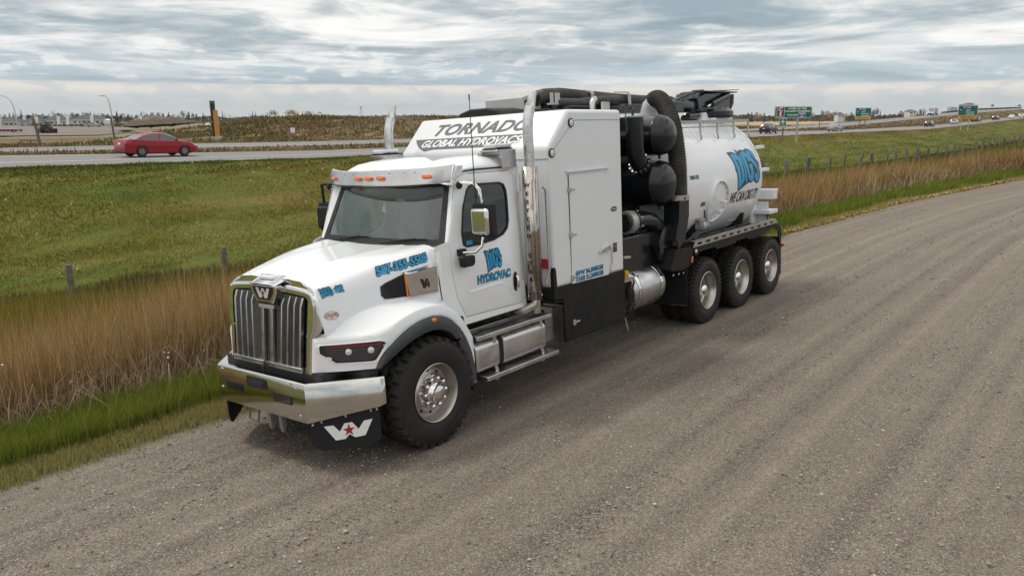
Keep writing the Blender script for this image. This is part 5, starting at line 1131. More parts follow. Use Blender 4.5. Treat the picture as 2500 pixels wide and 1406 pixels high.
    b = MB(); b.prism([(4.44, 3.46), (4.49, 3.46), (4.49, 3.57), (4.44, 3.56)], 'x', .025, .036); b.prism([(4.68, 3.48), (4.75, 3.48), (4.75, 3.63), (4.68, 3.62)], 'x', .025, .036); b.build('vent_slot', 'gasket', gb)
    # small stickers
    q = MB(); q.bb((X + .002, 4.635, 1.52), (X + .006, 4.725, 1.64)); st_ = q.build('warning_label', 'decal_black', T); q = MB(); q.bb((X + .0062, 4.645, 1.612), (X + .008, 4.715, 1.628)); q.bb((X + .0062, 4.645, 1.545), (X + .008, 4.715, 1.56)); q.build('label_print', 'red_lens', st_)
    decal('warning_text', text2d('DANGER', .018, 0, 0, 1.0), lambda u, v: Vector((X + .0085, 4.68 + u, 1.592 + v)), 'decal_white', st_)
    ov = [(4.68 + .078 * math.cos(a), 2.085 + .034 * math.sin(a)) for a in [2 * math.pi * k / 28 for k in range(28)]]; ov2 = [(4.68 + .068 * math.cos(a), 2.085 + .027 * math.sin(a)) for a in [2 * math.pi * k / 28 for k in range(28)]]
    o = decal('maker_plate', poly2d(ov), lambda y, z: Vector((X + .003, y, z)), 'decal_black', T); decal('plate_face', poly2d(ov2), lambda y, z: Vector((X + .005, y, z)), 'decal_grey', o); decal('plate_text', text2d('TORNADO', .026, 0, .2, 1.0), lambda u, v: Vector((X + .007, 4.68 + u, 2.085 + v)), 'decal_white', o)
    for i, tx in enumerate(('GVW 36,300KGS', 'TARE 21,200KGS')):
        z = 1.372 - i * .075
        decal('weight_outline', text2d(tx, .072, .006, 0, 1.12, space=1.08), lambda u, v, z=z: Vector((X + .0145, 4.05 + u, z + v)), 'decal_black', T); decal('weight_lettering', text2d(tx, .072, .0015, 0, 1.12, space=1.08), lambda u, v, z=z: Vector((X + .0165, 4.05 + u, z + v)), 'decal_cyan', T)
    q = MB(); q.bb((1.05, 3.29, 1.50), (1.20, 3.30, 1.62)); q.build('side_reflector', 'red_lens', T)
box_body()
# ---------- DIGS wordmark, cut as shapes
LB = (140, 165, 668, 835)
def nrm_(P): return [((x - LB[0]) / (LB[2] - LB[0]), 1 - (y - LB[1]) / (LB[3] - LB[1])) for x, y in P]
BACK = nrm_([(140, 212), (200, 205), (250, 212), (285, 235), (305, 262), (300, 165), (345, 215), (370, 200), (410, 190), (455, 212), (500, 183), (545, 190), (580, 215), (605, 262), (628, 330), (622, 365), (668, 440), (655, 520), (665, 640), (640, 740), (600, 765), (555, 740), (540, 700), (480, 738), (440, 722), (360, 765), (300, 800), (240, 835), (234, 700), (232, 560), (205, 500), (215, 440), (195, 340), (170, 270)])
BLK = nrm_([(160, 232), (240, 228), (295, 250), (325, 285), (352, 228), (372, 238), (402, 212), (455, 218), (488, 236), (520, 205), (565, 210), (605, 262), (622, 335), (592, 400), (612, 445), (645, 505), (663, 580), (658, 690), (612, 755), (555, 728), (543, 690), (500, 722), (440, 715), (420, 715), (360, 730), (300, 765), (240, 822), (228, 560), (200, 380)])
LET = [([(178, 245), (235, 240), (290, 262), (325, 310), (345, 390), (358, 560), (358, 650), (345, 695), (300, 745), (247, 800), (240, 560), (213, 380)], [(252, 335), (262, 332), (285, 350), (300, 420), (318, 600), (308, 660), (296, 665), (298, 560), (278, 430)]),
       ([(328, 300), (353, 245), (365, 320), (392, 480), (414, 700), (376, 712), (369, 480), (350, 380)], None),
       ([(373, 250), (400, 224), (450, 230), (487, 265), (514, 398), (474, 402), (458, 325), (434, 306), (428, 330), (442, 420), (462, 600), (482, 615), (490, 600), (490, 520), (474, 500), (478, 440), (528, 442), (541, 580), (536, 678), (500, 706), (455, 702), (432, 640), (403, 470), (378, 330)], None),
       ([(490, 242), (520, 218), (560, 223), (598, 272), (611, 330), (590, 385), (572, 310), (552, 290), (543, 300), (547, 340), (580, 400), (632, 500), (650, 580), (645, 680), (610, 738), (568, 716), (553, 650), (562, 592), (588, 584), (598, 640), (610, 600), (600, 535), (557, 450), (522, 400), (502, 310)], None)]
def digs(fn, parent, sub=0.05, off=.003, k=1.0):
    d = decal('logo_backing', poly2d(BACK), lambda u, v: fn(u, v, off), 'decal_grey', parent, sub)
    decal('logo_outline', poly2d(BLK), lambda u, v: fn(u, v, off + .003 * k), 'decal_black', d, sub)
    for P, hl in LET: decal('logo_letter', poly2d(nrm_(P), [nrm_(hl)] if hl else []), lambda u, v: fn(u, v, off + .006 * k), 'decal_cyan', d, sub)
# on the driver's door
digs(lambda u, v, d: Vector((1.064 + d, 2.255 + u * .315, 1.60 + v * .275 - u * .0)), T)
for nm, bd_, m_, o_ in (('name_outline', .011, 'decal_black', .003), ('door_lettering', .004, 'decal_cyan', .006)):
    decal(nm, text2d('HYDROVAC', .118, bd_ * .9, 0, .88), lambda u, v, o_=o_: Vector((1.064 + o_, 2.42 + u, 1.545 + v)), m_, T)
# phone number and unit number on the hood side
for nm, bd_, m_, o_ in (('number_outline', .014, 'decal_black', .004), ('phone_lettering', .0055, 'decal_cyan', .007)):
    decal(nm, text2d('587-355-5505', .116, bd_ * .85, 0, 1.05), lambda u, v, o_=o_: (lambda y, z: Vector((hside(y, z) + o_, y, z)))(1.18 + u * .90, 1.862 + v + u * .095), m_, T, .05)
digs(lambda u, v, d: (lambda y, z: Vector((hside(y, z) + .003 + d, y, z)))(.268 + u * .145, 1.655 + v * .105 + u * .012), T, .1)
for nm, bd_, m_, o_ in (('unit_outline', .008, 'decal_black', .004), ('unit_lettering', .003, 'decal_cyan', .007)):
    decal(nm, text2d('#2', .085, bd_, .1, 1.0), lambda u, v, o_=o_: (lambda y, z: Vector((hside(y, z) + o_, y, z)))(.470 + u * .9, 1.728 + v), m_, T, .05)
# certified clean idle oval sticker
def hs2(y, z, o_): return Vector((hside(y, z) + o_, y, z))
ov = lambda k_: [(.345 + .068 * k_ * math.cos(a), 1.495 + .040 * k_ * math.sin(a)) for a in [2 * math.pi * j / 32 for j in range(32)]]
stk = decal('idle_sticker', poly2d(ov(1.0)), lambda y, z: hs2(y, z, .004), 'decal_grey', T); decal('sticker_face', poly2d(ov(.93)), lambda y, z: hs2(y, z, .006), 'decal_white', stk); decal('sticker_ring', poly2d(ov(.82), [ov(.78)]), lambda y, z: hs2(y, z, .008), 'decal_grey', stk)
for tx, dz_, sz in (('CERTIFIED', .012, .023), ('CLEAN IDLE', -.005, .023), ('2021', -.020, .014)): decal('sticker_text', text2d(tx, sz, .0006, .15, 1.0), lambda u, v, dz_=dz_: hs2(.345 + u, 1.495 + dz_ + v, .010), 'red_lens', stk)
# ---------- blower section behind the box
def gear():
    def horiz(zc, r, y, name):
        b = MB(); b.lathe([(r, -1.06), (r, 1.0), (r * 1.012, 1.005), (r * 1.012, 1.03), (r, 1.035), (r * .97, 1.08), (r * .88, 1.14), (r * .7, 1.19), (r * .42, 1.225), (r * .1, 1.235), (0, 1.236)], (0, y, zc), 'x', 56); o = b.build(name, 'black_paint', T, smooth=50)
        b = MB(); b.tube([(1.14, y + .14, zc + .02), (1.22, y + .14, zc + .02)], .014, 8); b.tube([(1.0, y + .0, zc - r - .05), (1.0, y, zc - r)], .022, 8); b.build('drain_plug', 'black_paint', o, smooth=50)
    horiz(3.0, .293, 6.36, 'silencer_drum'); horiz(2.30, .335, 6.33, 'silencer_drum')
    # upright duct between drums
    b = MB(); cx_ = .90; b.tube([(cx_, 5.84, 3.272), (cx_, 5.845, 2.84), (cx_, 5.86, 2.76), (cx_ - .01, 5.93, 2.66), (cx_ - .03, 6.08, 2.53)], .128, 32, caps=False); b.build('air_duct', 'black_paint', T, smooth=40)
    b = MB(); b.lathe([(0, .01), (.15, .01), (.15, -.012)], (cx_, 5.84, 3.28), 'z', 32); b.build('duct_lid', 'galv', T, smooth=30)
    fl_ = MB(); d_ = Vector((-.06, .6, -.42)).normalized(); c_ = Vector((cx_ - .015, 5.985, 2.605)); fl_.tube([c_ - d_ * .015, c_ + d_ * .015], .165, 32); f_ = fl_.build('duct_flange', 'black_paint', T, smooth=30)
    e1 = d_.cross(Vector((1, 0, 0))).normalized(); e2 = d_.cross(e1); q = MB()
    for k in range(14): a = 2 * math.pi * k / 14; p = c_ + (e1 * math.cos(a) + e2 * math.sin(a)) * .152; q.tube([p - d_ * .03, p + d_ * .03], .012, 6)
    q.build('flange_bolts', 'steel', f_)
    # dark machinery between
    b = MB(); b.bb((-1.1, 5.0, 1.15), (.55, 5.95, 3.05)); b.bb((-1.1, 5.9, 1.5), (.45, 6.75, 2.0)); b.bb((-.9, 6.0, 2.55), (.4, 6.9, 2.75)); b.build('blower_housing', 'black_paint', T, bevel=.02)
    for k in range(9):
        b = MB(); b.bb((.55, 5.05, 1.95 + k * .12), (.57, 5.42, 2.0 + k * .12)); b.build('cooling_fin', 'black_paint', T)
    # lower drum and elbow
    b = MB(); b.lathe([(.31, -1.0), (.31, 1.06), (.322, 1.065), (.322, 1.085), (.30, 1.095), (0, 1.10)], (0, 6.46, 1.352), 'x', 48); dr = b.build('filter_drum', 'black_paint', T, smooth=40)
    b = MB(); b.tube([(1.12, 6.08, 1.37), (1.12, 6.80, 1.345)], .018, 6); b.bb((1.05, 6.76, 1.30), (1.16, 6.83, 1.40)); b.bb((1.02, 6.06, 1.28), (1.15, 6.16, 1.42)); b.build('clamp_bar', 'black_paint', dr, bevel=.006)
    b = MB(); b.bb((-1.0, 5.0, 1.05), (1.0, 6.3, 1.62)); b.bb((-.9, 5.0, .95), (1.0, 6.7, 1.10)); b.build('filter_duct', 'black_paint', T, bevel=.03)
    b = MB(); b.tube([(.90, 5.45, 1.80), (.92, 5.72, 1.80), (.94, 5.95, 1.80), (.95, 6.15, 1.76), (.95, 6.32, 1.66), (.94, 6.42, 1.50)], .128, 24); b.build('outlet_elbow', 'black_paint', T, smooth=50)
    b = MB(); b.tube([(.90, 5.50, 1.80), (.905, 5.66, 1.80)], .165, 28); cf = b.build('coupling', 'galv', T, smooth=35); b = MB(); b.tube([(.905, 5.66, 1.80), (.91, 5.695, 1.80)], .178, 28); b.build('coupling_flange', 'black_paint', cf, smooth=35)
    b = MB()
    for k in range(8): a = 2 * math.pi * (k + .5) / 8; b.tube([(.905 + .16 * math.cos(a), 5.62, 1.80 + .16 * math.sin(a)), (.905 + .16 * math.cos(a), 5.76, 1.80 + .16 * math.sin(a))], .014, 6)
    b.build('coupling_bolts', 'galv', cf)
    # vacuum hose: corrugated, rising in front of the tank and bending in over the top
    path = [(1.13, 6.69, 2.06), (1.13, 6.69, 2.3), (1.12, 6.69, 2.6), (1.08, 6.70, 2.9), (1.01, 6.74, 3.15), (.88, 6.82, 3.38), (.72, 6.94, 3.52), (.58, 7.04, 3.55), (.46, 7.12, 3.50)]
    P = [Vector(p) for p in path]; dense = []
    n = 260
    def cr(t):
        k = min(int(t), len(P) - 2); f = t - k; p0, p1, p2, p3 = P[max(k - 1, 0)], P[k], P[k + 1], P[min(k + 2, len(P) - 1)]
        return .5 * ((2 * p1) + (-p0 + p2) * f + (2 * p0 - 5 * p1 + 4 * p2 - p3) * f * f + (-p0 + 3 * p1 - 3 * p2 + p3) * f ** 3)
    cnt = 66
    for i in range(cnt * 4 + 1): dense.append(cr(i / (cnt * 4) * (len(P) - 1)))
    b = MB(); b.tube(dense, [.138 if i % 4 in (0, 1) else .125 for i in range(len(dense))], 26); b.build('vacuum_hose', 'hose_rubber', T, smooth=25)
    b = MB(); b.tube([(1.13, 6.69, 2.02), (1.13, 6.69, 2.10)], .160, 24); b.bb((1.22, 6.60, 2.03), (1.30, 6.70, 2.08)); b.build('hose_clamp', 'galv', T, smooth=30)
    b = MB(); b.prism([(6.54, 2.03), (6.83, 2.03), (6.82, 1.78), (6.68, 1.40), (6.45, 1.30), (6.40, 1.45), (6.52, 1.76)], 'x', .96, 1.24); b.build('hose_duct', 'black_paint', T, bevel=.015)
    b = MB(); b.tube([(.42, 7.14, 3.0), (.42, 7.14, 3.33), (.47, 7.11, 3.46), (.56, 7.05, 3.52)], [.17, .165, .15, .14], 24); b.build('tank_inlet', 'white_paint', T, smooth=50)
    # chains and hooks in the gap, air tank, mud flap
    for x, y, n_ in ((1.16, 5.00, 26), (1.12, 5.06, 24), (1.20, 5.08, 22), (1.17, 5.15, 27), (1.19, 5.20, 23), (1.12, 5.22, 25), (1.15, 5.11, 20)):
        b = MB()
        for k in range(n_):
            z = 1.06 - k * .022; a = R(90 * (k % 2) + 20); e = Vector((math.cos(a), math.sin(a), 0)); c0 = Vector((x + .01 * math.sin(k * .9), y + .012 * math.sin(k * .6), z)); b.tube([c0 + e * .014 * math.cos(q_) + Z * .019 * math.sin(q_) for q_ in [2 * math.pi * j / 6 for j in range(7)]], .007, 4, caps=False)
        b.build('chain', 'rust_chain', T)
    b = MB(); b.tube([(1.17, 5.0, .56), (1.19, 5.0, .46), (1.20, 5.02, .38), (1.18, 5.03, .44)], .008, 6); b.build('chain_hook', 'galv', T)
    b = MB(); b.bb((1.10, 4.92, 1.06), (1.22, 5.20, 1.09)); b.tube([(1.22, 5.15, 1.09), (1.24, 5.25, 1.12), (1.2, 5.32, 1.08)], .012, 6); b.tube([(1.2, 4.95, 1.40), (1.2, 5.12, 1.38)], .02, 8); b.build('chain_rack', 'galv', T)
    b = MB(); b.bb((1.21, 4.93, 1.12), (1.25, 4.99, 1.22)); b.build('warning_tag', 'yellow_tag', T); b = MB(); b.bb((1.25, 4.945, 1.13), (1.254, 4.975, 1.17)); b.build('red_button', 'red_lens', T)
    b = MB(); b.lathe([(0, -.50), (.15, -.49), (.26, -.45), (.30, -.41), (.305, -.40), (.305, .36), (.30, .39), (.26, .43), (.14, .47), (0, .48)], (.87, 5.78, .83), 'y', 56); at_ = b.build('air_tank', 'chrome', T, smooth=40); at_.data.materials[0] = MT['steel']
    for y0, y1, m_ in ((5.40, 5.47, 'chrome'), (6.03, 6.10, 'chrome')):
        b = MB(); b.lathe([(.3055, y0), (.311, y0 + .005), (.311, y1 - .005), (.3055, y1)], (.87, 0, .83), 'y', 48); b.build('tank_band', m_, at_, smooth=30)
        for e in (y0 - .008, y1 + .008): b = MB(); b.lathe([(.306, e - .006), (.309, e), (.306, e + .006)], (.87, 0, .83), 'y', 48); b.build('band_edge', 'gasket', at_)
    b = MB(); b.bb((.55, 6.745, .37), (1.22, 6.76, 1.0)); b.build('mud_flap', 'black_plastic', T, bevel=.004)
    b = MB(); b.bb((.95, 6.735, .385), (1.2, 6.742, .395)); b.build('flap_bar', 'steel', T)
    b = MB(); b.prism([(6.19, 1.04), (6.25, 1.00), (6.58, .97), (6.80, 1.0), (6.98, 1.27), (6.64, 1.29), (6.40, 1.32)], 'x', .45, 1.245); b.build('fender_front', 'black_panel', T, bevel=.008)
    b = MB(); b.prism([(6.83, 1.05), (6.865, 1.045), (6.89, 1.14), (6.855, 1.15)], 'x', 1.245, 1.268); b.build('side_marker', 'amber', T, bevel=.008)
    b = MB()
    for y in (6.3, 6.47, 6.62): b.lathe([(0, .012), (.018, .008), (.02, 0)], (1.2, y + .05, .93 - (y - 6.3) * .05), 'x', 10)
    b.build('frame_bolts', 'galv', T)
gear()
# ---------- rear fender deck
def reardeck():
    for s in (1, -1):
        X = s * 1.255
        b = MB(); b.bb((s * .42, 6.95, 1.255), (X, 10.25, 1.275)); b.build('fender_deck', 'black_panel', T)
        sk = [(6.93, 1.272), (7.0, 1.27), (10.25, 1.272), (10.36, 1.25), (10.52, 1.15), (10.56, 1.05), (10.50, .9), (10.50, .60), (10.44, .60), (10.44, .93), (10.38, 1.12), (10.22, 1.215), (9.74, 1.17), (9.70, 1.135), (9.0, 1.135), (8.96, 1.175), (8.5, 1.175), (8.46, 1.14), (7.72, 1.14), (7.68, 1.185), (7.12, 1.18), (7.05, 1.13), (6.97, 1.14)]
        V2, F2 = poly2d(sk); q = MB(); q.add([(X, y, z) for y, z in V2], F2); q.build('fender_skirt', 'black_panel', T, solid=.02 * s)
        q = MB(); q.bb((s * .55, 10.5, .28), (X, 10.515, 1.0)); q.build('mud_flap', 'black_plastic', T)
        rail = [(6.885, 1.272), (10.34, 1.285), (10.21, 1.372), (6.955, 1.360)]; holes = []
        for k in range(11):
            y = 7.12 + k * .291; holes.append([(y + .052 * math.cos(a) + math.copysign(.03, math.cos(a)), 1.318 + .020 * math.sin(a)) for a in [2 * math.pi * (j + .5) / 12 for j in range(12)]])
        V2, F2 = poly2d(rail, holes); q = MB(); q.add([(X + s * .006, y, z) for y, z in V2], F2); q.build('side_rail', 'steel', T, solid=.006 * s)
        q = MB(); q.bb((X - s * .06, 6.9, 1.362), (X + s * .004, 10.22, 1.370)); q.build('rail_top', 'steel', T)
        q = MB(); q.lathe([(0, .014), (.025, .010), (.032, 0)], (X, 7.0, 1.205), 'x', 16, s); q.build('round_reflector', 'clear_lens', T, smooth=50)
        q = MB(); q.tube([(s * .98, 7.0, 1.33), (s * .99, 8.2, 1.34), (s * .97, 9.6, 1.33)], .022, 8)
        for y in (7.3, 7.9, 8.5, 9.1): q.bb((s * .95, y, 1.30), (s * 1.01, y + .04, 1.37))
        q.build('hose_line', 'gasket', T, smooth=40)
    q = MB(); q.bb((-1.2, 10.55, .75), (1.2, 10.68, .88)); q.build('rear_bumper', 'black_frame', T)
    q = MB(); q.bb((1.22, 10.60, .80), (1.262, 10.66, .85)); q.build('tail_lamp', 'red_lens', T)
reardeck()
# ---------- debris tank
TR, TZ = 1.08, 2.15
def tcyl(y, a, off=0.0): return Vector(((TR + off) * math.cos(a), y, TZ + (TR + off) * math.sin(a)))
def dtank():
    prof = [(0, 6.62), (.4, 6.66), (.75, 6.75), (.95, 6.86), (1.04, 6.95), (1.08, 7.05), (1.08, 9.98), (1.055, 10.08), (.97, 10.18), (.8, 10.28), (.4, 10.38), (0, 10.40)]
    b = MB(); b.lathe(prof, (0, 0, TZ), 'y', 96); tk = b.build('debris_tank', 'white_paint', T, smooth=40)
    b = MB(); b.lathe([(1.081, 9.93), (1.098, 9.94), (1.098, 9.985), (1.081, 9.995)], (0, 0, TZ), 'y', 96); b.build('tank_ring', 'white_paint', tk, smooth=30)
    # manhole cover with dogs
    cy, ca, r_ = 8.19, R(-15), .36
    def mf(u, v, d): return tcyl(cy + u, ca + v / TR, d)
    def ringpts(r0): return [(r0 * math.cos(a), r0 * math.sin(a)) for a in [2 * math.pi * k / 36 for k in range(36)]]
    b = MB(); b.grid([[mf(u, v, d) for (u, v) in ringpts(r0)] for r0, d in ((r_ * 1.0, -.01), (r_ * 1.0, .055), (r_ * .93, .06), (r_ * .93, .02), (r_ * .5, .03), (r_ * .02, .032))], close=True); mh = b.build('manhole', 'white_paint', T, smooth=35)
    q = MB()
    for k in range(16): a = 2 * math.pi * k / 16; p = mf(r_ * .86 * math.cos(a), r_ * .86 * math.sin(a), .02); n_ = Vector((math.cos(ca), 0, math.sin(ca))); q.tube([p, p + n_ * .025], .010, 6)
    q.build('manhole_bolts', 'galv', mh)
    q = MB(); q.tube([mf(-.20, -.05, .03), mf(-.20, -.05, .08), mf(-.20, .10, .08), mf(-.20, .10, .03)], .010, 6); q.tube([mf(.20, .0, .03), mf(.20, .0, .09), mf(.12, .0, .09), mf(.12, .0, .03)], .016, 6); q.tube([mf(.05, -.14, .03), mf(.05, -.14, .09), mf(.16, -.14, .09)], .012, 6); q.build('manhole_handle', 'white_paint', mh)
    # valve, bracket, plate, stripes
    b = MB(); c_ = tcyl(7.72, R(-33), .10); b.lathe([(0, -.10), (.06, -.10), (.06, -.06), (.085, -.055), (.085, .055), (.06, .06), (.06, .13), (.075, .135), (.075, .16), (0, .16)], tuple(c_), 'y', 20); b.lathe([(0, -.08), (.045, -.08), (.05, .06), (.085, .065), (.085, .10), (0, .10)], tuple(c_ + Vector((.0, -.03, .03))), 'z', 18); b.tube([c_, tcyl(7.72, R(-33), -.05)], .07, 14); va = b.build('drain_valve', 'galv', T, smooth=40)
    q = MB(); q.tube([c_ + Vector((.02, -.02, .12)), c_ + Vector((.04, .06, .12)), c_ + Vector((.05, .02, .26))], .012, 6); q.build('valve_lever', 'gasket', va)
    q = MB(); q.tube([c_ + Vector((.0, -.06, -.06)), (1.08, 7.30, 1.42), (1.08, 7.15, 1.36), (1.05, 7.0, 1.33)], .030, 8); q.tube([c_ + Vector((.02, .02, -.10)), (1.1, 7.4, 1.42), (1.12, 7.2, 1.36)], .022, 8); q.build('drain_hose', 'gasket', T, smooth=40)
    b = MB(); c2 = tcyl(7.30, R(-36), .02); b.tube([c2 + Vector((.0, .05 * math.cos(a), .05 * math.sin(a))) for a in [2 * math.pi * k / 12 for k in range(13)]], .012, 6, caps=False); b.bb((c2.x - .05, 7.27, c2.z + .04), (c2.x + .03, 7.33, c2.z + .09)); b.build('sight_gauge', 'galv', T)
    decal('tank_plate', poly2d([(0, 0), (.16, .0), (.17, .07), (.01, .07)]), lambda u, v: tcyl(7.60 + u, R(-17) + v / TR, .004), 'decal_grey', T)
    for a_, y0, y1 in ((-42, 7.93, 8.35), (-49, 7.86, 8.36), (-42, 9.16, 9.74), (-49, 9.23, 9.74)):
        q = MB(); q.grid([[tcyl(y0 + (y1 - y0) * k / 4, R(a_ + e), .004 if abs(e) < .5 else .0) for k in range(5)] for e in (-.7, -.4, .4, .7)]); q.build('weld_rib', 'decal_white', tk)
    q = MB()
    for y in (7.6, 9.5):
        for s in (1, -1): q.prism([(s * .45, .95), (s * .85, .95), (s * .93, 1.55), (s * .60, 1.40)], 'y', y, y + .08)
    q.bb((-.5, 6.8, .95), (.5, 10.2, 1.12)); q.build('tank_cradle', 'black_frame', T)
    # rear supports and bars seen past the tank end
    for (z0, z1, y0, y1) in ((2.66, 2.72, 9.95, 10.18), (2.24, 2.30, 10.05, 10.42)): b = MB(); b.bb((.98, y0, z0), (1.06, y1, z1)); b.build('door_hinge_bar', 'white_paint', T, bevel=.005)
    b = MB(); b.bb((.2, 10.42, 1.71), (1.14, 10.66, 1.89)); o = b.build('rear_light_box', 'white_paint', T, bevel=.006); b = MB(); b.prism([(10.60, 1.72), (10.663, 1.72), (10.663, 1.80), (10.63, 1.86)], 'x', 1.14, 1.145); b.build('tail_reflector', 'red_lens', o)
    b = MB(); b.bb((.2, 10.30, 1.44), (1.12, 10.70, 1.51)); b.build('rear_step_bar', 'white_paint', T, bevel=.006)
    b = MB(); b.bb((.75, 10.22, 1.27), (.80, 10.50, 1.60)); b.bb((.6, 10.50, 1.27), (1.0, 10.54, 1.65)); b.build('rear_support', 'white_paint', T); b = MB(); b.tube([(1.005, 10.47, 1.32), (1.02, 10.47, 1.44)], .012, 5); b.tube([(1.01, 10.40, 1.40), (1.02, 10.54, 1.42)], .010, 5); b.build('rear_latch', 'gasket', T)
    # fin / handle near the hose
    b = MB(); b.prism([(7.0, 2.86), (7.13, 2.98), (7.19, 2.98), (7.20, 2.93), (7.08, 2.80)], 'x', .86, .93); b.build('tank_lever', 'gasket', T, bevel=.01)
    # walkway frame on top
    for s in (1, -1):
        b = MB(); b.bb((s * .74, 7.15, 3.155), (s * .80, 10.08, 3.205)); b.bb((s * .75, 7.15, 3.085), (s * .79, 10.08, 3.105)); w_ = b.build('walkway_rail', 'galv', T)
        for y in (7.40, 8.12, 8.76, 9.42, 10.06):
            b = MB(); b.tube([(s * .80, y, 3.17), (s * .80, y, 2.98), (s * .83, y - .02, 2.925), (s * .86, y - .10, 2.90)], .018, 8); b.build('walkway_support', 'galv', w_, smooth=50)
    for k in range(16): b = MB(); b.bb((-.74, 7.2 + k * .185, 3.16), (.74, 7.25 + k * .185, 3.19)); b.build('walkway_slat', 'galv', T)
    # flattened top saddle under the walkway
    # logo and lettering on the tank side
    digs(lambda u, v, d: tcyl(8.745 + u * 1.195 , R(-10.5) + R(40.5) * v + R(1.0) * u, d), T, .03, .002, .6)
    decal('slogan_lettering', text2d('WE CAN DIG IT!', .25, .007, .42, .68), lambda u, v: tcyl(9.27 + u * .92, R(-15.5) + v / TR, .003), 'decal_black', T, .06)
    decal('model_outline', text2d('TURBO-1213', .082, .005, .2, .85), lambda u, v: tcyl(7.34 + u * .8, R(8.8) + v / TR, .003), 'decal_black', T, .05); decal('model_lettering', text2d('TURBO-1213', .082, .001, .2, .85), lambda u, v: tcyl(7.34 + u * .8, R(8.8) + v / TR, .005), 'decal_green', T, .05)
dtank()
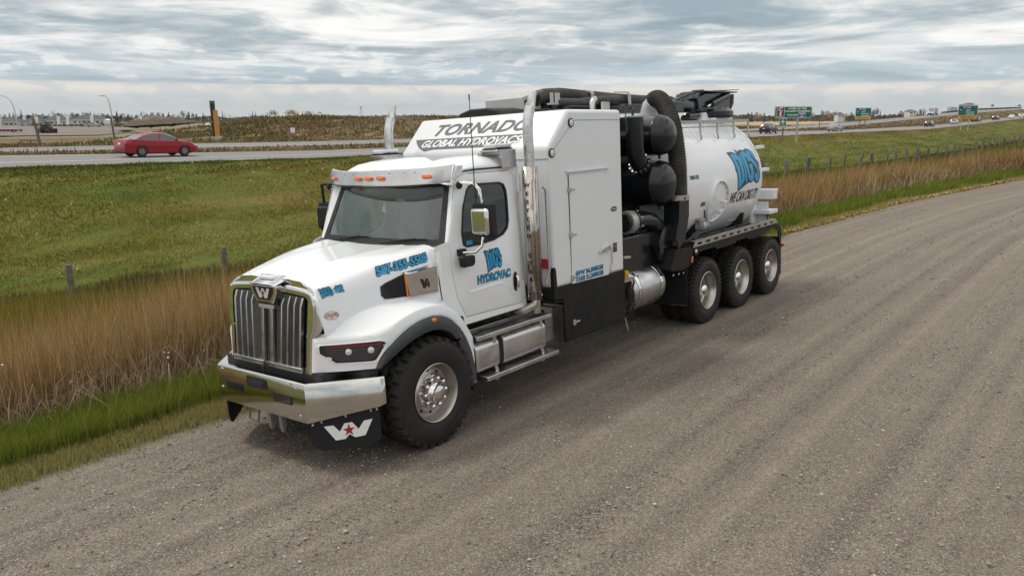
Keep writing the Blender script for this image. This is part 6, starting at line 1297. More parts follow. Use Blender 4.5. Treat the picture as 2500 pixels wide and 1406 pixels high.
# ---------- boom and suction hose along the roof
def boom():
    def ringed(path, r, name, step=.035, m='hose_rubber', depth=.93):
        P = [Vector(p) for p in path]; out = []
        for i in range(len(P) - 1):
            n = max(1, int((P[i + 1] - P[i]).length / step * 2)); out += [P[i].lerp(P[i + 1], k / n) for k in range(n)]
        out.append(P[-1]); b = MB(); b.tube(out, [r if i % 2 else r * depth for i in range(len(out))], 18); return b.build(name, m, T, smooth=30)
    ringed([(-.02, 4.75, 3.58), (-.02, 4.95, 3.62), (0, 5.3, 3.635), (0, 6.2, 3.60), (0, 6.8, 3.575), (0, 7.6, 3.555), (0, 8.6, 3.55)], .108, 'suction_hose')
    ringed([(.28, 4.8, 3.50), (.27, 5.4, 3.50), (.22, 5.9, 3.54), (.18, 6.6, 3.56)], .075, 'pressure_hose')
    b = MB(); b.bb((-.14, 4.8, 3.37), (.16, 8.8, 3.51)); b.build('boom_beam', 'black_paint', T, bevel=.01)
    hexr = [(.15 * math.cos(a) , .14 * math.sin(a)) for a in [2 * math.pi * (k + .5) / 8 for k in range(8)]]
    b = MB(); b.prism([(x, z + 3.50) for x, z in hexr], 'y', 7.9, 9.75); b.build('boom_inner', 'black_paint', T, bevel=.008)
    b = MB(); b.prism([(9.35, 3.42), (9.75, 3.30), (10.65, 3.30), (10.72, 3.66), (10.4, 3.74), (9.6, 3.71), (9.3, 3.62)], 'x', -.17, .17); b.build('boom_head', 'black_paint', T, bevel=.02)
    b = MB(); b.bb((-.25, 9.5, 3.725), (.25, 10.85, 3.745)); b.prism([(9.50, 3.72), (10.85, 3.775), (10.85, 3.785), (9.5, 3.74)], 'x', -.28, .28); b.build('boom_cover', 'black_paint', T)
    b = MB(); b.tube([(.21, 9.60, 3.46), (.21, 9.85, 3.53)], .028, 8); b.build('cylinder_rod', 'chrome', T, smooth=50); b = MB(); b.tube([(.21, 9.78, 3.51), (.21, 10.50, 3.67)], .062, 14); b.build('lift_cylinder', 'black_paint', T, smooth=50)
    b = MB(); b.lathe([(0, 3.25), (.42, 3.25), (.46, 3.30), (.46, 3.37), (.40, 3.42), (0, 3.42)], (0, 10.1, 0), 'z', 28); pd = b.build('turntable', 'black_paint', T, smooth=30)
    b = MB()
    for k in range(16): a = 2 * math.pi * k / 16; b.tube([(.37 * math.cos(a), 10.1 + .37 * math.sin(a), 3.41), (.37 * math.cos(a), 10.1 + .37 * math.sin(a), 3.445)], .015, 6)
    b.build('turntable_bolts', 'galv', pd)
    b = MB(); b.bb((-.3, 9.7, 3.16), (.3, 10.5, 3.26)); b.prism([(9.35, 3.16), (9.75, 3.16), (9.6, 3.36), (9.5, 3.36)], 'x', -.2, .2); b.build('turntable_base', 'white_paint', T)
    # elbow hose behind the head, brackets, small hydraulic lines
    b = MB(); b.tube([(.05, 9.0, 3.27), (.05, 9.8, 3.245), (.05, 10.35, 3.24), (.05, 10.62, 3.30), (.05, 10.85, 3.42), (.05, 10.98, 3.55), (.05, 10.99, 3.68)], .062, 14); b.build('discharge_hose', 'hose_rubber', T, smooth=50)
    b = MB(); b.bb((-.02, 10.82, 3.56), (.02, 10.88, 3.71)); b.bb((-.02, 11.0, 3.53), (.10, 11.02, 3.71)); b.bb((-.02, 10.7, 3.69), (.06, 11.1, 3.705)); b.build('hose_bracket', 'black_frame', T)
    for k, (y, z) in enumerate(((10.7, 3.6), (10.72, 3.52), (10.68, 3.46))):
        b = MB(); b.tube([(.1, 10.45, z + .04), (.1, 10.62 + .03 * k, z + .06), (.12, 10.82 + .02 * k, z - .0), (.1, 10.80, z - .06), (.08, 10.5, z - .06)], .010, 6); b.build('hydraulic_line', 'gasket', T, smooth=60)
    for y, z in ((8.9, 3.62), (9.15, 3.66), (9.35, 3.64), (9.5, 3.70)):
        b = MB(); b.prism([(y, z - .05), (y + .14, z + .08), (y + .20, z + .06), (y + .12, z - .06)], 'x', -.1, .12); b.build('boom_lug', 'black_paint', T)
    b = MB(); b.tube([(.1, 8.3, 3.52), (.12, 9.2, 3.70)], .014, 6); b.build('brace_rod', 'black_frame', T); b = MB(); b.tube([(.15, 8.95, 3.30), (.15, 9.35, 3.31)], .055, 12); b.build('lower_cylinder', 'black_paint', T, smooth=50)
    # clamps round the hose, small posts, goose-neck pipe and plate on the box roof
    for y in (5.90, 6.95):
        b = MB(); b.prism([(-.13, 3.72), (.13, 3.70), (.16, 3.66), (.16, 3.42), (.14, 3.42), (.14, 3.65), (.11, 3.68), (-.11, 3.70)], 'y', y, y + .06); b.build('hose_cradle', 'grey_box', T)
    b = MB(); b.bb((.32, 4.63, 3.50), (.335, 4.69, 3.64)); b.bb((.32, 4.74, 3.50), (.335, 4.84, 3.64)); b.bb((.30, 4.6, 3.48), (.34, 4.90, 3.505)); b.build('guide_post', 'grey_box', T)
    b = MB(); b.tube([(.85, 4.85, 3.36), (.85, 4.85, 3.47), (.84, 4.90, 3.51), (.80, 4.98, 3.52), (.76, 5.05, 3.48)], .042, 14); b.build('breather_pipe', 'steel', T, smooth=50)
    b = MB(); b.bb((.98, 4.86, 3.36), (1.0, 5.0, 3.47)); V2, F2 = poly2d([(4.93, 3.35), (5.12, 3.35), (5.12, 3.475), (4.93, 3.48)], [[(5.04, 3.37), (5.07, 3.37), (5.07, 3.44), (5.04, 3.44)]]); b.add([(.95, y, z) for y, z in V2], F2); b.build('lifting_plate', 'grey_box', T)
    b = MB(); b.bb((.2, 4.2, 3.36), (.5, 5.0, 3.42)); b.tube([(.45, 4.75, 3.42), (.5, 4.85, 3.44), (.52, 5.4, 3.43)], .02, 6); b.build('roof_plumbing', 'gasket', T)
    for k in range(3):
        b = MB(); b.tube([(.55 + .05 * k, 6.0 + .1 * k, 3.20), (.52 + .05 * k, 6.05 + .1 * k, 3.38), (.48, 6.3 + .1 * k, 3.48 - .03 * k), (.42, 6.6, 3.40), (.42, 6.65, 3.25)], .010, 6); b.build('hydraulic_line', 'gasket', T, smooth=60)
boom()
# ================================================================== THINGS AROUND
def row_at_u(rw, u, lo=-60, hi=440):
    # point of a row that lies in the vertical plane through the camera and column u
    k = (u - CX) / FPX
    best = None; Ls = np.linspace(lo, hi, 4000); D = np.interp(Ls, LS, rw[0]); h = np.interp(Ls, LS, rw[1]); prev = None
    P = np.array(CW)[None] + Ls[:, None] * np.array(RH) + D[:, None] * np.array(FH) - h[:, None] * np.array([0, 0, 1.]); d = P - np.array(CW)
    z = d @ np.array(fW); uu = CX + FPX * (d @ np.array(rW)) / np.where(z > 1, z, np.nan); s_ = uu - u; idx = np.nonzero((s_[:-1] * s_[1:] <= 0) & (z[:-1] > 1))[0]
    i = idx[0] if len(idx) else int(np.nanargmin(np.abs(s_))); return Vector(P[i]), Ls[i]
def gp(rows, u, v):
    # ground point seen at (u, v) on a strip of rows
    c = []
    for k in range(len(rows) * 4 - 3):
        i = min(k // 4, len(rows) - 2); t = k / 4 - i; p, _ = row_at_u(lerp(rows[i], rows[i + 1], t), u); c.append((proj(p)[1], p))
    c.sort(key=lambda q: q[0]); vs_ = [q[0] for q in c]
    for a, b in zip(c, c[1:]):
        if a[0] <= v <= b[0]: t = (v - a[0]) / max(b[0] - a[0], 1e-6); return a[1].lerp(b[1], t)
    return c[0][1] if v < vs_[0] else c[-1][1]
def tangent(rw, Lx, d=2.0):
    f = lambda x: E(x, float(np.interp(x, LS, rw[0])), float(np.interp(x, LS, rw[1]))); return (f(Lx + d) - f(Lx - d)).normalized()
def heading(v): return math.atan2(v.y, v.x)
mat('weathered_wood', (0.14, 0.118, 0.098), 0.85, var=0.4, scale=9, bump=0.5, bscale=30)
mat('wire', (0.16, 0.14, 0.12), 0.6, 0.7)
# ---- wire fence on the far side of the ditch
fence = empty('wire_fence'); tag(fence, 'weathered wooden post and wire fence between the tall grass and the mown field', 'fence')
us = [188, 557] + [1800 + x / 3.571 for x in (250, 440, 600, 780, 920, 1050, 1170, 1285, 1390, 1490, 1585, 1660, 1745, 1825, 1897, 1968, 2035, 2087, 2130, 2193, 2242, 2288, 2330, 2375, 2412, 2447, 2478)]
pts = [row_at_u(FEN, u)[0] for u in us]
a, b_ = pts[0], pts[1]; pts = [a - (b_ - a)] + pts; a, b_ = pts[2], pts[3]; n_ = max(1, round((b_ - a).length / (pts[2] - pts[1]).length)); hid = [a.lerp(b_, k / n_) for k in range(1, n_)]
hid = [E(ldh(p)[0], float(np.interp(ldh(p)[0], LS, FEN[0])), float(np.interp(ldh(p)[0], LS, FEN[1]))) for p in hid]
allp = pts[:3] + hid + pts[3:]; tops = []
protos = []
for k in range(4):
    b = MB(); r_ = .075 + .012 * k; prof = []
    b.tube([(0, 0, -.2), (.004 * k, 0, .4), (.0, .008, .9), (.01, 0, 1.22 + .03 * k)], [r_, r_ * .98, r_ * .95, r_ * .93], 9); protos.append(b)
for i, p in enumerate(allp):
    D = ldh(p)[1]; key = i % 4
    if i < 4: o = protos[key].build('post', 'weathered_wood', fence, smooth=40, bevel=.006); protos[key] = (protos[key], o)
    else: o = protos[key][1].copy(); COL.objects.link(o)
    o.location = p; lean = (random.uniform(-.07, .07), random.uniform(-.07, .07)) if i < 6 else (random.uniform(-.10, .14), random.uniform(-.02, .20)); o.rotation_euler = (lean[0] - .02, lean[1] + (.05 if i > 6 else -.03), random.uniform(0, 6)); sc_ = 1 if i < 4 else random.uniform(.85, 1.15); o.scale = (sc_ * (1.6 if i > 6 else 1), sc_ * (1.6 if i > 6 else 1), random.uniform(.95, 1.08) * (1.32 if i > 6 else 1)); tops.append(p)
for z in (.35, .62, .88, 1.12):
    b = MB(); P_ = []
    for i in range(len(tops) - 1):
        for k in range(3): P_.append(tops[i].lerp(tops[i + 1], k / 3) + Z * (z - (.02 if k else 0)) + Vector((.08, -.05, 0)))
    b.tube(P_, .005, 4, caps=False); b.build('wire', 'wire', fence, weld=False)
# ---- cars
mat('car_red', (0.24, 0.006, 0.012), 0.3, coat=0.3, spec=.3); mat('car_black', (0.010, 0.0105, 0.012), 0.3, coat=0.2, spec=.3); mat('car_grey', (0.22, 0.24, 0.27), 0.3, 0.4, coat=0.6); mat('car_silver', (0.42, 0.43, 0.45), 0.3, 0.4, coat=0.6)
mat('car_white', (0.72, 0.73, 0.74), 0.3, coat=0.6); mat('car_glass', (0.03, 0.035, 0.038), 0.06, coat=1.0); mat('car_trim', (0.012, 0.012, 0.013), 0.6); mat('wheel_cover', (0.58, 0.58, 0.58), 0.35, 0.6); mat('headlight_glass', (0.7, 0.7, 0.7), 0.1, coat=1.0)
KINDS = dict(
 sedan=dict(l=4.65, w=.89, wr=.325, wx=(-1.36, 1.34), deck=[(-2.32, .80), (-2.27, .96), (-2.1, 1.04), (-1.7, 1.07), (-.9, 1.02), (.2, .98), (1.0, .97), (1.5, .92), (1.95, .82), (2.2, .70), (2.32, .56)], roof=[(-1.80, 1.06), (-1.45, 1.20), (-1.0, 1.35), (-.6, 1.43), (-.2, 1.455), (.2, 1.44), (.55, 1.34), (.9, 1.16), (1.22, .96)], bz=.20),
 suv=dict(l=4.6, w=.92, wr=.36, wx=(-1.35, 1.35), deck=[(-2.3, .85), (-2.25, 1.0), (-2.1, 1.08), (-1, 1.08), (.4, 1.06), (1.1, 1.05), (1.6, 1.0), (2.05, .90), (2.25, .76), (2.3, .6)], roof=[(-2.22, 1.05), (-2.05, 1.32), (-1.85, 1.56), (-1.5, 1.63), (-.5, 1.67), (.2, 1.64), (.6, 1.50), (1.0, 1.24), (1.25, 1.04)], bz=.26),
 pickup=dict(l=5.7, w=.98, wr=.40, wx=(-1.75, 1.85), deck=[(-2.85, .9), (-2.82, 1.10), (-2.7, 1.14), (-1, 1.14), (.8, 1.14), (1.5, 1.16), (2.2, 1.12), (2.7, 1.02), (2.82, .85), (2.85, .65)], roof=[(-.95, 1.14), (-.86, 1.5), (-.7, 1.82), (-.3, 1.89), (.3, 1.88), (.75, 1.78), (1.15, 1.45), (1.5, 1.15)], bz=.38))
def make_car(kind, paint, name, label, cat, group=None, detail=False):
    K = KINDS[kind]; hl = K['l'] / 2; W_ = K['w']; rt = empty(name); tag(rt, label, cat, group)
    xs = sorted(set([round(-hl + K['l'] * k / 46, 3) for k in range(47)] + [K['wx'][0] + d for d in (-.42, -.39, -.3, -.15, 0, .15, .3, .39, .42)] + [K['wx'][1] + d for d in (-.42, -.39, -.3, -.15, 0, .15, .3, .39, .42)]))
    xs = [x for x in xs if -hl <= x <= hl]; rx0, rx1 = K['roof'][0][0], K['roof'][-1][0]; rows = []; 
    for x in xs:
        dz = smoothi(x, [p[0] for p in K['deck']], [p[1] for p in K['deck']]); inr = rx0 < x < rx1; rz = smoothi(x, [p[0] for p in K['roof']], [p[1] for p in K['roof']]) if inr else dz; rz = max(rz, dz)
        e = min(1, (hl - abs(x)) / .55); wv = W_ * (1 - .20 * (1 - e) ** 2.2); zb = K['bz'] + .10 * (1 - e) ** 2; zs = zb
        for wx in K['wx']:
            if abs(x - wx) < K['wr'] + .065: zs = max(zs, K['wr'] + math.sqrt((K['wr'] + .065) ** 2 - (x - wx) ** 2))
        g = rz - dz; tk = min(1, g / .3)
        rows.append([(x, 0, zb), (x, wv * .86, zb), (x, wv * .97, max(zs, zb + .04)), (x, wv, max(zs + .01, .52 * dz + .1)), (x, wv * .995, max(zs + .02, dz * .72)), (x, wv * .965, dz - .06), (x, wv * .90, dz - .012 + .01 * tk), (x, wv * (.88 - .02 * tk), dz + .02 * tk), (x, wv * (.80 - .02 * tk) if not inr else wv * (.88 - .19 * min(1, g / .5)), dz + max(0, g - .07) if inr else dz + .012), (x, wv * .58, rz - .012 * tk + (.014 if not inr else 0)), (x, wv * .30, rz + .012), (x, 0, rz + .016)])
    m_ = len(rows[0]); B_ = MB(); G_ = MB(); allv = [p for r_ in rows for p in r_]; bf, gf, rf = [], [], []
    def xin(i, lst): xm = (xs[i] + xs[i + 1]) / 2; return any(a < xm < b for a, b in lst)
    gl0 = rx0 + (.10 if kind != 'pickup' else .12); side_w = [(rx0 + .42, -.22), (-.12, rx1 - .42)] if kind == 'sedan' else ([(rx0 + .3, -1.05), (-.97, -.06), (.03, rx1 - .38)] if kind == 'suv' else [(-.75, -.05), (.04, 1.0)])
    for i in range(len(xs) - 1):
        for j in range(m_ - 1):
            f = (i * m_ + j, i * m_ + j + 1, (i + 1) * m_ + j + 1, (i + 1) * m_ + j)
            if j == 7 and xin(i, side_w): gf.append(f)
            elif j >= 8 and (xin(i, [(rx0 + .06, rx0 + (.62 if kind == 'sedan' else .42 if kind == 'suv' else .2))]) or xin(i, [(rx1 - .80, rx1 - .06)])): rf.append(f)
            else: bf.append(f)
    def half(fs, name_, m, sm=40): b = MB(); b.v = list(allv); b.f = fs; return b
    def mir(b):
        v2 = [(x, -y, z) for x, y, z in b.v]; n = len(b.v); b.f = b.f + [tuple(reversed([q + n for q in f])) for f in b.f]; b.v = b.v + v2; return b
    def clean(b):
        used = sorted({i for f in b.f for i in f}); mp = {o_: i for i, o_ in enumerate(used)}; b.v = [b.v[i] for i in used]; b.f = [tuple(mp[i] for i in f) for f in b.f]; return b
    bd = mir(half(bf, '', '')); capr = [(0,)]
    for end in (0, len(rows) - 1):
        r_ = rows[end]; o = len(bd.v); ring = r_ + [(x, -y, z) for x, y, z in reversed(r_[1:-1])]; bd.v += ring; bd.f.append(tuple(range(o, o + len(ring))))
    body = clean(bd).build('body', paint, rt, smooth=35)
    clean(mir(half(gf, '', ''))).build('side_window', 'car_glass', rt, smooth=40); clean(mir(half(rf, '', ''))).build('window', 'car_glass', rt, smooth=40)
    q = MB(); q.bb((K['wx'][0] - .5, -W_ * .8, K['bz'] - .02), (K['wx'][1] + .5, W_ * .8, .75)); q.build('underbody', 'car_trim', rt)
    for wx in K['wx']:
        for s in (1, -1):
            c = (wx, s * (W_ - .005), K['wr']); q = MB(); r0 = K['wr']; q.lathe([(r0 * .60, -.01), (r0 * .66, .004), (r0 * .95, .0), (r0, -.03), (r0, -.19), (r0 * .9, -.21), (0, -.21)], c, 'y', 24, s); wl = q.build('wheel', 'rubber', rt, smooth=35)
            q = MB(); q.lathe([(r0 * .64, -.012), (r0 * .60, .002), (r0 * .54, -.004), (r0 * .52, -.03), (0, -.03)], c, 'y', 24, s); q.build('rim', 'car_trim' if detail else 'wheel_cover', wl, smooth=30)
            if detail:
                q = MB()
                for k in range(9):
                    a = 2 * math.pi * k / 9; pts_ = []
                    for rr, dа in ((.10, -.12), (.52, -.02), (.60, -.04), (.60, .16), (.52, .20), (.10, .30)): ang = a + dа * (.6 if rr > .2 else 1.0) + .15 * (rr - .1); pts_.append((c[0] + rr * r0 * math.cos(ang), c[1] + s * -.004, c[2] + rr * r0 * math.sin(ang)))
                    q.add(pts_, [tuple(range(6))])
                q.lathe([(r0 * .64, -.006), (r0 * .57, .002)], c, 'y', 24, s); q.build('wheel_cover', 'wheel_cover', wl)
    for s in (1, -1):
        dz = smoothi(rx1 - .45, [p[0] for p in K['deck']], [p[1] for p in K['deck']]); q = MB(); q.bb((rx1 - .50, s * (W_ + .0), dz - .02), (rx1 - .34, s * (W_ + .14), dz + .12)); q.build('wing_mirror', paint, rt, bevel=.03)
        zt_ = .93 if kind == 'sedan' else 1.0
        q = MB(); q.prism([(-hl + .02, zt_ - .16), (-hl + .02, zt_ - .02), (-hl + .25, zt_), (-hl + .46, zt_ - .03), (-hl + .40, zt_ - .09), (-hl + .22, zt_ - .14)], 'y', s * W_ * .55, s * (W_ * .985)); q.build('tail_lamp', 'red_lens', rt, bevel=.01)
        q = MB(); q.prism([(hl - .07, .62), (hl - .12, .72), (hl - .40, .80), (hl - .50, .80), (hl - .30, .66)], 'y', s * W_ * .52, s * (W_ * .95)); q.build('headlight', 'headlight_glass', rt, bevel=.01)
        for xh in ((-.95, 0.12) if kind != 'pickup' else (-.6, .3)): q = MB(); zz = .87 if kind == 'sedan' else .98; q.bb((xh, s * (W_ * .985), zz), (xh + .2, s * (W_ * 1.015), zz + .035)); q.build('door_handle', paint, rt, bevel=.008)
    q = MB(); q.bb((-hl - .012, -.16, .74 if kind == 'sedan' else .8), (-hl + .02, .16, .86 if kind == 'sedan' else .93)); q.build('licence_plate', 'decal_white', rt)
    q = MB(); q.bb((-hl - .01, -W_ * .66, K['bz'] + .02), (-hl + .05, W_ * .66, K['bz'] + .16)); q.build('bumper_trim', 'car_trim', rt, bevel=.02)
    return rt
def place_car(rt, rw, u, off=0.0, flip=False):
    p, Lx = row_at_u(rw, u); t = tangent(rw, Lx)
    if flip: t = -t
    rt.location = p + Z * .012; rt.rotation_euler = (0, -math.asin(t.z), heading(t)); return p
lane = lambda t: lerp(R5, R6, t)
place_car(make_car('sedan', 'car_red', 'parked_car', 'red four door sedan driving on the near highway behind the grass field', 'car', 'cars on the highway', True), lane(.66), 388)
bpy.data.objects['parked_car'].name = 'passenger_car'; bpy.data.objects['passenger_car'].scale = (.935,) * 3
for kd, pt, u, fr, lb in (('suv', 'car_black', 1876, .5, 'black hatchback beside the round blue and green airport sign, nearest of the distant cars'), ('sedan', 'car_grey', 2039, .48, 'grey sedan on the near carriageway between the first and second green road signs'), ('suv', 'car_black', 2269, .5, 'dark hatchback driving alone below the white box truck'), ('suv', 'car_silver', 2330, .62, 'silver car half hidden by the left post of the farthest green sign'), ('pickup', 'car_black', 2383, .5, 'dark pickup just right of the farthest green road sign'), ('suv', 'car_black', 2431, .55, 'small dark car between the pickup and the two white cars'), ('sedan', 'car_white', 2470, .5, 'white sedan second from the right edge on the highway'), ('suv', 'car_white', 2494, .6, 'white car at the right edge, farthest along the highway')):
    place_car(make_car(kd, pt, 'passenger_car', lb, 'pickup' if kd == 'pickup' else 'car', 'cars on the highway'), lane(fr), u)
bpy.data.objects['passenger_car.001']['label'] = 'black hatchback passing beside the small green airplane sign'
# white box truck coming the other way
def boxtruck():
    rt = empty('delivery_truck'); tag(rt, 'white cab truck with grey box body coming towards the camera on the far carriageway', 'truck')
    q = MB(); q.prism([(1.3, .6), (1.3, 2.1), (1.7, 2.15), (2.2, 1.55), (3.2, 1.35), (3.35, .6)], 'y', -1.0, 1.0); q.build('cab', 'car_white', rt, bevel=.08)
    q = MB(); q.add([(1.76, -.85, 2.08), (1.76, .85, 2.08), (2.21, .9, 1.6), (2.21, -.9, 1.6)], [(0, 1, 2, 3)]); q.build('windshield', 'car_glass', rt, solid=.02)
    q = MB(); q.bb((3.34, -.75, .75), (3.37, .75, 1.2)); q.build('grille', 'car_trim', rt); q = MB(); q.bb((3.3, -1.05, .5), (3.45, 1.05, .72)); q.build('bumper', 'car_trim', rt)
    q = MB(); q.bb((-3.2, -1.15, .95), (1.15, 1.15, 2.9)); q.build('cargo_box', 'galv', rt, bevel=.03)
    q = MB(); q.bb((-3.2, -.5, .6), (3.0, .5, .95)); q.build('chassis', 'car_trim', rt)
    for x in (-2.0, 2.5):
        for s in (1, -1): q = MB(); q.lathe([(0, .0), (.25, .0), (.45, -.02), (.48, -.05), (.48, -.3), (0, -.3)], (x, s * 1.1, .48), 'y', 16, s); q.build('wheel', 'rubber', rt, smooth=35)
        if x > 0:
            for s in (1, -1): q = MB(); q.bb((3.33, s * .78, 1.0), (3.38, s * .98, 1.2)); q.build('headlight', 'headlight_glass', rt)
    return rt
place_car(boxtruck(), lerp(R7, R8, .5), 2276, flip=True)
# pickup parked by the far houses
o = make_car('pickup', 'car_grey', 'parked_pickup', 'grey blue pickup parked on the dirt in front of the white houses', 'pickup'); o.location = at(228, 311, 330); o.rotation_euler = (0, 0, heading(-RH) + .2)
# ---- road signs
mat('sign_green', (0.0, 0.13, 0.075), 0.45); mat('sign_blue', (0.015, 0.05, 0.30), 0.45); mat('sign_maroon', (0.16, 0.008, 0.02), 0.45); mat('sign_yellow', (0.72, 0.36, 0.01), 0.5); mat('sign_white', (0.75, 0.76, 0.76), 0.5); mat('pale_post', (0.40, 0.38, 0.35), 0.8, var=.2, scale=6)
def rrect(w, h, r): 
    out = []
    for cx_, cy_, a0 in ((w / 2 - r, h / 2 - r, 0), (-w / 2 + r, h / 2 - r, 90), (-w / 2 + r, -h / 2 + r, 180), (w / 2 - r, -h / 2 + r, 270)):
        for k in range(4): a = R(a0 + 30 * k); out.append((cx_ + r * math.cos(a), cy_ + r * math.sin(a)))
    return out
def sign_root(name, label, u, v0, base, face_yaw): 
    rt = empty(name, base, face_yaw); tag(rt, label, 'road sign'); return rt
# local sign frame: x = right as read, y = away from the reader, z = up
def flatfn(y): return lambda x, z: Vector((x, y, z))
def panel(par, name, cx_, cz, w, h, m='sign_green', r=.12, y=0.0):
    b = MB(); b.prism([(x + cx_, z + cz) for x, z in rrect(w, h, r)], 'y', y, y + .04); p = b.build(name, m, par)
    decal('border', poly2d([(x + cx_, z + cz) for x, z in rrect(w * .985, h * .97, r)], [[(x + cx_, z + cz) for x, z in rrect(w * .985 - .10, h * .97 - .10, r * .8)]]), flatfn(y - .006), 'sign_white', p); return p
def words_(par, tx, cx_, cz, size, bold=.006, m='sign_white', sx=1.0, y=-.012): return decal('lettering', text2d(tx, size, bold, 0, sx), lambda x, z: Vector((cx_ + x, y, cz + z)), m, par)
def sheet(par, name, cx_, cz, w, h, m, y=-.008): return decal(name, poly2d([(cx_ - w / 2, cz - h / 2), (cx_ + w / 2, cz - h / 2), (cx_ + w / 2, cz + h / 2), (cx_ - w / 2, cz + h / 2)]), flatfn(y), m, par)
pR = gp(FLD[3:], 1945, 350); pL = gp(FLD[3:], 1908, 343)
yaw = math.atan2(RH.y, RH.x) - .12; ax = Vector((math.cos(yaw), math.sin(yaw), 0)); DS = ldh(pR)[1]
def mpp(p): return (p - CW).dot(fW) / FPX
s1 = sign_root('road_sign', 'wide green road sign reading home of the Calgary Stampede with a maroon logo', 1932, 0, pR, yaw); k_ = mpp(pR); W1, H1 = 84 * k_ / math.cos(.4) * .96, 27.5 * k_
zc1 = (350 - 276.5) * k_; xc = (1932.5 - 1945) * k_
pn = panel(s1, 'sign_panel', xc, zc1, W1, H1, r=.22)
u_ = W1 / 84
sheet(pn, 'logo_border', xc - 28.5 * u_, zc1 + 1.0 * u_, 17.5 * u_, 24 * k_, 'sign_white', -.008); sheet(pn, 'logo_field', xc - 28.5 * u_, zc1 + 1.0 * u_, 15.6 * u_, 22.3 * k_, 'sign_maroon', -.014)
for tx, dz_ in (('C', 6.2), ('S', -4.2)): decal('logo_letter', text2d(tx, 12.0 * k_, .03, 0, 1.15), lambda x, z, dz_=dz_: Vector((xc - 28.5 * u_ + x, -.020, zc1 + dz_ * k_ + z)), 'sign_white', pn)
words_(pn, 'HOME OF THE', xc + 9 * u_, zc1 + 8.6 * k_, 5.6 * k_, .012, sx=1.15); words_(pn, 'CALGARY STAMPEDE', xc + 9 * u_, zc1 + 2.6 * k_, 5.6 * k_, .012, sx=1.12); words_(pn, 'FOLLOW', xc - 1 * u_, zc1 - 6.6 * k_, 5.4 * k_, .012, sx=1.1)
sheet(pn, 'badge_border', xc + 20 * u_, zc1 - 6.4 * k_, 16 * u_, 10.5 * k_, 'sign_white'); sheet(pn, 'badge_field', xc + 20 * u_, zc1 - 7.0 * k_, 14.8 * u_, 8.4 * k_, 'sign_blue', -.014)
decal('badge_shape', poly2d([(xc + (20 + a) * u_, zc1 + b * k_) for a, b in ((-7.4, -1.6), (-3, -4.2), (0, -3.0), (3, -4.2), (7.4, -1.6), (7.4, -2.2), (3.5, -5.2), (0, -4.2), (-3.5, -5.2), (-7.4, -2.2))]), flatfn(-.020), 'sign_white', pn); words_(pn, 'CITY', xc + 20 * u_, zc1 - 7.6 * k_, 2.8 * k_, .008, y=-.022); words_(pn, 'CENTRE', xc + 20 * u_, zc1 - 10 * k_, 2.2 * k_, .006, y=-.022)
b = MB(); b.tube([(0, .22, -.3), (0, .22, zc1 + H1 * .3)], .13, 10); b.build('post', 'pale_post', s1, smooth=40)
dl = s1.matrix_world; loc = Vector(((pL - pR).dot(ax), 0, (pL - pR).z)); b = MB(); b.tube([(loc.x, .22, loc.z - .3), (loc.x + .1, .22, zc1 + H1 * .3)], .10, 10); b.build('post', 'weathered_wood', s1, smooth=40)
xa, za_ = (1909.5 - 1945) * k_, (350 - 302) * k_
s1b = sign_root('airport_sign', 'small green sign with a white airplane and arrow below the wide green sign', 0, 0, pR + ax * xa, yaw); p2 = panel(s1b, 'sign_panel', 0, za_, 17 * k_, 22.5 * k_, r=.12, y=-.10)
air = [(0, 8.5), (.9, 6.5), (1.0, 3.6), (6.6, -.6), (6.6, -2), (1.0, -.2), (.8, -3.8), (2.6, -5.2), (2.6, -6.2), (0, -5.5)]; air = air + [(-x, y) for x, y in reversed(air[1:-1])]
decal('airplane_symbol', poly2d([(x * k_, za_ + 2.4 * k_ + y * k_ * .92) for x, y in air]), flatfn(-.112), 'sign_white', p2); sheet(p2, 'divider', 0, za_ - 4.8 * k_, 16 * k_, .35 * k_, 'sign_white', -.108)
decal('arrow', poly2d([(x * k_, za_ - 8.0 * k_ + y * k_) for x, y in ((-6.2, .9), (3, .9), (3, 1.9), (6.4, 0), (3, -1.9), (3, -.9), (-6.2, -.9))]), flatfn(-.112), 'sign_white', p2)
def bypass(label, uc, vtop, vg, vy, wpx, base_uv, rows, pm):
    bases = [gp(rows, *q) for q in base_uv]; c0 = bases[1]; yw = math.atan2(RH.y, RH.x) - .18; k = mpp(c0); rt = empty('road_sign', c0, yw); tag(rt, label, 'road sign'); bu, bv = base_uv[1]; w = wpx * k / math.cos(.5) * .93
    xc_, zg, hg = (uc - bu) * k, (bv - (vtop + vg) / 2) * k, (vg - vtop) * k; p_ = panel(rt, 'sign_panel', xc_, zg, w, hg, r=.12); hy = (vy - vg) * k; zy = (bv - (vg + vy) / 2) * k
    b = MB(); b.bb((xc_ - w / 2, 0, zy - hy / 2), (xc_ + w / 2, .04, zy + hy / 2 - .01)); y_ = b.build('exit_tab', 'sign_yellow', rt); words_(y_, 'NEXT RIGHT', xc_, zy, hy * .78, .008, 'car_trim')
    t0 = zg + hg * .33; sheet(p_, 'shield_field', xc_ - w * .06, t0, w * .58, hg * .26, 'sign_blue'); words_(p_, 'BY-PASS', xc_ - w * .06, t0, hg * .20, .01, y=-.016); words_(p_, 'TO', xc_ - w * .36, zg + hg * .06, hg * .15, .01)
    for i, tx in enumerate(('Banff', 'Edmonton', 'Lethbridge')): words_(p_, tx, xc_ + w * (.02, .12, .13)[i], zg + hg * (.07 - .21 * i), hg * .19, .01)
    for q, bp in enumerate(bases):
        x = (bp - c0).dot(Vector((math.cos(yw), math.sin(yw), 0))); b = MB(); b.tube([(x, .2, (bp - c0).z - .3), (x, .2, zg + hg * .4)], .11, 8); b.build('post', pm, rt, smooth=40)
